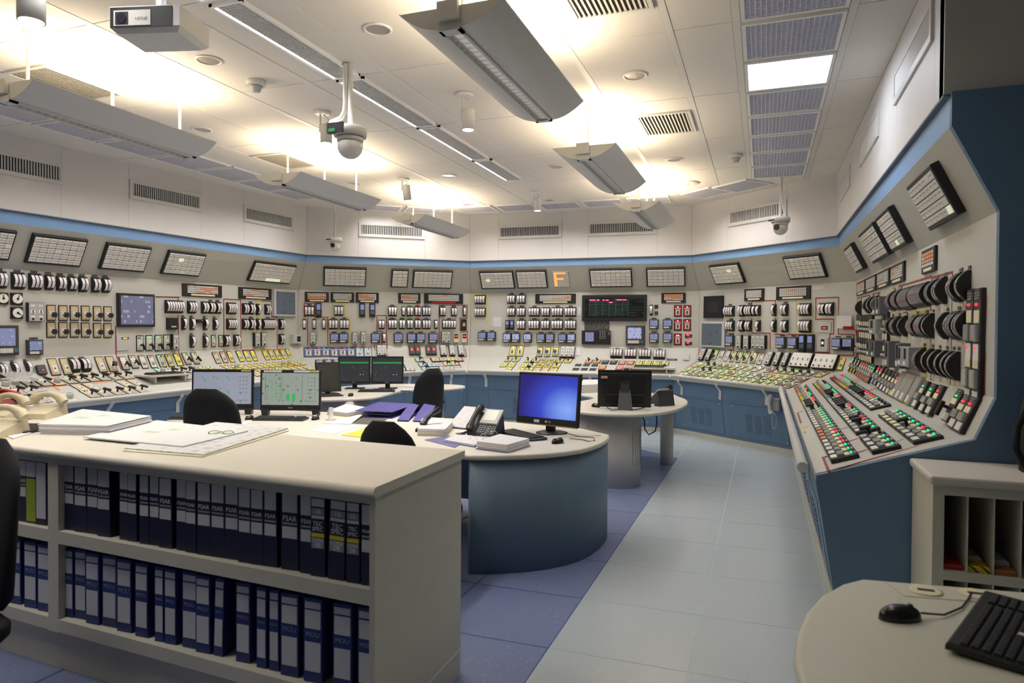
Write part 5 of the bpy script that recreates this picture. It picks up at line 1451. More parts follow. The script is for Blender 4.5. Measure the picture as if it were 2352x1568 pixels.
# ---- recessed downlights
def downlight(x, y, label):
    o = thing('downlight', label, 'ceiling light', (x, y, ZC - .01), 0, 'recessed downlights')
    k = MB(); k.lathe([(.098, .0095), (.098, .004), (.09, 0), (.08, 0), (.078, .006), (.078, .0095)], 28); obj('trim_ring', k, M_wplas, o)
    k = MB(); k.lathe([(.078, .0055), (.05, .0075), (.02, .0088)], 24); obj('reflector_cup', k, mat('cup_alu', (.55, .5, .48), .28, metal=.8), o)
DLT = [((867, 68), 'the nearest to the big hanging uplight'), ((1459, 174), 'above the right desk before the right ceiling vent'), ((480, 139), 'between projector and strip light'),
       ((464, 298), 'beyond the nearest left uplight'), ((1031, 404), 'small one between two spotlights'), ((1277, 383), 'just left of the second right uplight'),
       ((1550, 366), 'just right of the second right uplight'), ((812, 421), 'behind the middle left uplight'), ((1073, 470), 'tiny one by the back ceiling panels on the left'), ((1262, 460), 'tiny one by the back ceiling panels in the middle')]
for (px, w_) in DLT:
    p = on_z(*px, ZC - .005); downlight(p.x, p.y, 'round recessed downlight, ' + w_)
# ---- smoke detectors
for px, lab in [((588, 186), 'white smoke detector in the ceiling left of the strip light'), ((1690, 355), 'white smoke detector beside the right row of ceiling panels')]:
    p = on_z(*px, ZC)
    o = thing('smoke_detector', lab, 'smoke detector', (p.x, p.y, ZC - .09))
    k = MB(); k.lathe([(.075, .05), (.075, .09)], 20); obj('base', k, M_wplas, o)
    k = MB(); k.lathe([(.02, 0), (.035, .005), (.04, .03), (.055, .05)], 16); obj('sensor_head', k, M_lgrey, o)
p = on_z(1580, 420, ZC)
o = thing('ceiling_speaker', 'flat round white ceiling speaker near the far right corner', 'speaker', (p.x, p.y, ZC - .02))
k = MB(); k.lathe([(.15, .0195), (.15, .01), (.135, 0), (.02, 0)], 28); obj('cover', k, M_ceil, o)
k = MB(); k.lathe([(.02, -.004), (.012, -.0005)], 10); obj('sensor_dot', k, M_mgrey, o)
# ---- spot heads on stems
def spot(x, y, ztop, zbot, label, tilt=0, az=0, r=.052, lit=True):
    o = thing('spotlight', label, 'spotlight', (x, y, ZC - .003), az, 'ceiling spotlights')
    k = MB(); k.lathe([(.062, -.022), (.075, -.012), (.075, .002)], 20); obj('rose', k, M_wplas, o)
    k = MB(); k.tube([(-.02, 0, -.02), (-.02, 0, ztop - ZC - .03)], .009, 8); k.box(-.03, -.01, -.006, .006, ztop - ZC - .07, ztop - ZC - .0); obj('stem', k, M_wplas, o)
    hL = ztop - zbot
    hd = MB(); m0 = hd.mark()
    hd.lathe([(r * .55, 0), (r * .92, -.004), (r, -.015), (r, -hL), (r * .9, -hL), (r * .86, -hL + .012)], 20)
    hd.xf(T(.035, 0, ztop - ZC) @ RX(tilt))
    obj('head', hd, M_wplas, o)
    gl = MB(); gl.lathe([(r * .86, -hL + .006), (.002, -hL + .006)], 20); gl.xf(T(.035, 0, ztop - ZC) @ RX(tilt))
    obj('lamp', gl, mat('spot_lamp_lit', (1, .97, .9), .4, emit=14, ecol=(1, .93, .82)) if lit else M_lgrey, o)
    cb = MB(); pts = [(.0 + .05 * math.sin(t / 8 * math.pi), .02, -.02 - (ZC - ztop - .02) * t / 8) for t in range(9)]
    cb.tube(pts, .005, 6); obj('flex_cable', cb, M_wplas, o)
    if lit:
        la = bpy.data.lights.new('spot', 'SPOT'); la.energy = SPOT_W; la.color = (1, .9, .75); la.spot_size = math.radians(70); la.spot_blend = .6; la.shadow_soft_size = .04
        lo = bpy.data.objects.new('spot_light', la); COL.objects.link(lo); lo.parent = o
        lo.matrix_local = T(.035, 0, ztop - ZC) @ RX(tilt) @ T(0, 0, -hL - .012)
spot(-2.375, 5.283, 3.38, 3.205, 'white spotlight hanging right of the strip light, lit')
spot(-3.80, 5.298, 3.40, 3.225, 'white spotlight half hidden by the big dome camera, lit', az=.3)
spot(-4.446, 7.96, 3.43, 3.235, 'white spotlight tilted away, above the farthest left uplight', tilt=.25, lit=False)
spot(-3.07, 9.30, 3.41, 3.235, 'small white spotlight in front of the back wall, lit')
spot(-3.48, 2.4, 3.25, 3.05, 'large white spotlight in the top left corner of the picture, lit', r=.062)
# ---- ceiling vents
def ceil_vent(x0, x1, y0, y1, label, along_y=True):
    o = thing('ceiling_vent', label, 'vent', ((x0 + x1) / 2, (y0 + y1) / 2, ZC - .016))
    w, h = x1 - x0, y1 - y0; b = .03
    k = MB()
    for s in (-1, 1):
        k.box(s * (w / 2 - b / 2) - b / 2, s * (w / 2 - b / 2) + b / 2, -h / 2, h / 2, 0, .0155)
        k.box(-w / 2 + b, w / 2 - b, s * (h / 2 - b / 2) - b / 2, s * (h / 2 - b / 2) + b / 2, 0, .0155)
    obj('frame', k, M_slat, o)
    k = MB(); k.box(-w / 2 + b, w / 2 - b, -h / 2 + b, h / 2 - b, .0135, .0155); obj('duct_opening', k, mat('vent_duct', (.16, .15, .13), .9), o)
    n = 14
    k = MB(); k.box(-.011, .011, -h / 2 + b, h / 2 - b, -.0015, .0015); k.xf(RY(.55)); me = k.mesh('slat', mat('vent_slat', (.47, .45, .40), .5))
    for q in range(n):
        link('slat', me, o, T(-w / 2 + b + .014 + (w - 2 * b - .028) * q / (n - 1), 0, .0065))
ceil_vent(-1.15, -.645, 3.55, 4.26, 'slatted ceiling vent cut by the top edge of the picture')
ceil_vent(-1.135, -.635, 6.32, 6.99, 'slatted ceiling vent right of the second right uplight')
ceil_vent(-5.575, -5.10, 3.65, 4.36, 'slatted brownish ceiling vent above the nearest left uplight')
ceil_vent(-5.54, -5.06, 6.34, 7.01, 'slatted ceiling vent above the middle left uplight')
# ---- dome cameras on poles
M_camw = mat('camera_white', (.72, .71, .68), .4)
M_camg = mat('camera_grey', (.50, .50, .50), .4)
def dome_camera(x, y, ztop, r, label, big=False, look=0.0):
    """ztop: z of the underside of the pole"""
    o = thing('dome_camera', label, 'security camera', (x, y, ZC), look)
    D = ZC - ztop
    k = MB(); k.tube([(0, 0, -.002), (0, 0, -D)], .02, 12); obj('pole', k, M_camw, o)
    cm = M_camg if big else M_camw
    k = MB(); k.lathe([(r * 1.28, -D - r * .75), (r * 1.32, -D - r * .3), (r * 1.25, -D), (r * .5, -D + .01)], 24); obj('housing', k, cm, o)
    k = MB(); k.lathe([(r * 1.02, -D - r * 1.15), (r * 1.05, -D - r * .75)], 24); obj('collar', k, cm, o)
    k = MB(); k.sphere((0, 0, -D - r * 1.5), r, 24, 16); obj('ball', k, mat('camera_ball', (.55, .55, .55), .25) if big else M_camw, o)
    k = MB()
    if big:
        k.box(-r * 1.25, r * .2, -r * 1.36, -r * 1.0, -D - r * .7, -D + r * .1); obj('open_hatch', k, M_black, o)
        k = MB(); k.box(-r * 1.1, -r * .5, -r * 1.40, -r * 1.36, -D - r * .6, -D - r * .35); obj('circuit_board', k, mat('pcb_green', (.02, .2, .08), .5), o)
        k = MB(); pts = [(-.03, -.02, -.01), (-.03, -.02, -.30), (-.035, -.02, -.36), (-.06, -.03, -.41), (-.10, -.06, -.44), (-.105, -.09, -.455), (-.06, -.10, -.47), (-.02, -.10, -.49)]
        k.tube(pts, .018, 10); obj('cable', k, M_camw, o)
    else:
        k.lathe([(r * .42, 0), (r * .42, -.012)], 16, (0, 0, 0), axis='y'); k.xf(T(r * .35, -r * .93, -D - r * 1.5) @ RZ(.35)); obj('lens', k, M_black, o)
        k = MB(); k.box(-r * 1.0, r * .2, -r * 1.335, -r * 1.2, -D - r * .5, -D - r * .32); obj('slot', k, M_black, o)
        k = MB(); k.tube([(.03, -.02, -.12), (.035, -.02, -D * .5), (.075, -.03, -D * .75), (.10, -.02, -D - .005)], .008, 8); obj('cable', k, M_camw, o)
dome_camera(-2.91, 4.40, 3.03, .093, 'big grey dome camera with open hatch hanging in the middle', True)
dome_camera(-6.43, 9.30, 2.99, .085, 'small white dome camera on a pole by the left back corner', look=-.15)
dome_camera(.195, 9.45, 3.0, .09, 'white dome camera on a pole by the right back corner', look=-.9)
# ---- projector
pr = thing('projector', 'white and black ceiling projector at the top left of the picture', 'projector', (-3.03, 2.80, 3.045), .26)
k = MB(); k.cham(-.19, .19, -.14, .14, 0, .13, .025); k.xf(T(0, 0, .13) @ RX(math.pi)); obj('body', k, M_wplas, pr)
k = MB(); k.box(-.186, .15, -.143, -.138, .022, .125); obj('front_panel', k, M_black, pr)
k = MB(); k.box(-.165, .035, -.1452, -.142, .030, .108); obj('lens_surround', k, mat('projector_silver', (.5, .48, .45), .4), pr)
k = MB(); k.box(-.155, -.085, -.1472, -.144, .037, .10); obj('lens_window', k, M_black, pr)
k = MB(); k.lathe([(.026, -.003), (.026, 0)], 18, (-.12, -.147, .068), axis='y'); obj('lens', k, mat('lens_glass', (.02, .02, .03), .05), pr)
k = MB(); k.box(-.12, .14, -.10, .12, .13, .145); k.tube([(0, 0, .14), (0, 0, ZC - 3.046)], .025, 12); obj('ceiling_mount', k, M_dgrey, pr)
lettering('EPSON', .022, M_dgrey, pr, T(-.015, -.1455, .065) @ RX(math.pi / 2) @ RZ(math.pi))

# ================================================================== FURNITURE
M_navy = mat('binder_navy', (.012, .014, .045), .45)
M_bblue = mat('binder_blue', (.02, .035, .16), .45)
M_lab = print_mat('binder_label', (.60, .60, .62), (.30, .30, .32), 60, 90, .42)
M_lab2 = print_mat('binder_label_plain', (.62, .62, .64), (.35, .35, .38), 45, 60, .34, seedv=4)
M_wtxt = MATS['white_ink']
M_ftxt = mat('dark_ink', (.05, .05, .06), .6)
M_fabric = mat('chair_fabric', (.013, .013, .014), .95, noise=.3, nscale=300, bump=.4)
# ---- low bookshelf in front
SA = math.radians(-3.5)
shelf = thing('bookshelf', 'low cream bookshelf full of blue binders in the left foreground', 'bookshelf', (-1.222, 2.01, 0), SA)
SM = T(-1.222, 2.01, 0) @ RZ(SA)
SH = .76; SK = -.06
SROT = math.atan2(-SK, SH)
def sh(x, y):
    return (x + SK * y / SH, y)
k = MB(); k.prism([sh(.0, -.0), sh(-2.75, -.0), sh(-2.75, SH), sh(.0, SH)], .955, .99); k.tube([(-2.75, 0, .9725), (0, 0, .9725)], .0176, 12); obj('top_board', k, M_cream if False else mat('shelf_top_cream', (.66, .62, .52), .4, noise=.015, nscale=30), shelf)
def panel(name, x0, x1, y0, y1, z0, z1, m=M_cream):
    k = MB(); k.prism([sh(x0, y0), sh(x1, y0), sh(x1, y1), sh(x0, y1)], z0, z1); return obj(name, k, m, shelf)
panel('side_panel', -.035, -.012, .012, SH - .012, .0, .955)
panel('divider', -1.745, -1.675, .012, .36, .18, .955)
panel('divider_backing', -1.735, -1.685, .36, SH - .02, .18, .955)
for (a, b) in ((-1.675, -.035), (-2.75, -1.745)):
    panel('shelf_board', a, b, .012, .37, .575, .63)
    panel('bottom_board', a, b, .012, .37, .185, .24)
    panel('top_rail', a, b, .012, .03, .925, .955)
panel('back_panel', -2.75, -.035, .37, .39, .10, .955)
panel('rear_front', -2.75, -.035, SH - .03, SH - .012, .0, .955)
panel('plinth', -2.75, -.035, .05, .07, 0, .185)
panel('side_plinth_line', -.012, -.0105, .02, SH - .02, .105, .112, M_wplas)
for (x, z) in ((-1.672, .84), (-1.672, .70), (-1.672, .50), (-1.672, .36)):
    k = MB(); k.lathe([(.007, 0), (.007, .004)], 8, (0, 0, 0), axis='x'); obj('shelf_peg', k, M_dgrey, shelf, T(x, .06, z))

def shelf_x(px, py, y=.045):
    p = on_plane(px, py, SM @ Vector((0, y, 0)), (SM.to_3x3() @ Vector((0, 1, 0))))
    return (SM.inverted() @ p).x - SK * y / SH
_tm = {}
def binder(x, z, w, h, kind, label, lean=0.0, dy=0.0):
    M = SM @ T(*[q for q in (*sh(x, .04 + dy), z)])
    o = thing('ring_binder', label, 'binder', (0, 0, 0), 0, 'binders on the low bookshelf')
    o.matrix_world = M @ RZ(SROT) @ RY(lean)
    key = (round(w, 3), round(h, 3), kind)
    cov = {'F': M_navy, 'T': M_navy, 'M': M_bblue}.get(kind, M_navy)
    if key not in _tm:
        k = MB(); k.box(-w / 2, w / 2, 0, .285, 0, h, 0)
        _tm[key] = k.mesh('cover', cov)
    if True:
        link('cover', _tm[key], o)
    L = []
    lw = min(w * .86, w - .006)
    def strip(nm, f0, f1, m):
        kk = (key, nm, f0)
        if kk not in _tm:
            q = MB(); q.box(-lw / 2, lw / 2, -.0008, .0, -(f1 - f0) * h / 2, (f1 - f0) * h / 2)
            _tm[kk] = q.mesh(nm, m)
        link(nm, _tm[kk], o, T(0, -.0004, h * (1 - (f0 + f1) / 2)))
    def word(s, size, f, m=M_wtxt):
        lettering(s, size * 1.2, m, o, T(0, -.0014, h * (1 - f)) @ RX(math.pi / 2))
    if kind == 'F':
        strip('upper_label', .03, .27, M_lab); strip('lower_label', .45, .60, M_lab2); word('FSAR', lw * .36, .35)
        strip('small_print', .40, .425, M_mgrey)
    elif kind == 'T':
        strip('upper_label', .03, .13, M_lab); strip('grey_label', .15, .23, M_mgrey); word('16', lw * .42, .19)
        strip('white_label', .24, .28, M_lab2); word('TEC', lw * .36, .345); word('SPEC', lw * .34, .41)
        strip('yellow_label', .46, .51, mat('label_yellow', (.75, .62, .03), .6)); strip('copy_label', .52, .65, M_mgrey); word('COPIA', lw * .26, .55); word('08', lw * .42, .61)
    elif kind == 'M':
        strip('title_label', .04, .12, M_lab); strip('upper_label', .14, .36, M_lab2); word('MOU', lw * .32, .43, mat('faint_ink', (.25, .28, .45), .6)); strip('lower_label', .52, .87, M_lab)
    elif kind == 'Y':
        strip('green_spine', .30, .97, mat('spine_lime', (.32, .42, .03), .5)); strip('upper_label', .03, .27, M_lab)
    elif kind == 'W':
        strip('upper_label', .03, .9, M_lab2)
    return o
up = [(157.6, 20), (186, 27), (212.7, 27), (240, 26), (284, 19), (303.6, 25), (333, 20), (354, 25), (382, 27), (417, 24), (440, 24), (470, 27), (500, 27), (530, 27), (563, 28), (591, 24), (620, 29), (663, 32), (704.5, 27)]
def xw(px, py, wp):
    return shelf_x(px, py), abs(shelf_x(px + wp / 2, py) - shelf_x(px - wp / 2, py))
XU = [xw(px, 1120 + (px - 157) * .115, wp * 1.16) for px, wp in up]
def fit(X, k):
    x, w = X[k]
    g = [abs(x - X[j][0]) for j in (k - 1, k + 1) if 0 <= j < len(X)]
    return x, min([w] + [q * .97 for q in g])
for k, (px, wp) in enumerate(up):
    x, w = fit(XU, k)
    binder(x, .631, w, .292, 'F', f'dark blue FSAR binder on the upper shelf, {ORD[k]} from the left', dy=random.uniform(0, .012))
for k, (px, wp, ln) in enumerate([(732, 28, 0), (773, 32, .035), (812.5, 26, 0)]):
    x, w = xw(px, 1230, wp * 1.12)
    binder(x, .631, w, .29, 'T', ['left one of three TEC SPEC binders, next to the FSAR row', 'leaning middle one of three TEC SPEC binders', 'right one of three TEC SPEC binders, near the shelf end'][k], ln)
x, w = xw(843, 1240, 22); x = min(x, -.04 - w / 2); binder(x, .631, w, .29, 'F', 'last FSAR binder beside the right shelf end, half hidden')
lo = [(156.5, 16), (180, 24), (214, 23), (247.5, 25), (285, 25), (326, 22), (366.7, 15), (391, 29), (432, 26), (466.7, 25), (499, 16), (556, 25), (600, 17), (628, 17), (666.5, 32), (720, 33), (787, 34), (838.5, 29)]
XLO = [xw(px, 1350 + (px - 157) * .12, wp * 1.18) for px, wp in lo]
for k, (px, wp) in enumerate(lo):
    x, w = fit(XLO, k)
    x = min(x, -.04 - w / 2)
    binder(x, .241, w, .305, 'M', f'blue white labelled binder on the lower shelf, {ORD[k]} from the left', lean=.03 if k == 10 else 0, dy=random.uniform(0, .015))
for k, (px, kind, lab) in enumerate([(52, 'F', 'dark binder beside the yellow one in the left bay'), (74, 'Y', 'yellow and green binder in the left bay of the shelf'), (97, 'W', 'white and green binder against the divider in the left bay')]):
    x, w = xw(px, 1150, 22); binder(x, .631, w, .29, kind, lab)
for k, px in enumerate((8, 36, 72, 103)):
    x, w = xw(px, 1340, 25); binder(x, .241, w, .30, 'M', f'binder on the lower shelf of the left bay, {ORD[k]} from the picture edge')

# ---- desks
def desk_top(o, poly, z0=.715, z1=.75, m=M_desk, r=.0):
    k = MB(); k.prism(poly, z0, z1, smooth=True); t = obj('desk_top', k, m, o)
    bv = t.modifiers.new('edge', 'BEVEL'); bv.width = .014; bv.segments = 3; bv.limit_method = 'ANGLE'; bv.angle_limit = math.radians(60)
    return t
def smooth_poly(pts, n=6):
    """closed Catmull-Rom through pts"""
    out = []; N = len(pts)
    for i in range(N):
        p0, p1, p2, p3 = [Vector(pts[(i + j - 1) % N]) for j in range(4)]
        for q in range(n):
            t = q / n
            out.append(tuple(.5 * ((2 * p1) + (-p0 + p2) * t + (2 * p0 - 5 * p1 + 4 * p2 - p3) * t * t + (-p0 + 3 * p1 - 3 * p2 + p3) * t ** 3)))
    return out
md = thing('curved_desk', 'long cream desk with a curved blue front in the centre', 'desk', (-2.9, 4.6, 0))
def shift(poly, o):
    return [(p[0] - o.location.x, p[1] - o.location.y) for p in poly]
arc = [(-1.696, 3.885), (-1.55, 3.945), (-1.405, 4.03), (-1.28, 4.13), (-1.182, 4.245), (-1.11, 4.37), (-1.07, 4.51), (-1.045, 4.66), (-1.04, 4.82), (-1.05, 4.95), (-1.078, 5.073)]
mpoly = arc + [(-1.34, 5.30), (-1.7, 5.42), (-2.2, 5.47), (-3.2, 5.47), (-4.2, 5.42), (-4.6, 5.32), (-4.8, 5.12), (-4.88, 4.85), (-4.86, 4.6), (-4.75, 4.44), (-4.55, 4.35)]
desk_top(md, shift(mpoly, md))
ins = [(p[0] * .985 - .03, p[1] + .02) for p in arc]
k = MB()
pa = [Vector(p) for p in ins]
for a, b in zip(pa, pa[1:]):
    pass
outer = ins; inner = [(p[0] - .02, p[1] + .012) for p in ins]
k.prism(shift(outer + inner[::-1], md), .0, .715, smooth=True); obj('curved_front', k, mat('desk_front_slate', (.13, .195, .255), .5, noise=.03, nscale=40), md)
k = MB(); k.prism(shift([(-4.5, 5.26), (-1.5, 5.30), (-1.5, 5.34), (-4.5, 5.30)], md), .1, .7); obj('modesty_panel', k, M_blue, md)
k = MB(); k.prism(shift([(-4.5, 4.55), (-4.45, 4.55), (-4.45, 5.25), (-4.5, 5.25)], md), 0, .715); obj('end_leg', k, M_cream, md)
k = MB(); k.prism(shift([(-1.72, 3.95), (-1.69, 3.95), (-1.4, 5.2), (-1.43, 5.2)], md), .0, .70); obj('interior_shade', k, M_blackm, md)  # black sheet stands in for the shade inside the desk
k = MB(); k.prism(shift([(-1.40, 4.75), (-1.12, 4.98), (-1.19, 5.07), (-1.47, 4.84)], md), .7505, .753); obj('cable_plate', k, M_desk, md)
# right desk and its mirror image on the left
RD = [(-1.98, 6.85), (-1.75, 6.50), (-1.437, 6.37), (-1.117, 6.44), (-.90, 6.72), (-.79, 7.15), (-.765, 7.7), (-.86, 8.2), (-1.08, 8.58), (-1.45, 8.82), (-1.85, 8.93), (-2.2, 8.88), (-2.34, 8.6), (-2.24, 8.28), (-2.0, 8.10), (-1.84, 7.8), (-1.92, 7.3)]
def ldesk(label, mir):
    f = (lambda p: (-6.2 - p[0], p[1])) if mir else (lambda p: p)
    c = f((-1.45, 7.5))
    o = thing('kidney_desk', label, 'desk', (c[0], c[1], 0))
    desk_top(o, shift(smooth_poly([f(p) for p in RD], 4), o))
    ped = [(-1.86, 6.72), (-1.86, 6.58)] + [(-1.36 + .235 * math.cos(a), 6.78 + .235 * math.sin(a)) for a in [math.radians(-105 + 15 * q) for q in range(14)]] + [(-1.86, 7.0)]
    k = MB(); k.prism(shift([f(p) for p in ped], o), 0, .715, smooth=True); obj('pedestal', k, M_white, o)
    k = MB()
    for i in range(7):
        a = math.radians(-38 + i * 9)
        for j in range(22):
            p = f((-1.36 + .2362 * math.cos(a), 6.78 + .2362 * math.sin(a)))
            k.cbox((p[0] - o.location.x, p[1] - o.location.y, .22 + j * .017), (.006, .006, .006))
    q = obj('vent_hole_grid', k, M_dgrey, o); q['kind'] = 'stuff'
    k = MB(); p = f((-1.03, 8.02)); k.lathe([(.075, 0), (.075, .715)], 24, (p[0] - o.location.x, p[1] - o.location.y, 0)); obj('leg', k, M_white, o)
    k = MB(); p = f((-1.98, 8.55)); k.lathe([(.075, 0), (.075, .715)], 24, (p[0] - o.location.x, p[1] - o.location.y, 0)); obj('leg', k, M_white, o)
    for zz in (.6, .58):
        k = MB(); p = f((-1.60 if zz == .6 else -1.47, 6.56)); k.lathe([(.006, -.004), (.006, 0)], 8, (p[0] - o.location.x, p[1] - o.location.y + .0, zz), axis='y'); obj('screw', k, M_dgrey, o)
    return o
rdk = ldesk('kidney shaped cream desk on a perforated round pedestal, right of centre', False)
ldk = ldesk('kidney shaped cream desk with two dark monitors, left of centre', True)
# round table end in the bottom right corner
nd = thing('round_desk', 'cream round-ended desk in the bottom right corner', 'desk', (.9, 1.7, 0))
npoly = [(.30, 2.392), (.235, 2.32), (.17, 2.20), (.12, 2.05), (.09, 1.90), (.077, 1.75), (.085, 1.6), (.11, 1.45), (.17, 1.30), (.3, 1.15), (.5, 1.05), (1.9, 1.05), (1.9, 2.59)]
desk_top(nd, shift(npoly, nd), m=mat('desk_yellowish', (.62, .61, .51), .45, noise=.015, nscale=40))
k = MB(); k.lathe([(.30, 0), (.30, .02), (.06, .04), (.06, .715)], 24, (-.3, 0, 0)); obj('leg', k, M_white, nd)
k = MB(); k.lathe([(.30, 0), (.30, .02), (.06, .04), (.06, .715)], 24, (.6, 0, 0)); obj('leg', k, M_white, nd)
k = MB(); k.prism(shift([(.36, 2.38), (.40, 2.27), (.60, 2.30), (.585, 2.41)], nd), .7502, .7518); obj('cable_plate', k, mat('desk_yellowish', (0, 0, 0)), nd)
for (x, y) in ((.465, 2.335), (.60, 2.36)):
    k = MB(); k.lathe([(.045, 0), (.045, .003), (.035, .004), (.02, .0035)], 20); obj('cable_grommet', k, M_creamtag, nd, T(x - .9, y - 1.7, .7515))
    k = MB(); k.prism([(-.022, -.008), (.022, -.008), (.022, .008), (-.022, .008)], .0035, .0048); obj('grommet_slot', k, M_black, nd, T(x - .9, y - 1.7, .7515))
# pigeonhole cabinet
pg = thing('pigeonhole_cabinet', 'cream pigeonhole cabinet against the blue console end', 'cabinet', (.74, 3.53, 0))
k = MB(); k.box(-.03, 1.4, -.02, .455, .845, .885); pt = obj('top_board', k, M_white, pg); bv = pt.modifiers.new('e', 'BEVEL'); bv.width = .012; bv.segments = 2
def pp(nm, *a, m=M_cream):
    k = MB(); k.box(*a); return obj(nm, k, m, pg)
pp('side_panel', -.015, .03, 0, .45, 0, .845); pp('side_panel', 1.36, 1.385, 0, .45, 0, .845); pp('back_panel', .03, 1.36, .44, .45, .05, .845)
pp('top_rail', .03, 1.36, 0, .02, .80, .845); pp('shelf_board', .03, 1.36, 0, .44, .42, .46); pp('bottom_board', .03, 1.36, 0, .44, .04, .08)
for q in range(13):
    pp('slot_divider', .122 + q * .1 - .003, .122 + q * .1 + .003, .01, .44, .46, .80); pp('slot_divider', .122 + q * .1 - .003, .122 + q * .1 + .003, .01, .44, .08, .42)
def packet(x, y, z, w, d, h, m, label, cat='packet', rz=0):
    k = MB(); k.cham(-w / 2, w / 2, -d / 2, d / 2, 0, h, min(h * .3, .006)); o = obj('folded_packet', k, m); o.matrix_world = T(x, y, z) @ RZ(rz); tag(o, label, cat); return o
M_hatch = node_mat('hazard_yellow', lambda nt, b: None)
def _hz(nt, b):
    w = nt.nodes.new('ShaderNodeTexWave'); w.inputs['Scale'].default_value = 14; w.bands_direction = 'DIAGONAL'
    tc = nt.nodes.new('ShaderNodeTexCoord'); nt.links.new(tc.outputs['Object'], w.inputs['Vector'])
    r = nt.nodes.new('ShaderNodeValToRGB'); r.color_ramp.interpolation = 'CONSTANT'; r.color_ramp.elements[0].color = (.62, .45, .02, 1); r.color_ramp.elements[1].position = .8; r.color_ramp.elements[1].color = (.03, .03, .02, 1)
    nt.links.new(w.outputs['Fac'], r.inputs['Fac']); nt.links.new(r.outputs['Color'], b.inputs['Base Color'])
_hz(M_hatch.node_tree, M_hatch.node_tree.nodes['Principled BSDF'])
packet(.815, 3.66, .461, .075, .2, .02, M_red, 'red packet in the leftmost pigeonhole')
packet(.91, 3.66, .461, .085, .22, .028, M_hatch, 'yellow and black striped packet in the second pigeonhole')
packet(.905, 3.70, .4895, .07, .14, .018, mat('packet_pale', (.55, .45, .30), .7), 'pale packet lying on the striped packet')
packet(1.01, 3.66, .461, .085, .22, .022, mat('packet_brown', (.35, .14, .04), .6), 'orange brown packet in the third pigeonhole')
packet(1.005, 3.70, .4835, .08, .15, .02, M_paper, 'white paper bundle on the brown packet')
bk = thing('backpack', 'black backpack on the pigeonhole cabinet at the right edge', 'bag', (1.28, 3.77, .886))
k = MB(); rows = []
for i in range(9):
    t = i / 8; w = .17 * (1 - .25 * t ** 2) * (0.9 + .1 * math.sin(t * 3)); d = .11 * (1 - .3 * t)
    rows.append([(w * math.copysign(abs(math.cos(a)) ** .6, math.cos(a)), d * math.copysign(abs(math.sin(a)) ** .6, math.sin(a)), t * .44) for a in [2 * math.pi * q / 20 for q in range(20)]])
k.grid(rows, closed=True); k.add(rows[-1], [tuple(range(20))]); k.add(rows[0], [tuple(reversed(range(20)))]); obj('body', k, M_fabric, bk)
k = MB(); k.tube([(-.15, -.06, .30), (-.20, -.10, .22), (-.21, -.12, .12), (-.18, -.12, .05), (-.13, -.10, .02)], .014, 8); obj('strap', k, M_blackm, bk)
k = MB(); k.cham(-.10, .10, -.13, -.09, .05, .24, .02); obj('front_pocket', k, M_fabric, bk)

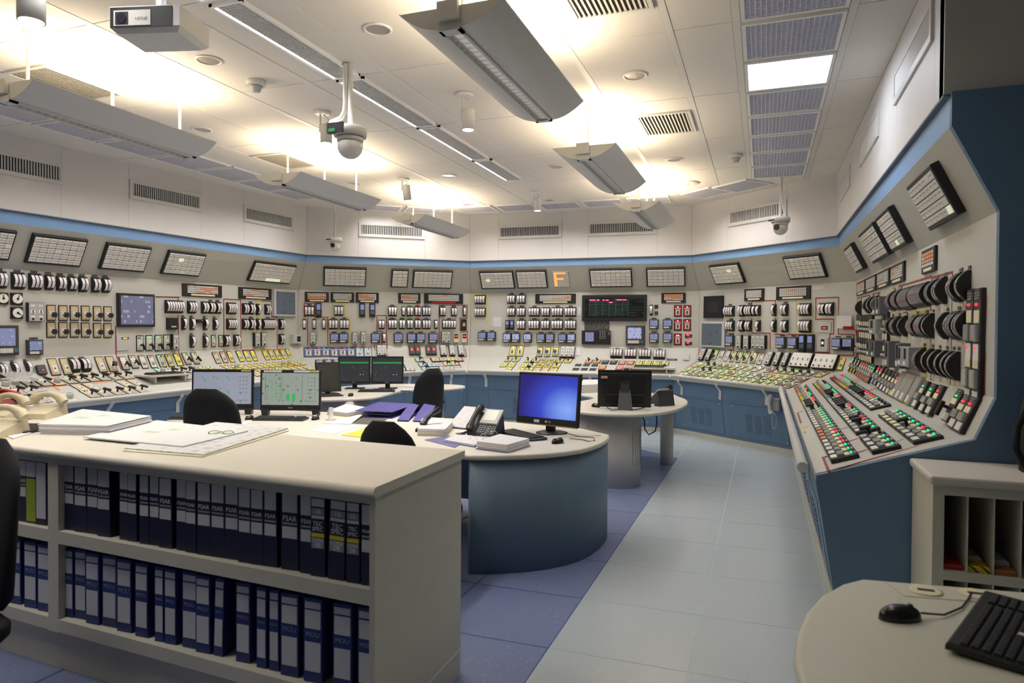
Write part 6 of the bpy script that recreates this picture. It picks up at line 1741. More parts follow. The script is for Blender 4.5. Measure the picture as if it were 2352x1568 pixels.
# ---- office chairs
def office_chair(x, y, rz, label, hb=.56, w=.24, zseat=.47, ztop=1.05, arms=True, full=True, tilt=-.10):
    o = thing('office_chair', label, 'chair', (x, y, 0), rz)
    rows = []; K = 13; N = 24
    for i in range(K):
        t = i / (K - 1)
        ww = w * (.80 + .20 * math.sin(math.pi * min(1, t * .9 + .12))) * (1 - max(0, (t - .72) / .28) ** 2.4 * .55)
        if i == 0:
            ww *= .8
        cy = .02 * math.sin(t * 3.0) - tilt * 0
        th = .045 * (1 - .25 * t) * (.35 if i in (0, K - 1) else 1)
        row = []
        for q in range(N):
            a = 2 * math.pi * q / N
            xx = ww * math.copysign(abs(math.cos(a)) ** .7, math.cos(a)); yy = th * math.copysign(abs(math.sin(a)) ** .8, math.sin(a))
            row.append((xx, cy + yy - .55 * (xx ** 2) / max(w, .1) * .25 * -1, t * hb))
        rows.append(row)
    k = MB(); k.grid(rows, closed=True); k.add(rows[-1], [tuple(range(N))]); k.add(rows[0], [tuple(reversed(range(N)))])
    k.xf(T(0, -.22, ztop - hb) @ RX(-tilt)); obj('backrest', k, M_fabric, o)
    k = MB(); k.prism(smooth_poly([(-.24, -.2), (.24, -.2), (.26, .1), (.2, .27), (-.2, .27), (-.26, .1)], 4), zseat - .07, zseat, smooth=True); s = obj('seat', k, M_fabric, o)
    bv = s.modifiers.new('e', 'BEVEL'); bv.width = .025; bv.segments = 3
    k = MB(); k.tube([(0, -.1, zseat - .05), (0, -.27, zseat - .03), (0, -.29, zseat + .1), (0, -.265, ztop - hb * .7)], .02, 8); obj('back_bar', k, M_black, o)
    k = MB(); k.tube([(0, 0, .09), (0, 0, zseat - .06)], .028, 12); obj('gas_column', k, M_black, o)
    for q in range(5):
        a = 2 * math.pi * q / 5 + .3
        k = MB(); k.tube([(.03 * math.cos(a), .03 * math.sin(a), .10), (.29 * math.cos(a), .29 * math.sin(a), .065)], .02, 8, rs=[.026, .016]); l = obj('base_leg', k, M_black, o)
        k = MB(); k.lathe([(.027, -.02), (.03, 0), (.027, .02)], 12, (.29 * math.cos(a), .29 * math.sin(a), .031), axis='x'); obj('castor', k, M_black, l)
    if arms:
        for sx in (-1, 1):
            k = MB(); k.tube([(sx * .22, .02, zseat - .05), (sx * .29, .02, zseat - .03), (sx * .295, .0, zseat + .10), (sx * .295, -.01, zseat + .2)], .02, 8); a = obj('arm_post', k, M_black, o)
            rows = []
            for i in range(8):
                t = i / 7; hw = .042 * math.sin(math.pi * (.12 + .76 * t)) ** .5
                zc = zseat + .215 - (.03 * (t - .75) / .25 if t > .75 else 0)
                rows.append([(sx * .295 + hw * math.cos(b), -.13 + .27 * t, zc + .018 * math.sin(b)) for b in [2 * math.pi * c / 12 for c in range(12)]])
            k = MB(); k.grid(rows, closed=True); k.add(rows[-1], [tuple(range(12))]); k.add(rows[0], [tuple(reversed(range(12)))]); obj('arm_pad', k, M_blackm, o)
    return o
office_chair(-3.90, 4.24, .12, 'black office chair in front of the two lit monitors', ztop=1.08, w=.25)
office_chair(-1.97, 3.60, -.05, 'black office chair half hidden between bookshelf and curved desk', ztop=1.015, w=.20, arms=False)
office_chair(-3.72, 6.98, 1.22, 'black high-backed office chair with armrest beyond the curved desk', ztop=1.10, hb=.62, w=.23)
office_chair(-2.79, 1.50, math.pi, 'black office chair cut off by the left edge of the picture', ztop=1.10, hb=.62, w=.26, arms=False)

# ================================================================== DESK EQUIPMENT
def pz(pts, z):
    return [tuple(on_z(x, y, z))[:2] for x, y in pts]
def monitor(x, y, z, rz, w, h, label, scr, bez=(.018, .018, .035, .018), stand='disc', tilt=.08, lift=.06, logo=None, feet=False, name='monitor', logocol=M_mgrey, back=False):
    o = thing(name, label, 'monitor', (x, y, z), rz)
    R = T(0, 0, lift) @ RX(-tilt)
    k = MB(); k.cham(-w / 2, w / 2, 0, h, 0, .022, .006); k.xf(R @ Matrix(((1, 0, 0, 0), (0, 0, -1, .0), (0, 1, 0, 0), (0, 0, 0, 1)))); hs = obj('housing', k, M_black, o)
    k = MB(); k.cham(-w * .36, w * .36, h * .12, h * .9, 0, .028, .012); k.xf(R @ Matrix(((1, 0, 0, 0), (0, 0, 1, 0), (0, 1, 0, 0), (0, 0, 0, 1)))); obj('rear_shell', k, M_blackm, o)
    k = MB(); k.box(-w / 2 + bez[0], w / 2 - bez[1], bez[2], h - bez[3], .0215, .0228); 
    sm = k.mesh('screen', scr); so = link('screen', sm, o, R @ Matrix(((1, 0, 0, 0), (0, 0, -1, .0), (0, 1, 0, 0), (0, 0, 0, 1))))
    if stand == 'disc':
        k = MB(); k.lathe([(.12, 0), (.12, .008), (.09, .016), (.03, .02)], 24, (0, .06, 0)); obj('stand_foot', k, M_black, o)
        k = MB(); k.box(-.035, .035, .03, .06, .012, lift + h * .35); obj('stand_neck', k, M_black, o)
    elif stand == 'plate':
        k = MB(); k.cham(-.12, .12, -.03, .15, 0, .014, .005); obj('stand_foot', k, M_black, o)
        k = MB(); k.box(-.03, .03, .03, .055, .012, lift + h * .4); obj('stand_neck', k, M_black, o)
    if feet:
        for sx in (-1, 1):
            k = MB(); k.prism([(sx * (w / 2 - .08), lift + .02), (sx * (w / 2 - .01), lift + .02), (sx * (w / 2 - .02), 0), (sx * (w / 2 - .07), 0)], -.03, .03)
            k.xf(Matrix(((1, 0, 0, 0), (0, 0, 1, 0), (0, 1, 0, 0), (0, 0, 0, 1)))); obj('foot', k, M_black, o)
    if logo:
        lettering(logo, .02, logocol, o, R @ T(0, -.0226, bez[2] * .5) @ RX(math.pi / 2))
    return o, R
M_flow = print_mat('process_screen_grey', (.24, .275, .26), (.05, .20, .10), 26, 30, .42, .3, 1.0, emit=.42)
M_flow2 = print_mat('process_screen_blue', (.26, .285, .37), (.10, .22, .18), 22, 26, .36, .3, 2.0, emit=.45)
M_dellscr = print_mat('dark_list_screen', (.045, .05, .065), (.10, .12, .13), 30, 45, .40, .25, 3.0, emit=.10)
def _win(nt, b):
    tc = nt.nodes.new('ShaderNodeTexCoord'); mp = nt.nodes.new('ShaderNodeMapping'); mp.inputs['Location'].default_value = (-.42, -.36, 0); mp.inputs['Scale'].default_value = (2.3, 3.0, 0)
    nt.links.new(tc.outputs['Object'], mp.inputs['Vector'])
    g = nt.nodes.new('ShaderNodeTexGradient'); g.gradient_type = 'SPHERICAL'; nt.links.new(mp.outputs[0], g.inputs['Vector'])
    r = nt.nodes.new('ShaderNodeValToRGB'); e = r.color_ramp.elements
    e[0].position = 0; e[0].color = (.018, .014, .14, 1); e[1].position = 1; e[1].color = (.17, .30, .72, 1)
    x = e.new(.45); x.color = (.03, .05, .42, 1)
    nt.links.new(g.outputs['Fac'], r.inputs['Fac']); nt.links.new(r.outputs['Color'], b.inputs['Base Color']); nt.links.new(r.outputs['Color'], b.inputs['Emission Color'])
    b.inputs['Emission Strength'].default_value = .75; b.inputs['Roughness'].default_value = .25
M_winscr = node_mat('blue_desktop_screen', _win)
# the two wide monitors on the long desk
m1, _ = monitor(-4.60, 4.93, .75, .3514, .56, .365, 'left wide monitor on the long desk, pale blue process screen', M_flow2, (.018, .018, .05, .028), None, .03, .045, 'AOC', True, logocol=M_lgrey)
m2, R2 = monitor(-3.98, 5.09, .75, .3514, .545, .365, 'right wide monitor on the long desk, grey green process screen', M_flow, (.018, .018, .05, .028), None, .03, .045, 'AOC', True, logocol=M_lgrey)
FM = Matrix(((1, 0, 0, 0), (0, 0, -1, .0), (0, 1, 0, 0), (0, 0, 0, 1)))
Rm = T(0, 0, .045) @ RX(-.03) @ FM
for (x0, x1, lab) in ((-.24, -.08, 0), (.03, .17, 0)):
    k = MB(); k.box(x0, x1, .343, .36, .0222, .0235); obj('paper_strip', k, M_paper, m2, Rm)
for mo in (m1, m2):
    k = MB(); k.box(.17, .255, .344, .359, .0222, .0237); obj('sticker', k, mat('sticker_yellow', (.6, .55, .15), .5), mo, Rm)
# rows of small coloured symbols on the process screens
def screen_symbols(mo, pts, m, w=.016, h=.009):
    k = MB()
    for (x, y) in pts:
        k.box(x - w / 2, x + w / 2, y - h / 2, y + h / 2, .0228, .0232)
    q = obj('symbol_grid', k, m, mo, Rm); q['kind'] = 'stuff'
rs = random.Random(3)
sg, sk = mat('symbol_green', (.03, .42, .10), .5, emit=.3), mat('symbol_dark', (.05, .06, .07), .5)
screen_symbols(m1, [(-.18, .29), (-.08, .295), (-.05, .28), (.04, .295), (.055, .28), (-.02, .19), (.01, .14), (.055, .17), (.055, .155), (-.16, .26)], sg)
screen_symbols(m1, [(.16 + .03 * i, .295 - .035 * j) for i in range(3) for j in range(5)] + [(.13 + .024 * i, .085) for i in range(5)], sk, .012, .004)
screen_symbols(m2, [(-.2 + .035 * i + rs.uniform(-.006, .006), .10 + .028 * j) for i in range(4) for j in range(7) if rs.random() < .8], sg, .014, .007)
screen_symbols(m2, [(-.02, .12), (.03, .12)], sg, .03, .06); screen_symbols(m2, [(.16 + .03 * i, .295 - .035 * j) for i in range(3) for j in range(5)] + [(.13 + .024 * i, .085) for i in range(5)], sk, .012, .004)
k = MB()
for (a, b) in (((.105, .07), (.105, .32)), ((-.225, .09), (-.225, .31)), ((-.08, .09), (-.08, .31))):
    k.box(a[0] - .0012, a[0] + .0012, a[1], b[1], .0228, .0231)
q = obj('frame_line_grid', k, sk, m2, Rm); q['kind'] = 'stuff'
# blue desktop monitor
lg, RL = monitor(-1.51, 4.90, .75, -.30, .56, .39, 'monitor with a plain blue screen on the curved desk', M_winscr, (.022, .022, .05, .022), 'disc', .10, .07, None)
Rl = T(0, 0, .07) @ RX(-.10) @ FM
lettering('LG', .022, M_lgrey, lg, RL @ T(.03, -.0232, .024) @ RX(math.pi / 2))
k = MB(); k.lathe([(.009, .0222), (.009, .0234)], 14, (.0, .024, 0)); obj('logo_disc', k, M_lgrey, lg, Rl)
k = MB(); k.box(-.11, -.06, .012, .034, .0222, .0234); obj('sticker', k, M_paper, lg, Rl)
k = MB(); k.box(-.27, .27, -.006, .003, .004, .024); obj('chin_trim', k, mat('gold_trim', (.35, .28, .16), .3, metal=.6), lg, Rl)
# dark twin monitors on the left desk
for (x, y, rz, lab) in ((-5.02, 7.70, .42, 'left'), (-4.62, 7.86, .42, 'right')):
    mo, _ = monitor(x, y, .75, rz, .42, .36, f'{lab} one of two dark monitors side by side on the left desk', M_dellscr, (.02, .02, .03, .02), 'plate', .06, .07, 'DELL')
    k = MB(); k.box(-.185, .185, .265, .285, .0226, .0232); obj('green_bar', k, mat('screen_green_bar', (.02, .30, .06), .5, emit=.25), mo, T(0, 0, .07) @ RX(-.06) @ FM)
    k = MB(); k.lathe([(.006, .0226), (.006, .0232)], 8, (.08, .12, 0)); k.lathe([(.006, .0226), (.006, .0232)], 8, (.12, .12, 0)); q = obj('yellow_dot_grid', k, mat('screen_yellow', (.6, .6, .1), .5, emit=.3), mo, T(0, 0, .07) @ RX(-.06) @ FM); q['kind'] = 'stuff'
mo, _ = monitor(-4.86, 6.92, .75, 1.02, .30, .36, 'upright black terminal screen turned sideways on the left desk', mat('blank_olive_screen', (.035, .035, .02), .25), (.02, .02, .04, .03), 'plate', .22, .03)
# monitor seen from behind
mb_, RB = monitor(-1.30, 6.83, .75, math.pi + .26, .53, .375, 'black monitor seen from behind on the right desk', M_blackm, stand=None, tilt=.12, lift=.015)
Rb = T(0, 0, .015) @ RX(-.12)
k = MB(); k.box(-.045, .045, .030, .045, .05, .24); k.xf(Rb @ T(0, 0, 0)); obj('stand_spine', k, M_charcoal, mb_)
k = MB(); k.add([(-.055, .045, .20), (.055, .045, .20), (.075, .16, -.015), (-.075, .16, -.015), (-.055, .035, .20), (.055, .035, .20), (.075, .145, -.015), (-.075, .145, -.015)], [(0, 1, 2, 3), (7, 6, 5, 4), (0, 4, 5, 1), (1, 5, 6, 2), (2, 6, 7, 3), (3, 7, 4, 0)]); obj('kick_stand', k, mat('stand_slate', (.05, .055, .065), .5), mb_)
lettering('AOC', .045, mat('logo_dim', (.10, .105, .11), .4), mb_, Rb @ T(0, .0292, .255) @ RX(math.pi / 2) @ RY(math.pi))
k = MB(); k.box(.17, .235, .018, .0305, .295, .32); k.xf(Rb); obj('sticker', k, mat('sticker_multi', (.55, .42, .38), .5, noise=.4, nscale=60), mb_)
k = MB(); k.box(-.19, .19, .0281, .030, .13, .134); k.xf(Rb); obj('shell_groove', k, M_dgrey, mb_)
k = MB(); k.box(-.24, .24, .012, .022, .34, .352); k.xf(Rb); obj('top_ridge', k, M_charcoal, mb_)

# ---- keyboards and mice
_kb = {}
M_key = mat('key_black', (.022, .022, .024), .5)
def keyboard(x, y, z, rz, label, w=.45, d=.155, single=False, silver=False):
    o = thing('keyboard', label, 'keyboard', (x, y, z), rz, 'black keyboards')
    k = MB(); k.cham(-w / 2, w / 2, -d / 2, d / 2, 0, .018, .006); k.xf(RX(.05)); obj('case', k, M_black, o)
    gx = int(w / .0205); cols = [(-w / 2 + .012 + i * .0205) for i in range(gx - 1)]
    if single:
        q = MB(); q.cham(0, .0165, 0, .0165, 0, .009, .003); me = q.mesh('key', M_key); q = MB(); q.cham(0, .0165, 0, .0165, 0, .009, .003); mw = q.mesh('key', M_wplas)
    k2 = MB()
    for j in range(6):
        yy = -d / 2 + .014 + j * .0225
        for i, xx in enumerate(cols):
            if xx > w * .20 and xx < w * .235:
                continue
            if single:
                link('key', mw if (i, j) == (8, 1) else me, o, RX(.05) @ T(xx, yy, .0165))
            else:
                k2.box(xx, xx + .0165, yy, yy + .0175, .017, .024)
    if not single:
        k2.xf(RX(.05)); q = obj('key_grid', k2, M_key, o); q['kind'] = 'stuff'
    return o
def mouse(x, y, z, rz, label, cable=None, silver=False):
    o = thing('computer_mouse', label, 'mouse', (x, y, z), rz, 'black mice')
    rows = []
    for i in range(9):
        a = math.pi / 2 * i / 8
        r = math.cos(a)
        rows.append([(.031 * r ** .8 * math.cos(b) if r > 1e-3 else 0, .058 * r ** .8 * math.sin(b) if r > 1e-3 else 0, .004 + .034 * math.sin(a) ** .9) for b in [2 * math.pi * c / 18 for c in range(18)]])
    k = MB(); k.lathe([(.031, 0), (.031, .004)], 18)
    for i in range(len(k.v)):
        p = k.v[i]; k.v[i] = (p[0], p[1] * 1.87, p[2])
    k.grid(rows, closed=True); obj('body', k, mat('mouse_gloss', (.012, .012, .013), .22), o)
    k = MB(); k.lathe([(.008, -.004), (.008, .004)], 10, (0, .028, .033), axis='x'); obj('wheel', k, M_lgrey if silver else M_dgrey, o)
    if silver:
        k = MB(); k.cham(-.012, .012, -.045, .0, .0355, .0385, .001); obj('badge', k, M_lgrey, o)
    if cable:
        k = MB(); k.tube([Vector(p) - Vector((x, y, z)) for p in cable], .0028, 6); q = obj('cable', k, M_black, o); q.matrix_local = RZ(-rz)
    return o
ka = Vector((.405, .914)); kw = Vector((.914, -.405))
kc = Vector((.42, 1.90)) + ka * .235 + kw * .085
keyboard(kc.x, kc.y, .7515, math.atan2(-kw.y, -kw.x) + math.pi / 2 * 0 + math.pi / 2 + math.pi / 2, 'black keyboard at the bottom right corner with one white key', .47, .17, single=True) if False else None
ko = keyboard(kc.x, kc.y, .7565, math.atan2(ka.y, ka.x), 'black keyboard at the bottom right corner with one white key', .47, .17, single=True)
mouse(.355, 2.085, .7505, -1.15, 'glossy black mouse beside the bottom right keyboard', cable=[(.41, 2.11, .765), (.47, 2.14, .757), (.53, 2.22, .756), (.565, 2.30, .756), (.585, 2.352, .757)])
keyboard(-3.86, 4.80, .7505, .30, 'black keyboard in front of the right wide monitor', .44, .15)
keyboard(-4.55, 4.58, .7505, .30, 'black keyboard half hidden behind the office chair', .44, .15)
mouse(-3.60, 4.93, .7505, .3, 'black and silver mouse right of the right wide monitor', silver=True)
mouse(-4.12, 4.72, .7505, .3, 'black mouse between the two wide monitors keyboards', silver=True)
_a, _b = [Vector(q) for q in pz([(1140, 984), (1262, 1016)], .76)]
keyboard(*((_a + _b) / 2), .7505, math.atan2((_b - _a).y, (_b - _a).x), 'black keyboard in front of the blue screen monitor', .46, .16)
mouse(*pz([(1281, 1014)], .76)[0], .7505, -.35, 'black mouse on the curved desk edge with a looping cable', silver=True, cable=[(-1.29, 4.72, .757), (-1.20, 4.72, .755), (-1.13, 4.66, .755), (-1.10, 4.70, .755), (-1.14, 4.84, .755), (-1.26, 4.86, .755), (-1.36, 4.95, .755)])
keyboard(-4.55, 7.48, .7505, .45, 'black keyboard before the dark twin monitors', .45, .15)
mouse(-4.20, 7.95, .7505, .5, 'black mouse at the right end of the left desk')
keyboard(-4.72, 6.75, .7505, .9, 'small black keyboard below the sideways terminal', .26, .15)
mouse(-4.52, 6.86, .7505, .4, 'silver black mouse beside the sideways terminal', silver=True)
mouse(-1.60, 6.86, .7505, .9, 'black mouse left of the monitor seen from behind')
# shelves with keyboards that stand on the console benches
def bench_shelf(seg, z, x, y, w, d, rz_extra, lab, klab):
    u, v, n, c, _ = FR[seg, 'H']
    P = hit(seg, 'H', *z(x, y))
    ang = math.atan2(u.y, u.x)
    o = thing('keyboard_shelf', lab, 'shelf', (P.x, P.y, P.z), ang)
    k = MB(); k.box(-w / 2, w / 2, -d / 2, d / 2, .05, .07); obj('tray', k, M_white, o)
    for sx in (-1, 1):
        k = MB(); k.box(sx * w * .35 - .01, sx * w * .35 + .01, -d * .4, d * .4, -.02, .05); obj('bracket', k, M_white, o)
    keyboard(P.x, P.y, P.z + .0705, ang + rz_extra, klab, min(.45, w * .9), .15)
    return P
bench_shelf(4, zL3, 2960, 720, .6, .30, 0, 'white keyboard shelf on the left console bench', 'black keyboard on the left console shelf')
bench_shelf(2, zE2, 1330, 1045, .8, .20, 0, 'white keyboard shelf on the back console edge', 'thin dark keyboard on the back console behind the rear facing monitor')
p = hit(2, 'H', *zE2(1612, 1030)); mouse(p.x, p.y, p.z + .068, 0, 'dark mouse on the back console shelf')

# ---- desk phones
def ip_phone(x, y, z, rz, label, screen=True, back=False):
    o = thing('desk_phone', label, 'phone', (x, y, z), rz)
    A = math.radians(42)
    k = MB(); k.add([(-.11, -.10, 0), (.11, -.10, 0), (.11, .09, 0), (-.11, .09, 0), (-.11, -.10, .02), (.11, -.10, .02), (.11, .06, .155), (-.11, .06, .155)],
                    [(3, 2, 1, 0), (0, 1, 5, 4), (1, 2, 6, 5), (2, 3, 7, 6), (3, 0, 4, 7), (4, 5, 6, 7)]); obj('base', k, M_charcoal, o)
    B = T(0, -.10, .02) @ RX(math.atan2(.135, .16))
    L = math.hypot(.135, .16)
    k = MB(); k.cham(-.04, .112, L * .42, L * 1.12, .001, .016, .004); k.xf(B); obj('screen_frame', k, mat('phone_silver', (.42, .41, .38), .4), o)
    k = MB(); k.box(-.02, .085, L * .55, L * 1.04, .0155, .0175); k.xf(B); obj('screen', k, mat('phone_lcd', (.48, .50, .40), .3, emit=.12), o)
    k = MB(); k.cham(0, .016, 0, .012, 0, .006, .003); me = k.mesh('phone_key', M_mgrey)
    for i in range(3):
        for j in range(4):
            link('phone_key', me, o, B @ T(-.03 + i * .022, L * .04 + j * .019, .001))
    for i in range(2):
        for j in range(3):
            link('phone_key', me, o, B @ T(.055 + i * .024, L * .08 + j * .022, .001))
    k = MB(); pts = [B @ Vector((-.078, t * L * 1.12, .03 + .02 * math.sin(math.pi * t))) for t in [i / 8 for i in range(9)]]
    k.tube(pts, .02, 10, rs=[.03, .03, .022, .019, .018, .019, .022, .03, .028]); obj('handset', k, mat('handset_black', (.018, .018, .019), .35), o)
    k = MB()
    cp = [(-.10 - .035 * math.cos(t * .5), -.10 - .01 * t + .012 * math.sin(t * 6.0), .012 + .008 * math.cos(t * 6.0)) for t in [i * .1 for i in range(50)]]
    k.tube([(-.09, -.10, .03), (-.13, -.13, .012), (-.15, -.18, .012), (-.11, -.21, .012), (-.07, -.18, .012)], .009, 8); obj('curly_cord', k, M_black, o)
    return o
ip_phone(-1.93, 4.72, .7505, -.12, 'grey and black desk phone with display left of the blue screen monitor')
ip_phone(-1.00, 7.30, .7505, math.pi + .9, 'black desk phone seen from behind on the right desk')
p2 = thing('answer_phone', 'black phone handset standing in a cradle among the folders', 'phone', (-2.42, 4.72, .7505), .2)
k = MB(); k.cham(-.07, .07, -.09, .09, 0, .03, .008); obj('cradle', k, M_black, p2)
k = MB(); k.tube([(-.02, -.06, .05), (.0, -.03, .09), (.03, .02, .13), (.07, .08, .16)], .018, 10, rs=[.03, .02, .018, .026]); obj('handset', k, mat('handset_black', (0, 0, 0)), p2)
# cream telephones at the left end of the bookshelf
M_ph = mat('phone_cream', (.60, .53, .36), .4)
M_phr = mat('phone_red', (.35, .02, .02), .4)
def old_phone(x, y, rz, label, m):
    o = thing('telephone', label, 'phone', (x, y, .9905), rz)
    k = MB(); k.add([(-.09, -.1, 0), (.09, -.1, 0), (.09, .1, 0), (-.09, .1, 0), (-.085, -.09, .03), (.085, -.09, .03), (.08, .09, .075), (-.08, .09, .075)], [(3, 2, 1, 0), (0, 1, 5, 4), (1, 2, 6, 5), (2, 3, 7, 6), (3, 0, 4, 7), (4, 5, 6, 7)]); obj('base', k, m, o)
    k = MB(); pts = [(-.10 + .2 * t, .045, .085 + .05 * math.sin(math.pi * t) ** .7) for t in [i / 10 for i in range(11)]]
    k.tube(pts, .02, 12, rs=[.026, .030, .022, .018, .017, .017, .017, .018, .022, .030, .026]); obj('handset', k, m, o)
    k = MB(); k.box(-.05, .05, -.07, .01, .04, .046); k.xf(RX(.22)); obj('key_field', k, M_dgrey, o)
    return o
old_phone(*pz([(98, 958)], .99)[0], .3, 'cream telephone nearest the paper stack on the bookshelf', M_ph)
old_phone(*pz([(8, 962)], .99)[0], .3, 'cream telephone second from the paper stack', M_ph)
old_phone(*pz([(-5, 1000)], .99)[0], .3, 'cream telephone at the left picture edge, lowest', M_ph)
old_phone(*pz([(-5, 950)], .99)[0], .3, 'red telephone behind the cream ones', M_phr)
k = MB(); k.cham(-.42, .20, -.17, .14, 0, .012, .004); o = obj('phone_mat', k, M_blackm)
o.matrix_world = T(*pz([(30, 985)], .99)[0], .9903) @ RZ(.3); tag(o, 'black mat under the cream telephones', 'mat')
# handset hung under the right corner rail
hp = thing('wall_handset', 'grey wall handset with a curly cord under the corner rail', 'phone', (0, 0, 0))
P = on_plane(1784, 925, FR[1, 'U'][3], FR[1, 'U'][2]); uu, vv, nn = FR[1, 'U'][:3]
hp.matrix_world = Matrix(((uu.x, vv.x, nn.x, P.x), (uu.y, vv.y, nn.y, P.y), (uu.z, vv.z, nn.z, P.z), (0, 0, 0, 1)))
k = MB(); k.cham(-.05, .07, -.10, .06, .002, .04, .01); obj('cradle', k, M_mgrey, hp)
k = MB(); k.tube([(-.03, .10, .06), (-.045, .06, .075), (-.05, 0, .08), (-.045, -.08, .075), (-.03, -.13, .06)], .022, 12, rs=[.03, .03, .02, .022, .03]); obj('handset', k, M_lgrey, hp)
k = MB(); cp = []
for i in range(120):
    t = i / 119; a = t * 2 * math.pi
    cx, cy = .035 * math.sin(a) + .01, -.13 - .11 * (1 - math.cos(a)) * .9
    cp.append((cx + .008 * math.cos(i * .9), cy + .004 * math.sin(i * .9), .05 + .008 * math.sin(i * .9)))
k.tube(cp, .003, 5); obj('curly_cord', k, M_lgrey, hp)

# ---- papers, folders, ring binders lying on the desks
M_draw = print_mat('drawing_sheet', (.60, .59, .585), (.40, .43, .43), 24, 14, .47, .8)
M_drawg = print_mat('drawing_sheet_green', (.60, .615, .60), (.42, .52, .33), 6, 10, .42, .8, 2.0)
M_sheet = print_mat('typed_sheet', (.68, .67, .70), (.48, .48, .52), 40, 55, .40, .85)
def sheet(poly, z, label, m=M_paper, th=.0012, name='paper_sheet', cat='paper', lift=None):
    """poly: world plan points; lift: {vertex index: extra height}"""
    cx = sum(p[0] for p in poly) / len(poly); cy = sum(p[1] for p in poly) / len(poly)
    k = MB(); n = len(poly)
    zt = [(lift or {}).get(i, 0) for i in range(n)]
    top = [(p[0] - cx, p[1] - cy, th + zt[i]) for i, p in enumerate(poly)]; bot = [(p[0] - cx, p[1] - cy, zt[i]) for i, p in enumerate(poly)]
    k.add(top, [tuple(range(n))]); k.add(bot, [tuple(reversed(range(n)))])
    for i in range(n):
        j = (i + 1) % n; k.add([bot[i], bot[j], top[j], top[i]], [(0, 1, 2, 3)])
    o = obj(name, k, m); o.location = (cx, cy, z); tag(o, label, cat); return o
# thick stack on the shelf
sp = pz([(90, 996), (250, 1000), (348, 975), (190, 958)], .9915)
cx = sum(p[0] for p in sp) / 4; cy = sum(p[1] for p in sp) / 4
ps = thing('paper_stack', 'thick stack of printed pages on the bookshelf top', 'paper', (cx, cy, .9905))
rr = random.Random(5)
for q in range(9):
    k = MB(); j = [rr.uniform(-.006, .006) for _ in range(2)]
    top = [(p[0] - cx + j[0], p[1] - cy + j[1]) for p in sp]
    k.prism(top, q * .0055, q * .0055 + .0052); obj('page_bundle', k, M_paper if q % 3 else mat('paper_lilac', (.68, .66, .76), .9), ps)
k = MB(); t4 = [(p[0] - cx, p[1] - cy) for p in sp]; k.prism(t4, .0496, .0505); obj('top_page', k, M_drawg, ps)
# big drawings
sheet(pz([(282, 1036), (465, 1050), (664, 990), (500, 976)], .991), .9903, 'large yellowish drawing sheet hanging low at the front of the shelf top', mat('tracing_yellow', (.62, .57, .38), .8), .004)
sheet(pz([(285, 1030), (468, 1045), (662, 984), (495, 970)], .996), .9944, 'large printed drawing on the yellowish sheet', M_draw, .005)
sheet(pz([(190, 1004), (420, 1026), (570, 990), (360, 966)], 1.002), .9995, 'green tinted drawing set on top of the pile', M_drawg, .006)
gg = on_z(505, 995, 1.008)
g = thing('eyeglasses', 'thin black eyeglasses lying on the drawings', 'glasses', (gg.x, gg.y, 1.0075), .35)
g.rotation_euler = (-1.25, 0, .35)
for sx in (-1, 1):
    k = MB(); k.tube([(sx * .035 + .026 * math.cos(a), .0, .012 + .018 * math.sin(a)) for a in [2 * math.pi * q / 16 for q in range(16)]], .0014, 5, closed=True); obj('rim', k, M_black, g)
    k = MB(); k.tube([(sx * .062, 0, .018), (sx * .06, .10, .012), (sx * .055, .13, .003)], .0016, 5); obj('temple', k, M_black, g)
k = MB(); k.tube([(-.01, 0, .016), (0, 0, .02), (.01, 0, .016)], .0014, 5); obj('bridge', k, M_black, g)
pn = on_z(640, 1003, .995)
sheet(pz([(0, 997), (30, 1008), (72, 995), (30, 992)], .992), .9903, 'folded white page at the left end of the shelf', M_paper, .006)
# on the long desk
sheet(pz([(712, 988), (765, 996), (820, 980), (770, 973)], .751), .7504, 'single white page on the long desk before the brown folder', M_paper)
sheet(pz([(742, 972), (805, 974), (835, 956), (790, 960)], .752), .7517, 'curled white page over the brown folder', M_paper, lift={2: .02, 3: .004})
sheet(pz([(800, 972), (870, 976), (890, 962), (830, 958)], .751), .7503, 'dark brown folder lying flat on the long desk', mat('folder_brown', (.09, .08, .07), .6), .0012, 'flat_folder', 'folder')
sheet(pz([(785, 1000), (865, 1008), (900, 990), (850, 982)], .751), .7503, 'bright yellow folder at the front edge of the long desk', mat('folder_yellow', (.72, .60, .05), .5), .004, 'flat_folder', 'folder')
sheet(pz([(830, 995), (870, 1001), (890, 990), (855, 990)], .757), .7545, 'grey pages on the yellow folder', M_sheet, .004)
sheet(pz([(545, 985), (560, 975), (580, 966), (568, 962)], .752), .7504, 'white page behind the office chair', M_paper)
def stack(poly_px, z, h, label, m=M_paper, top=M_sheet, n=6, name='paper_stack', cover=None):
    sp = pz(poly_px, z); cx = sum(p[0] for p in sp) / len(sp); cy = sum(p[1] for p in sp) / len(sp)
    o = thing(name, label, 'paper', (cx, cy, z + .0005))
    base = [(p[0] - cx, p[1] - cy) for p in sp]; z0 = 0
    if cover:
        k = MB(); k.prism([(a * 1.04, b * 1.04) for a, b in base], 0, .004); obj('cover', k, cover, o); z0 = .004
    for q in range(n):
        j = rr.uniform(-.004, .004); k = MB(); k.prism([(a + j, b + j * .7) for a, b in base], z0 + (h - z0) * q / n, z0 + (h - z0) * (q + .94) / n); obj('page_bundle', k, m if q % 2 else mat('paper_shade', (.70, .69, .73), .9), o)
    k = MB(); k.prism(base, h, h + .001); obj('top_page', k, top, o)
    return o
stack([(752, 952), (800, 957), (850, 945), (795, 936)], .75, .035, 'white pages with ring holes behind the mug sized post', cover=mat('binder_gold', (.45, .38, .05), .5))
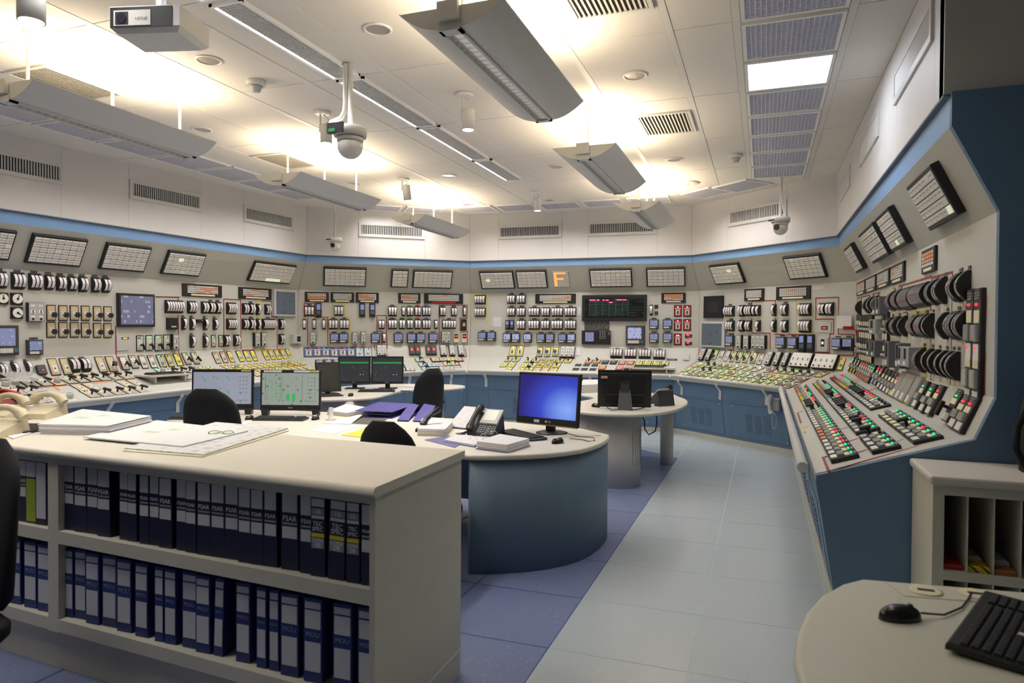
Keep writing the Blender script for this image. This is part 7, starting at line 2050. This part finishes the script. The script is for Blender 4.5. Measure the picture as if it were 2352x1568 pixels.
stack([(960, 1000), (1022, 1002), (1040, 983), (970, 975)], .75, .05, 'thick white open manual behind the office chair', cover=mat('folder_gold', (.60, .48, .04), .5))
stack([(1095, 1031), (1165, 1040), (1215, 1024), (1148, 1013)], .75, .05, 'thick open ring binder pages on the curved desk front', cover=mat('binder_indigo', (.06, .06, .25), .4))
stack([(1020, 1015), (1090, 1027), (1110, 1010), (1050, 1000)], .75, .015, 'thin left half of the open ring binder', n=3, cover=mat('binder_indigo', (0, 0, 0)))
ib = mat('binder_indigo', (0, 0, 0))
for q, (x, y) in enumerate(((1088, 1008), (1110, 1003), (1134, 996))):
    p = on_z(x, y, .79)
    k = MB(); k.tube([(.025 * math.cos(a), 0, .025 * math.sin(a)) for a in [math.pi * i / 8 for i in range(9)]], .0016, 5)
    o = obj('binder_ring', k, M_chrome); o.matrix_world = T(p.x, p.y, .785) @ RZ(.5)
    tag(o, f'steel binder ring over the open binder, {ORD[q]} from the left', 'ring')
sheet(pz([(975, 1010), (1045, 1028), (1068, 1015), (1030, 1000)], .751), .7503, 'violet folder flap beside the open binder', mat('folder_violet', (.13, .12, .36), .4), .003, 'flat_folder', 'folder')
# lever arch folders lying in a row
lvm = mat('lever_violet', (.075, .065, .30), .35)
for q, (pts, zz, lab) in enumerate([([(815, 957), (900, 961), (955, 941), (870, 936)], .77, 'large violet lever arch folder lying shut on the long desk'), ([(912, 967), (938, 968), (962, 946), (940, 943)], .76, 'middle violet lever arch folder standing on edge'), ([(948, 968), (978, 970), (1000, 948), (974, 943)], .76, 'right violet lever arch folder next to the black handset')]):
    sp = pz(pts, .752); cx = sum(p[0] for p in sp) / 4; cy = sum(p[1] for p in sp) / 4
    o = thing('lever_arch_folder', lab, 'folder', (cx, cy, .7505)); b = [(p[0] - cx, p[1] - cy) for p in sp]
    hh = .06 if q == 0 else .07
    k = MB(); k.prism(b, 0, .004); obj('back_cover', k, lvm, o)
    tl = [(p[0], p[1], hh if i in (2, 3) else (hh * .95 if q == 0 else .012)) for i, p in enumerate(b)]
    k = MB(); k.add(tl + [(p[0], p[1], p[2] - .004) for p in tl], [(0, 1, 2, 3), (7, 6, 5, 4), (0, 4, 5, 1), (1, 5, 6, 2), (2, 6, 7, 3), (3, 7, 4, 0)]); obj('front_cover', k, lvm, o)
    k = MB(); k.add([(b[3][0], b[3][1], 0), (b[2][0], b[2][1], 0), tl[2], tl[3]], [(0, 1, 2, 3)]); 
    k.add([(b[3][0] + .003, b[3][1] + .003, 0), (b[2][0] + .003, b[2][1] + .003, 0), (tl[2][0] + .003, tl[2][1] + .003, tl[2][2]), (tl[3][0] + .003, tl[3][1] + .003, tl[3][2])], [(3, 2, 1, 0)]); obj('spine', k, lvm, o)
    k = MB(); m_ = [(b[0][0] * .5 + b[1][0] * .5, b[0][1] * .5 + b[1][1] * .5)]; k.prism([(p[0] * .55, p[1] * .55) for p in b], .0045, .018); obj('pages', k, M_paper, o)
# document holder with page
dh = thing('document_stand', 'sloping grey stand holding a white page beside the desk phone', 'document holder', (-2.20, 5.02, .7505), -.25)
k = MB(); k.add([(-.12, -.13, .01), (.12, -.13, .01), (.12, .08, .15), (-.12, .08, .15), (-.12, -.12, 0), (.12, -.12, 0), (.12, .09, .14), (-.12, .09, .14)], [(0, 1, 2, 3), (7, 6, 5, 4), (0, 4, 5, 1), (1, 5, 6, 2), (2, 6, 7, 3), (3, 7, 4, 0)]); obj('board', k, M_mgrey, dh)
k = MB(); k.box(-.12, .12, .07, .10, 0, .145); obj('prop', k, M_mgrey, dh)
k = MB(); k.add([(-.11, -.135, .013), (.10, -.135, .013), (.10, .075, .154), (-.11, .075, .154)], [(0, 1, 2, 3)]); k.add([(-.11, -.134, .0115), (.10, -.134, .0115), (.10, .076, .1525), (-.11, .076, .1525)], [(3, 2, 1, 0)]); obj('page', k, M_sheet, dh)
# post, desk papers on side desks
p = on_z(760, 964, .75)
o = thing('desk_post', 'small metal post with a flange on the long desk', 'post', (p.x, p.y, .7505)); k = MB(); k.lathe([(.045, 0), (.045, .006), (.02, .008), (.02, .10), (.018, .105)], 16); obj('post', k, mat('post_steel', (.55, .53, .50), .4), o)
sheet(pz([(870, 897), (950, 896), (925, 888), (885, 892)], .751), .7504, 'white page with a blue pen on the left desk', M_paper)
sheet(pz([(915, 888), (990, 890), (985, 883), (930, 884)], .751), .7504, 'white pages at the back of the left desk', M_paper, .008)
k = MB(); p = on_z(868, 893, .755); k.tube([(-.07, 0, 0), (.06, .02, 0)], .005, 8); o = obj('ballpoint_pen', k, mat('pen_blue', (.05, .08, .4), .4)); o.location = (p.x, p.y, .7605); o.location.z = .7558; tag(o, 'blue pen beside the white page on the left desk', 'pen')
stack([(1330, 903), (1385, 900), (1400, 888), (1340, 888)], .75, .10, 'tall stack of white pages at the back of the right desk')
sheet(pz([(1520, 912), (1560, 912), (1540, 903), (1505, 905)], .751), .7504, 'white page at the back right of the right desk', M_paper, .003)
k = MB(); k.tube([tuple(on_y(x, y, 7.2)) for x, y in ((1472, 951), (1480, 965), (1481, 985), (1490, 998), (1505, 990), (1509, 970), (1507, 948))], .007, 8); o = obj('network_cable', k, mat('cable_navy', (.02, .03, .12), .5)); tag(o, 'dark blue cable looping down under the right desk', 'cable')
k = MB(); k.tube([tuple(on_z(x, y, .755)) for x, y in ((1395, 935), (1405, 942), (1425, 940), (1450, 942), (1470, 938), (1500, 930))], .004, 6); o = obj('monitor_cable', k, M_black); tag(o, 'thin black cable behind the rear facing monitor', 'cable')
o = thing('power_strip', 'white cable bundle on the right desk beside the monitor foot', 'cable', tuple(on_z(1490, 932, .7505))); k = MB(); k.cham(-.06, .06, -.02, .02, 0, .02, .005); obj('block', k, M_wplas, o)
# notes stuck on the consoles, plastic holder
def note(seg, fc, z, x, y, w, h, label, name='paper_note', off=.002):
    P, wm, hm = rect(seg, fc, z, x, y, w, h)
    k = MB(); k.box(-wm / 2, wm / 2, -hm / 2, hm / 2, off, off + .0015); o = obj(name, k, M_sheet); o.matrix_world = frame_at(seg, fc, P); tag(o, label, 'note'); return o
note(2, 'V', zD, 640, 1248, 155, 178, 'typed white notice on the back console left of the meters')
note(2, 'V', zE, 78, 1060, 80, 170, 'white notice squeezed beside the wide black display')
note(2, 'S', zD2, 2090, 690, 88, 135, 'small white notice on the sloped back console')
note(1, 'V', zF, 1752, 592, 158, 55, 'white strip notice below the right corner alarm panel')
note(4, 'S', zL3, 415, 490, 130, 210, 'white notice between two meters on the left console')
P, wm, hm = rect(1, 'V', zF, 2140, 1010, 215, 270)
o = thing('notice_holder', 'clear holder with folded white notices in the right console corner', 'holder', (0, 0, 0)); o.matrix_world = frame_at(1, 'V', P)
k = MB(); k.box(-wm / 2, wm / 2, -hm / 2, hm / 2, .002, .004); obj('backing', k, M_glass, o)
k = MB(); k.box(-wm * .45, wm * .45, -hm * .48, hm * .15, .03, .05); obj('notice_pad', k, M_sheet, o)
P, wm, hm = rect(2, 'S', zE2, 2010, 797, 110, 100)
o = thing('key_box', 'small clear box on the sloped back console', 'box', (0, 0, 0)); o.matrix_world = frame_at(2, 'S', P)
k = MB(); k.cham(-wm / 2, wm / 2, -hm / 2, hm / 2, .001, .03, .005); obj('case', k, mat('clear_box', (.7, .68, .64), .15, alpha=.8), o)
k = MB(); k.box(-wm * .3, wm * .3, -hm * .3, hm * .1, .0295, .033); obj('contents', k, mat('box_contents', (.6, .5, .38), .5), o)
# clear flip guards over some left bench switches
for (x, y, lab) in ((250, 800, 'left'), (530, 800, 'right')):
    P = hit(4, 'H', *zL3(x, y)); o = thing('switch_guard', f'clear flip guard over the {lab} dark switch on the left bench', 'guard', (0, 0, 0)); o.matrix_world = frame_at(4, 'H', P)
    k = MB(); k.box(-.09, .09, -.14, .14, .085, .089); k.box(-.09, .09, .136, .14, .002, .085); obj('guard_shell', k, M_glass, o)
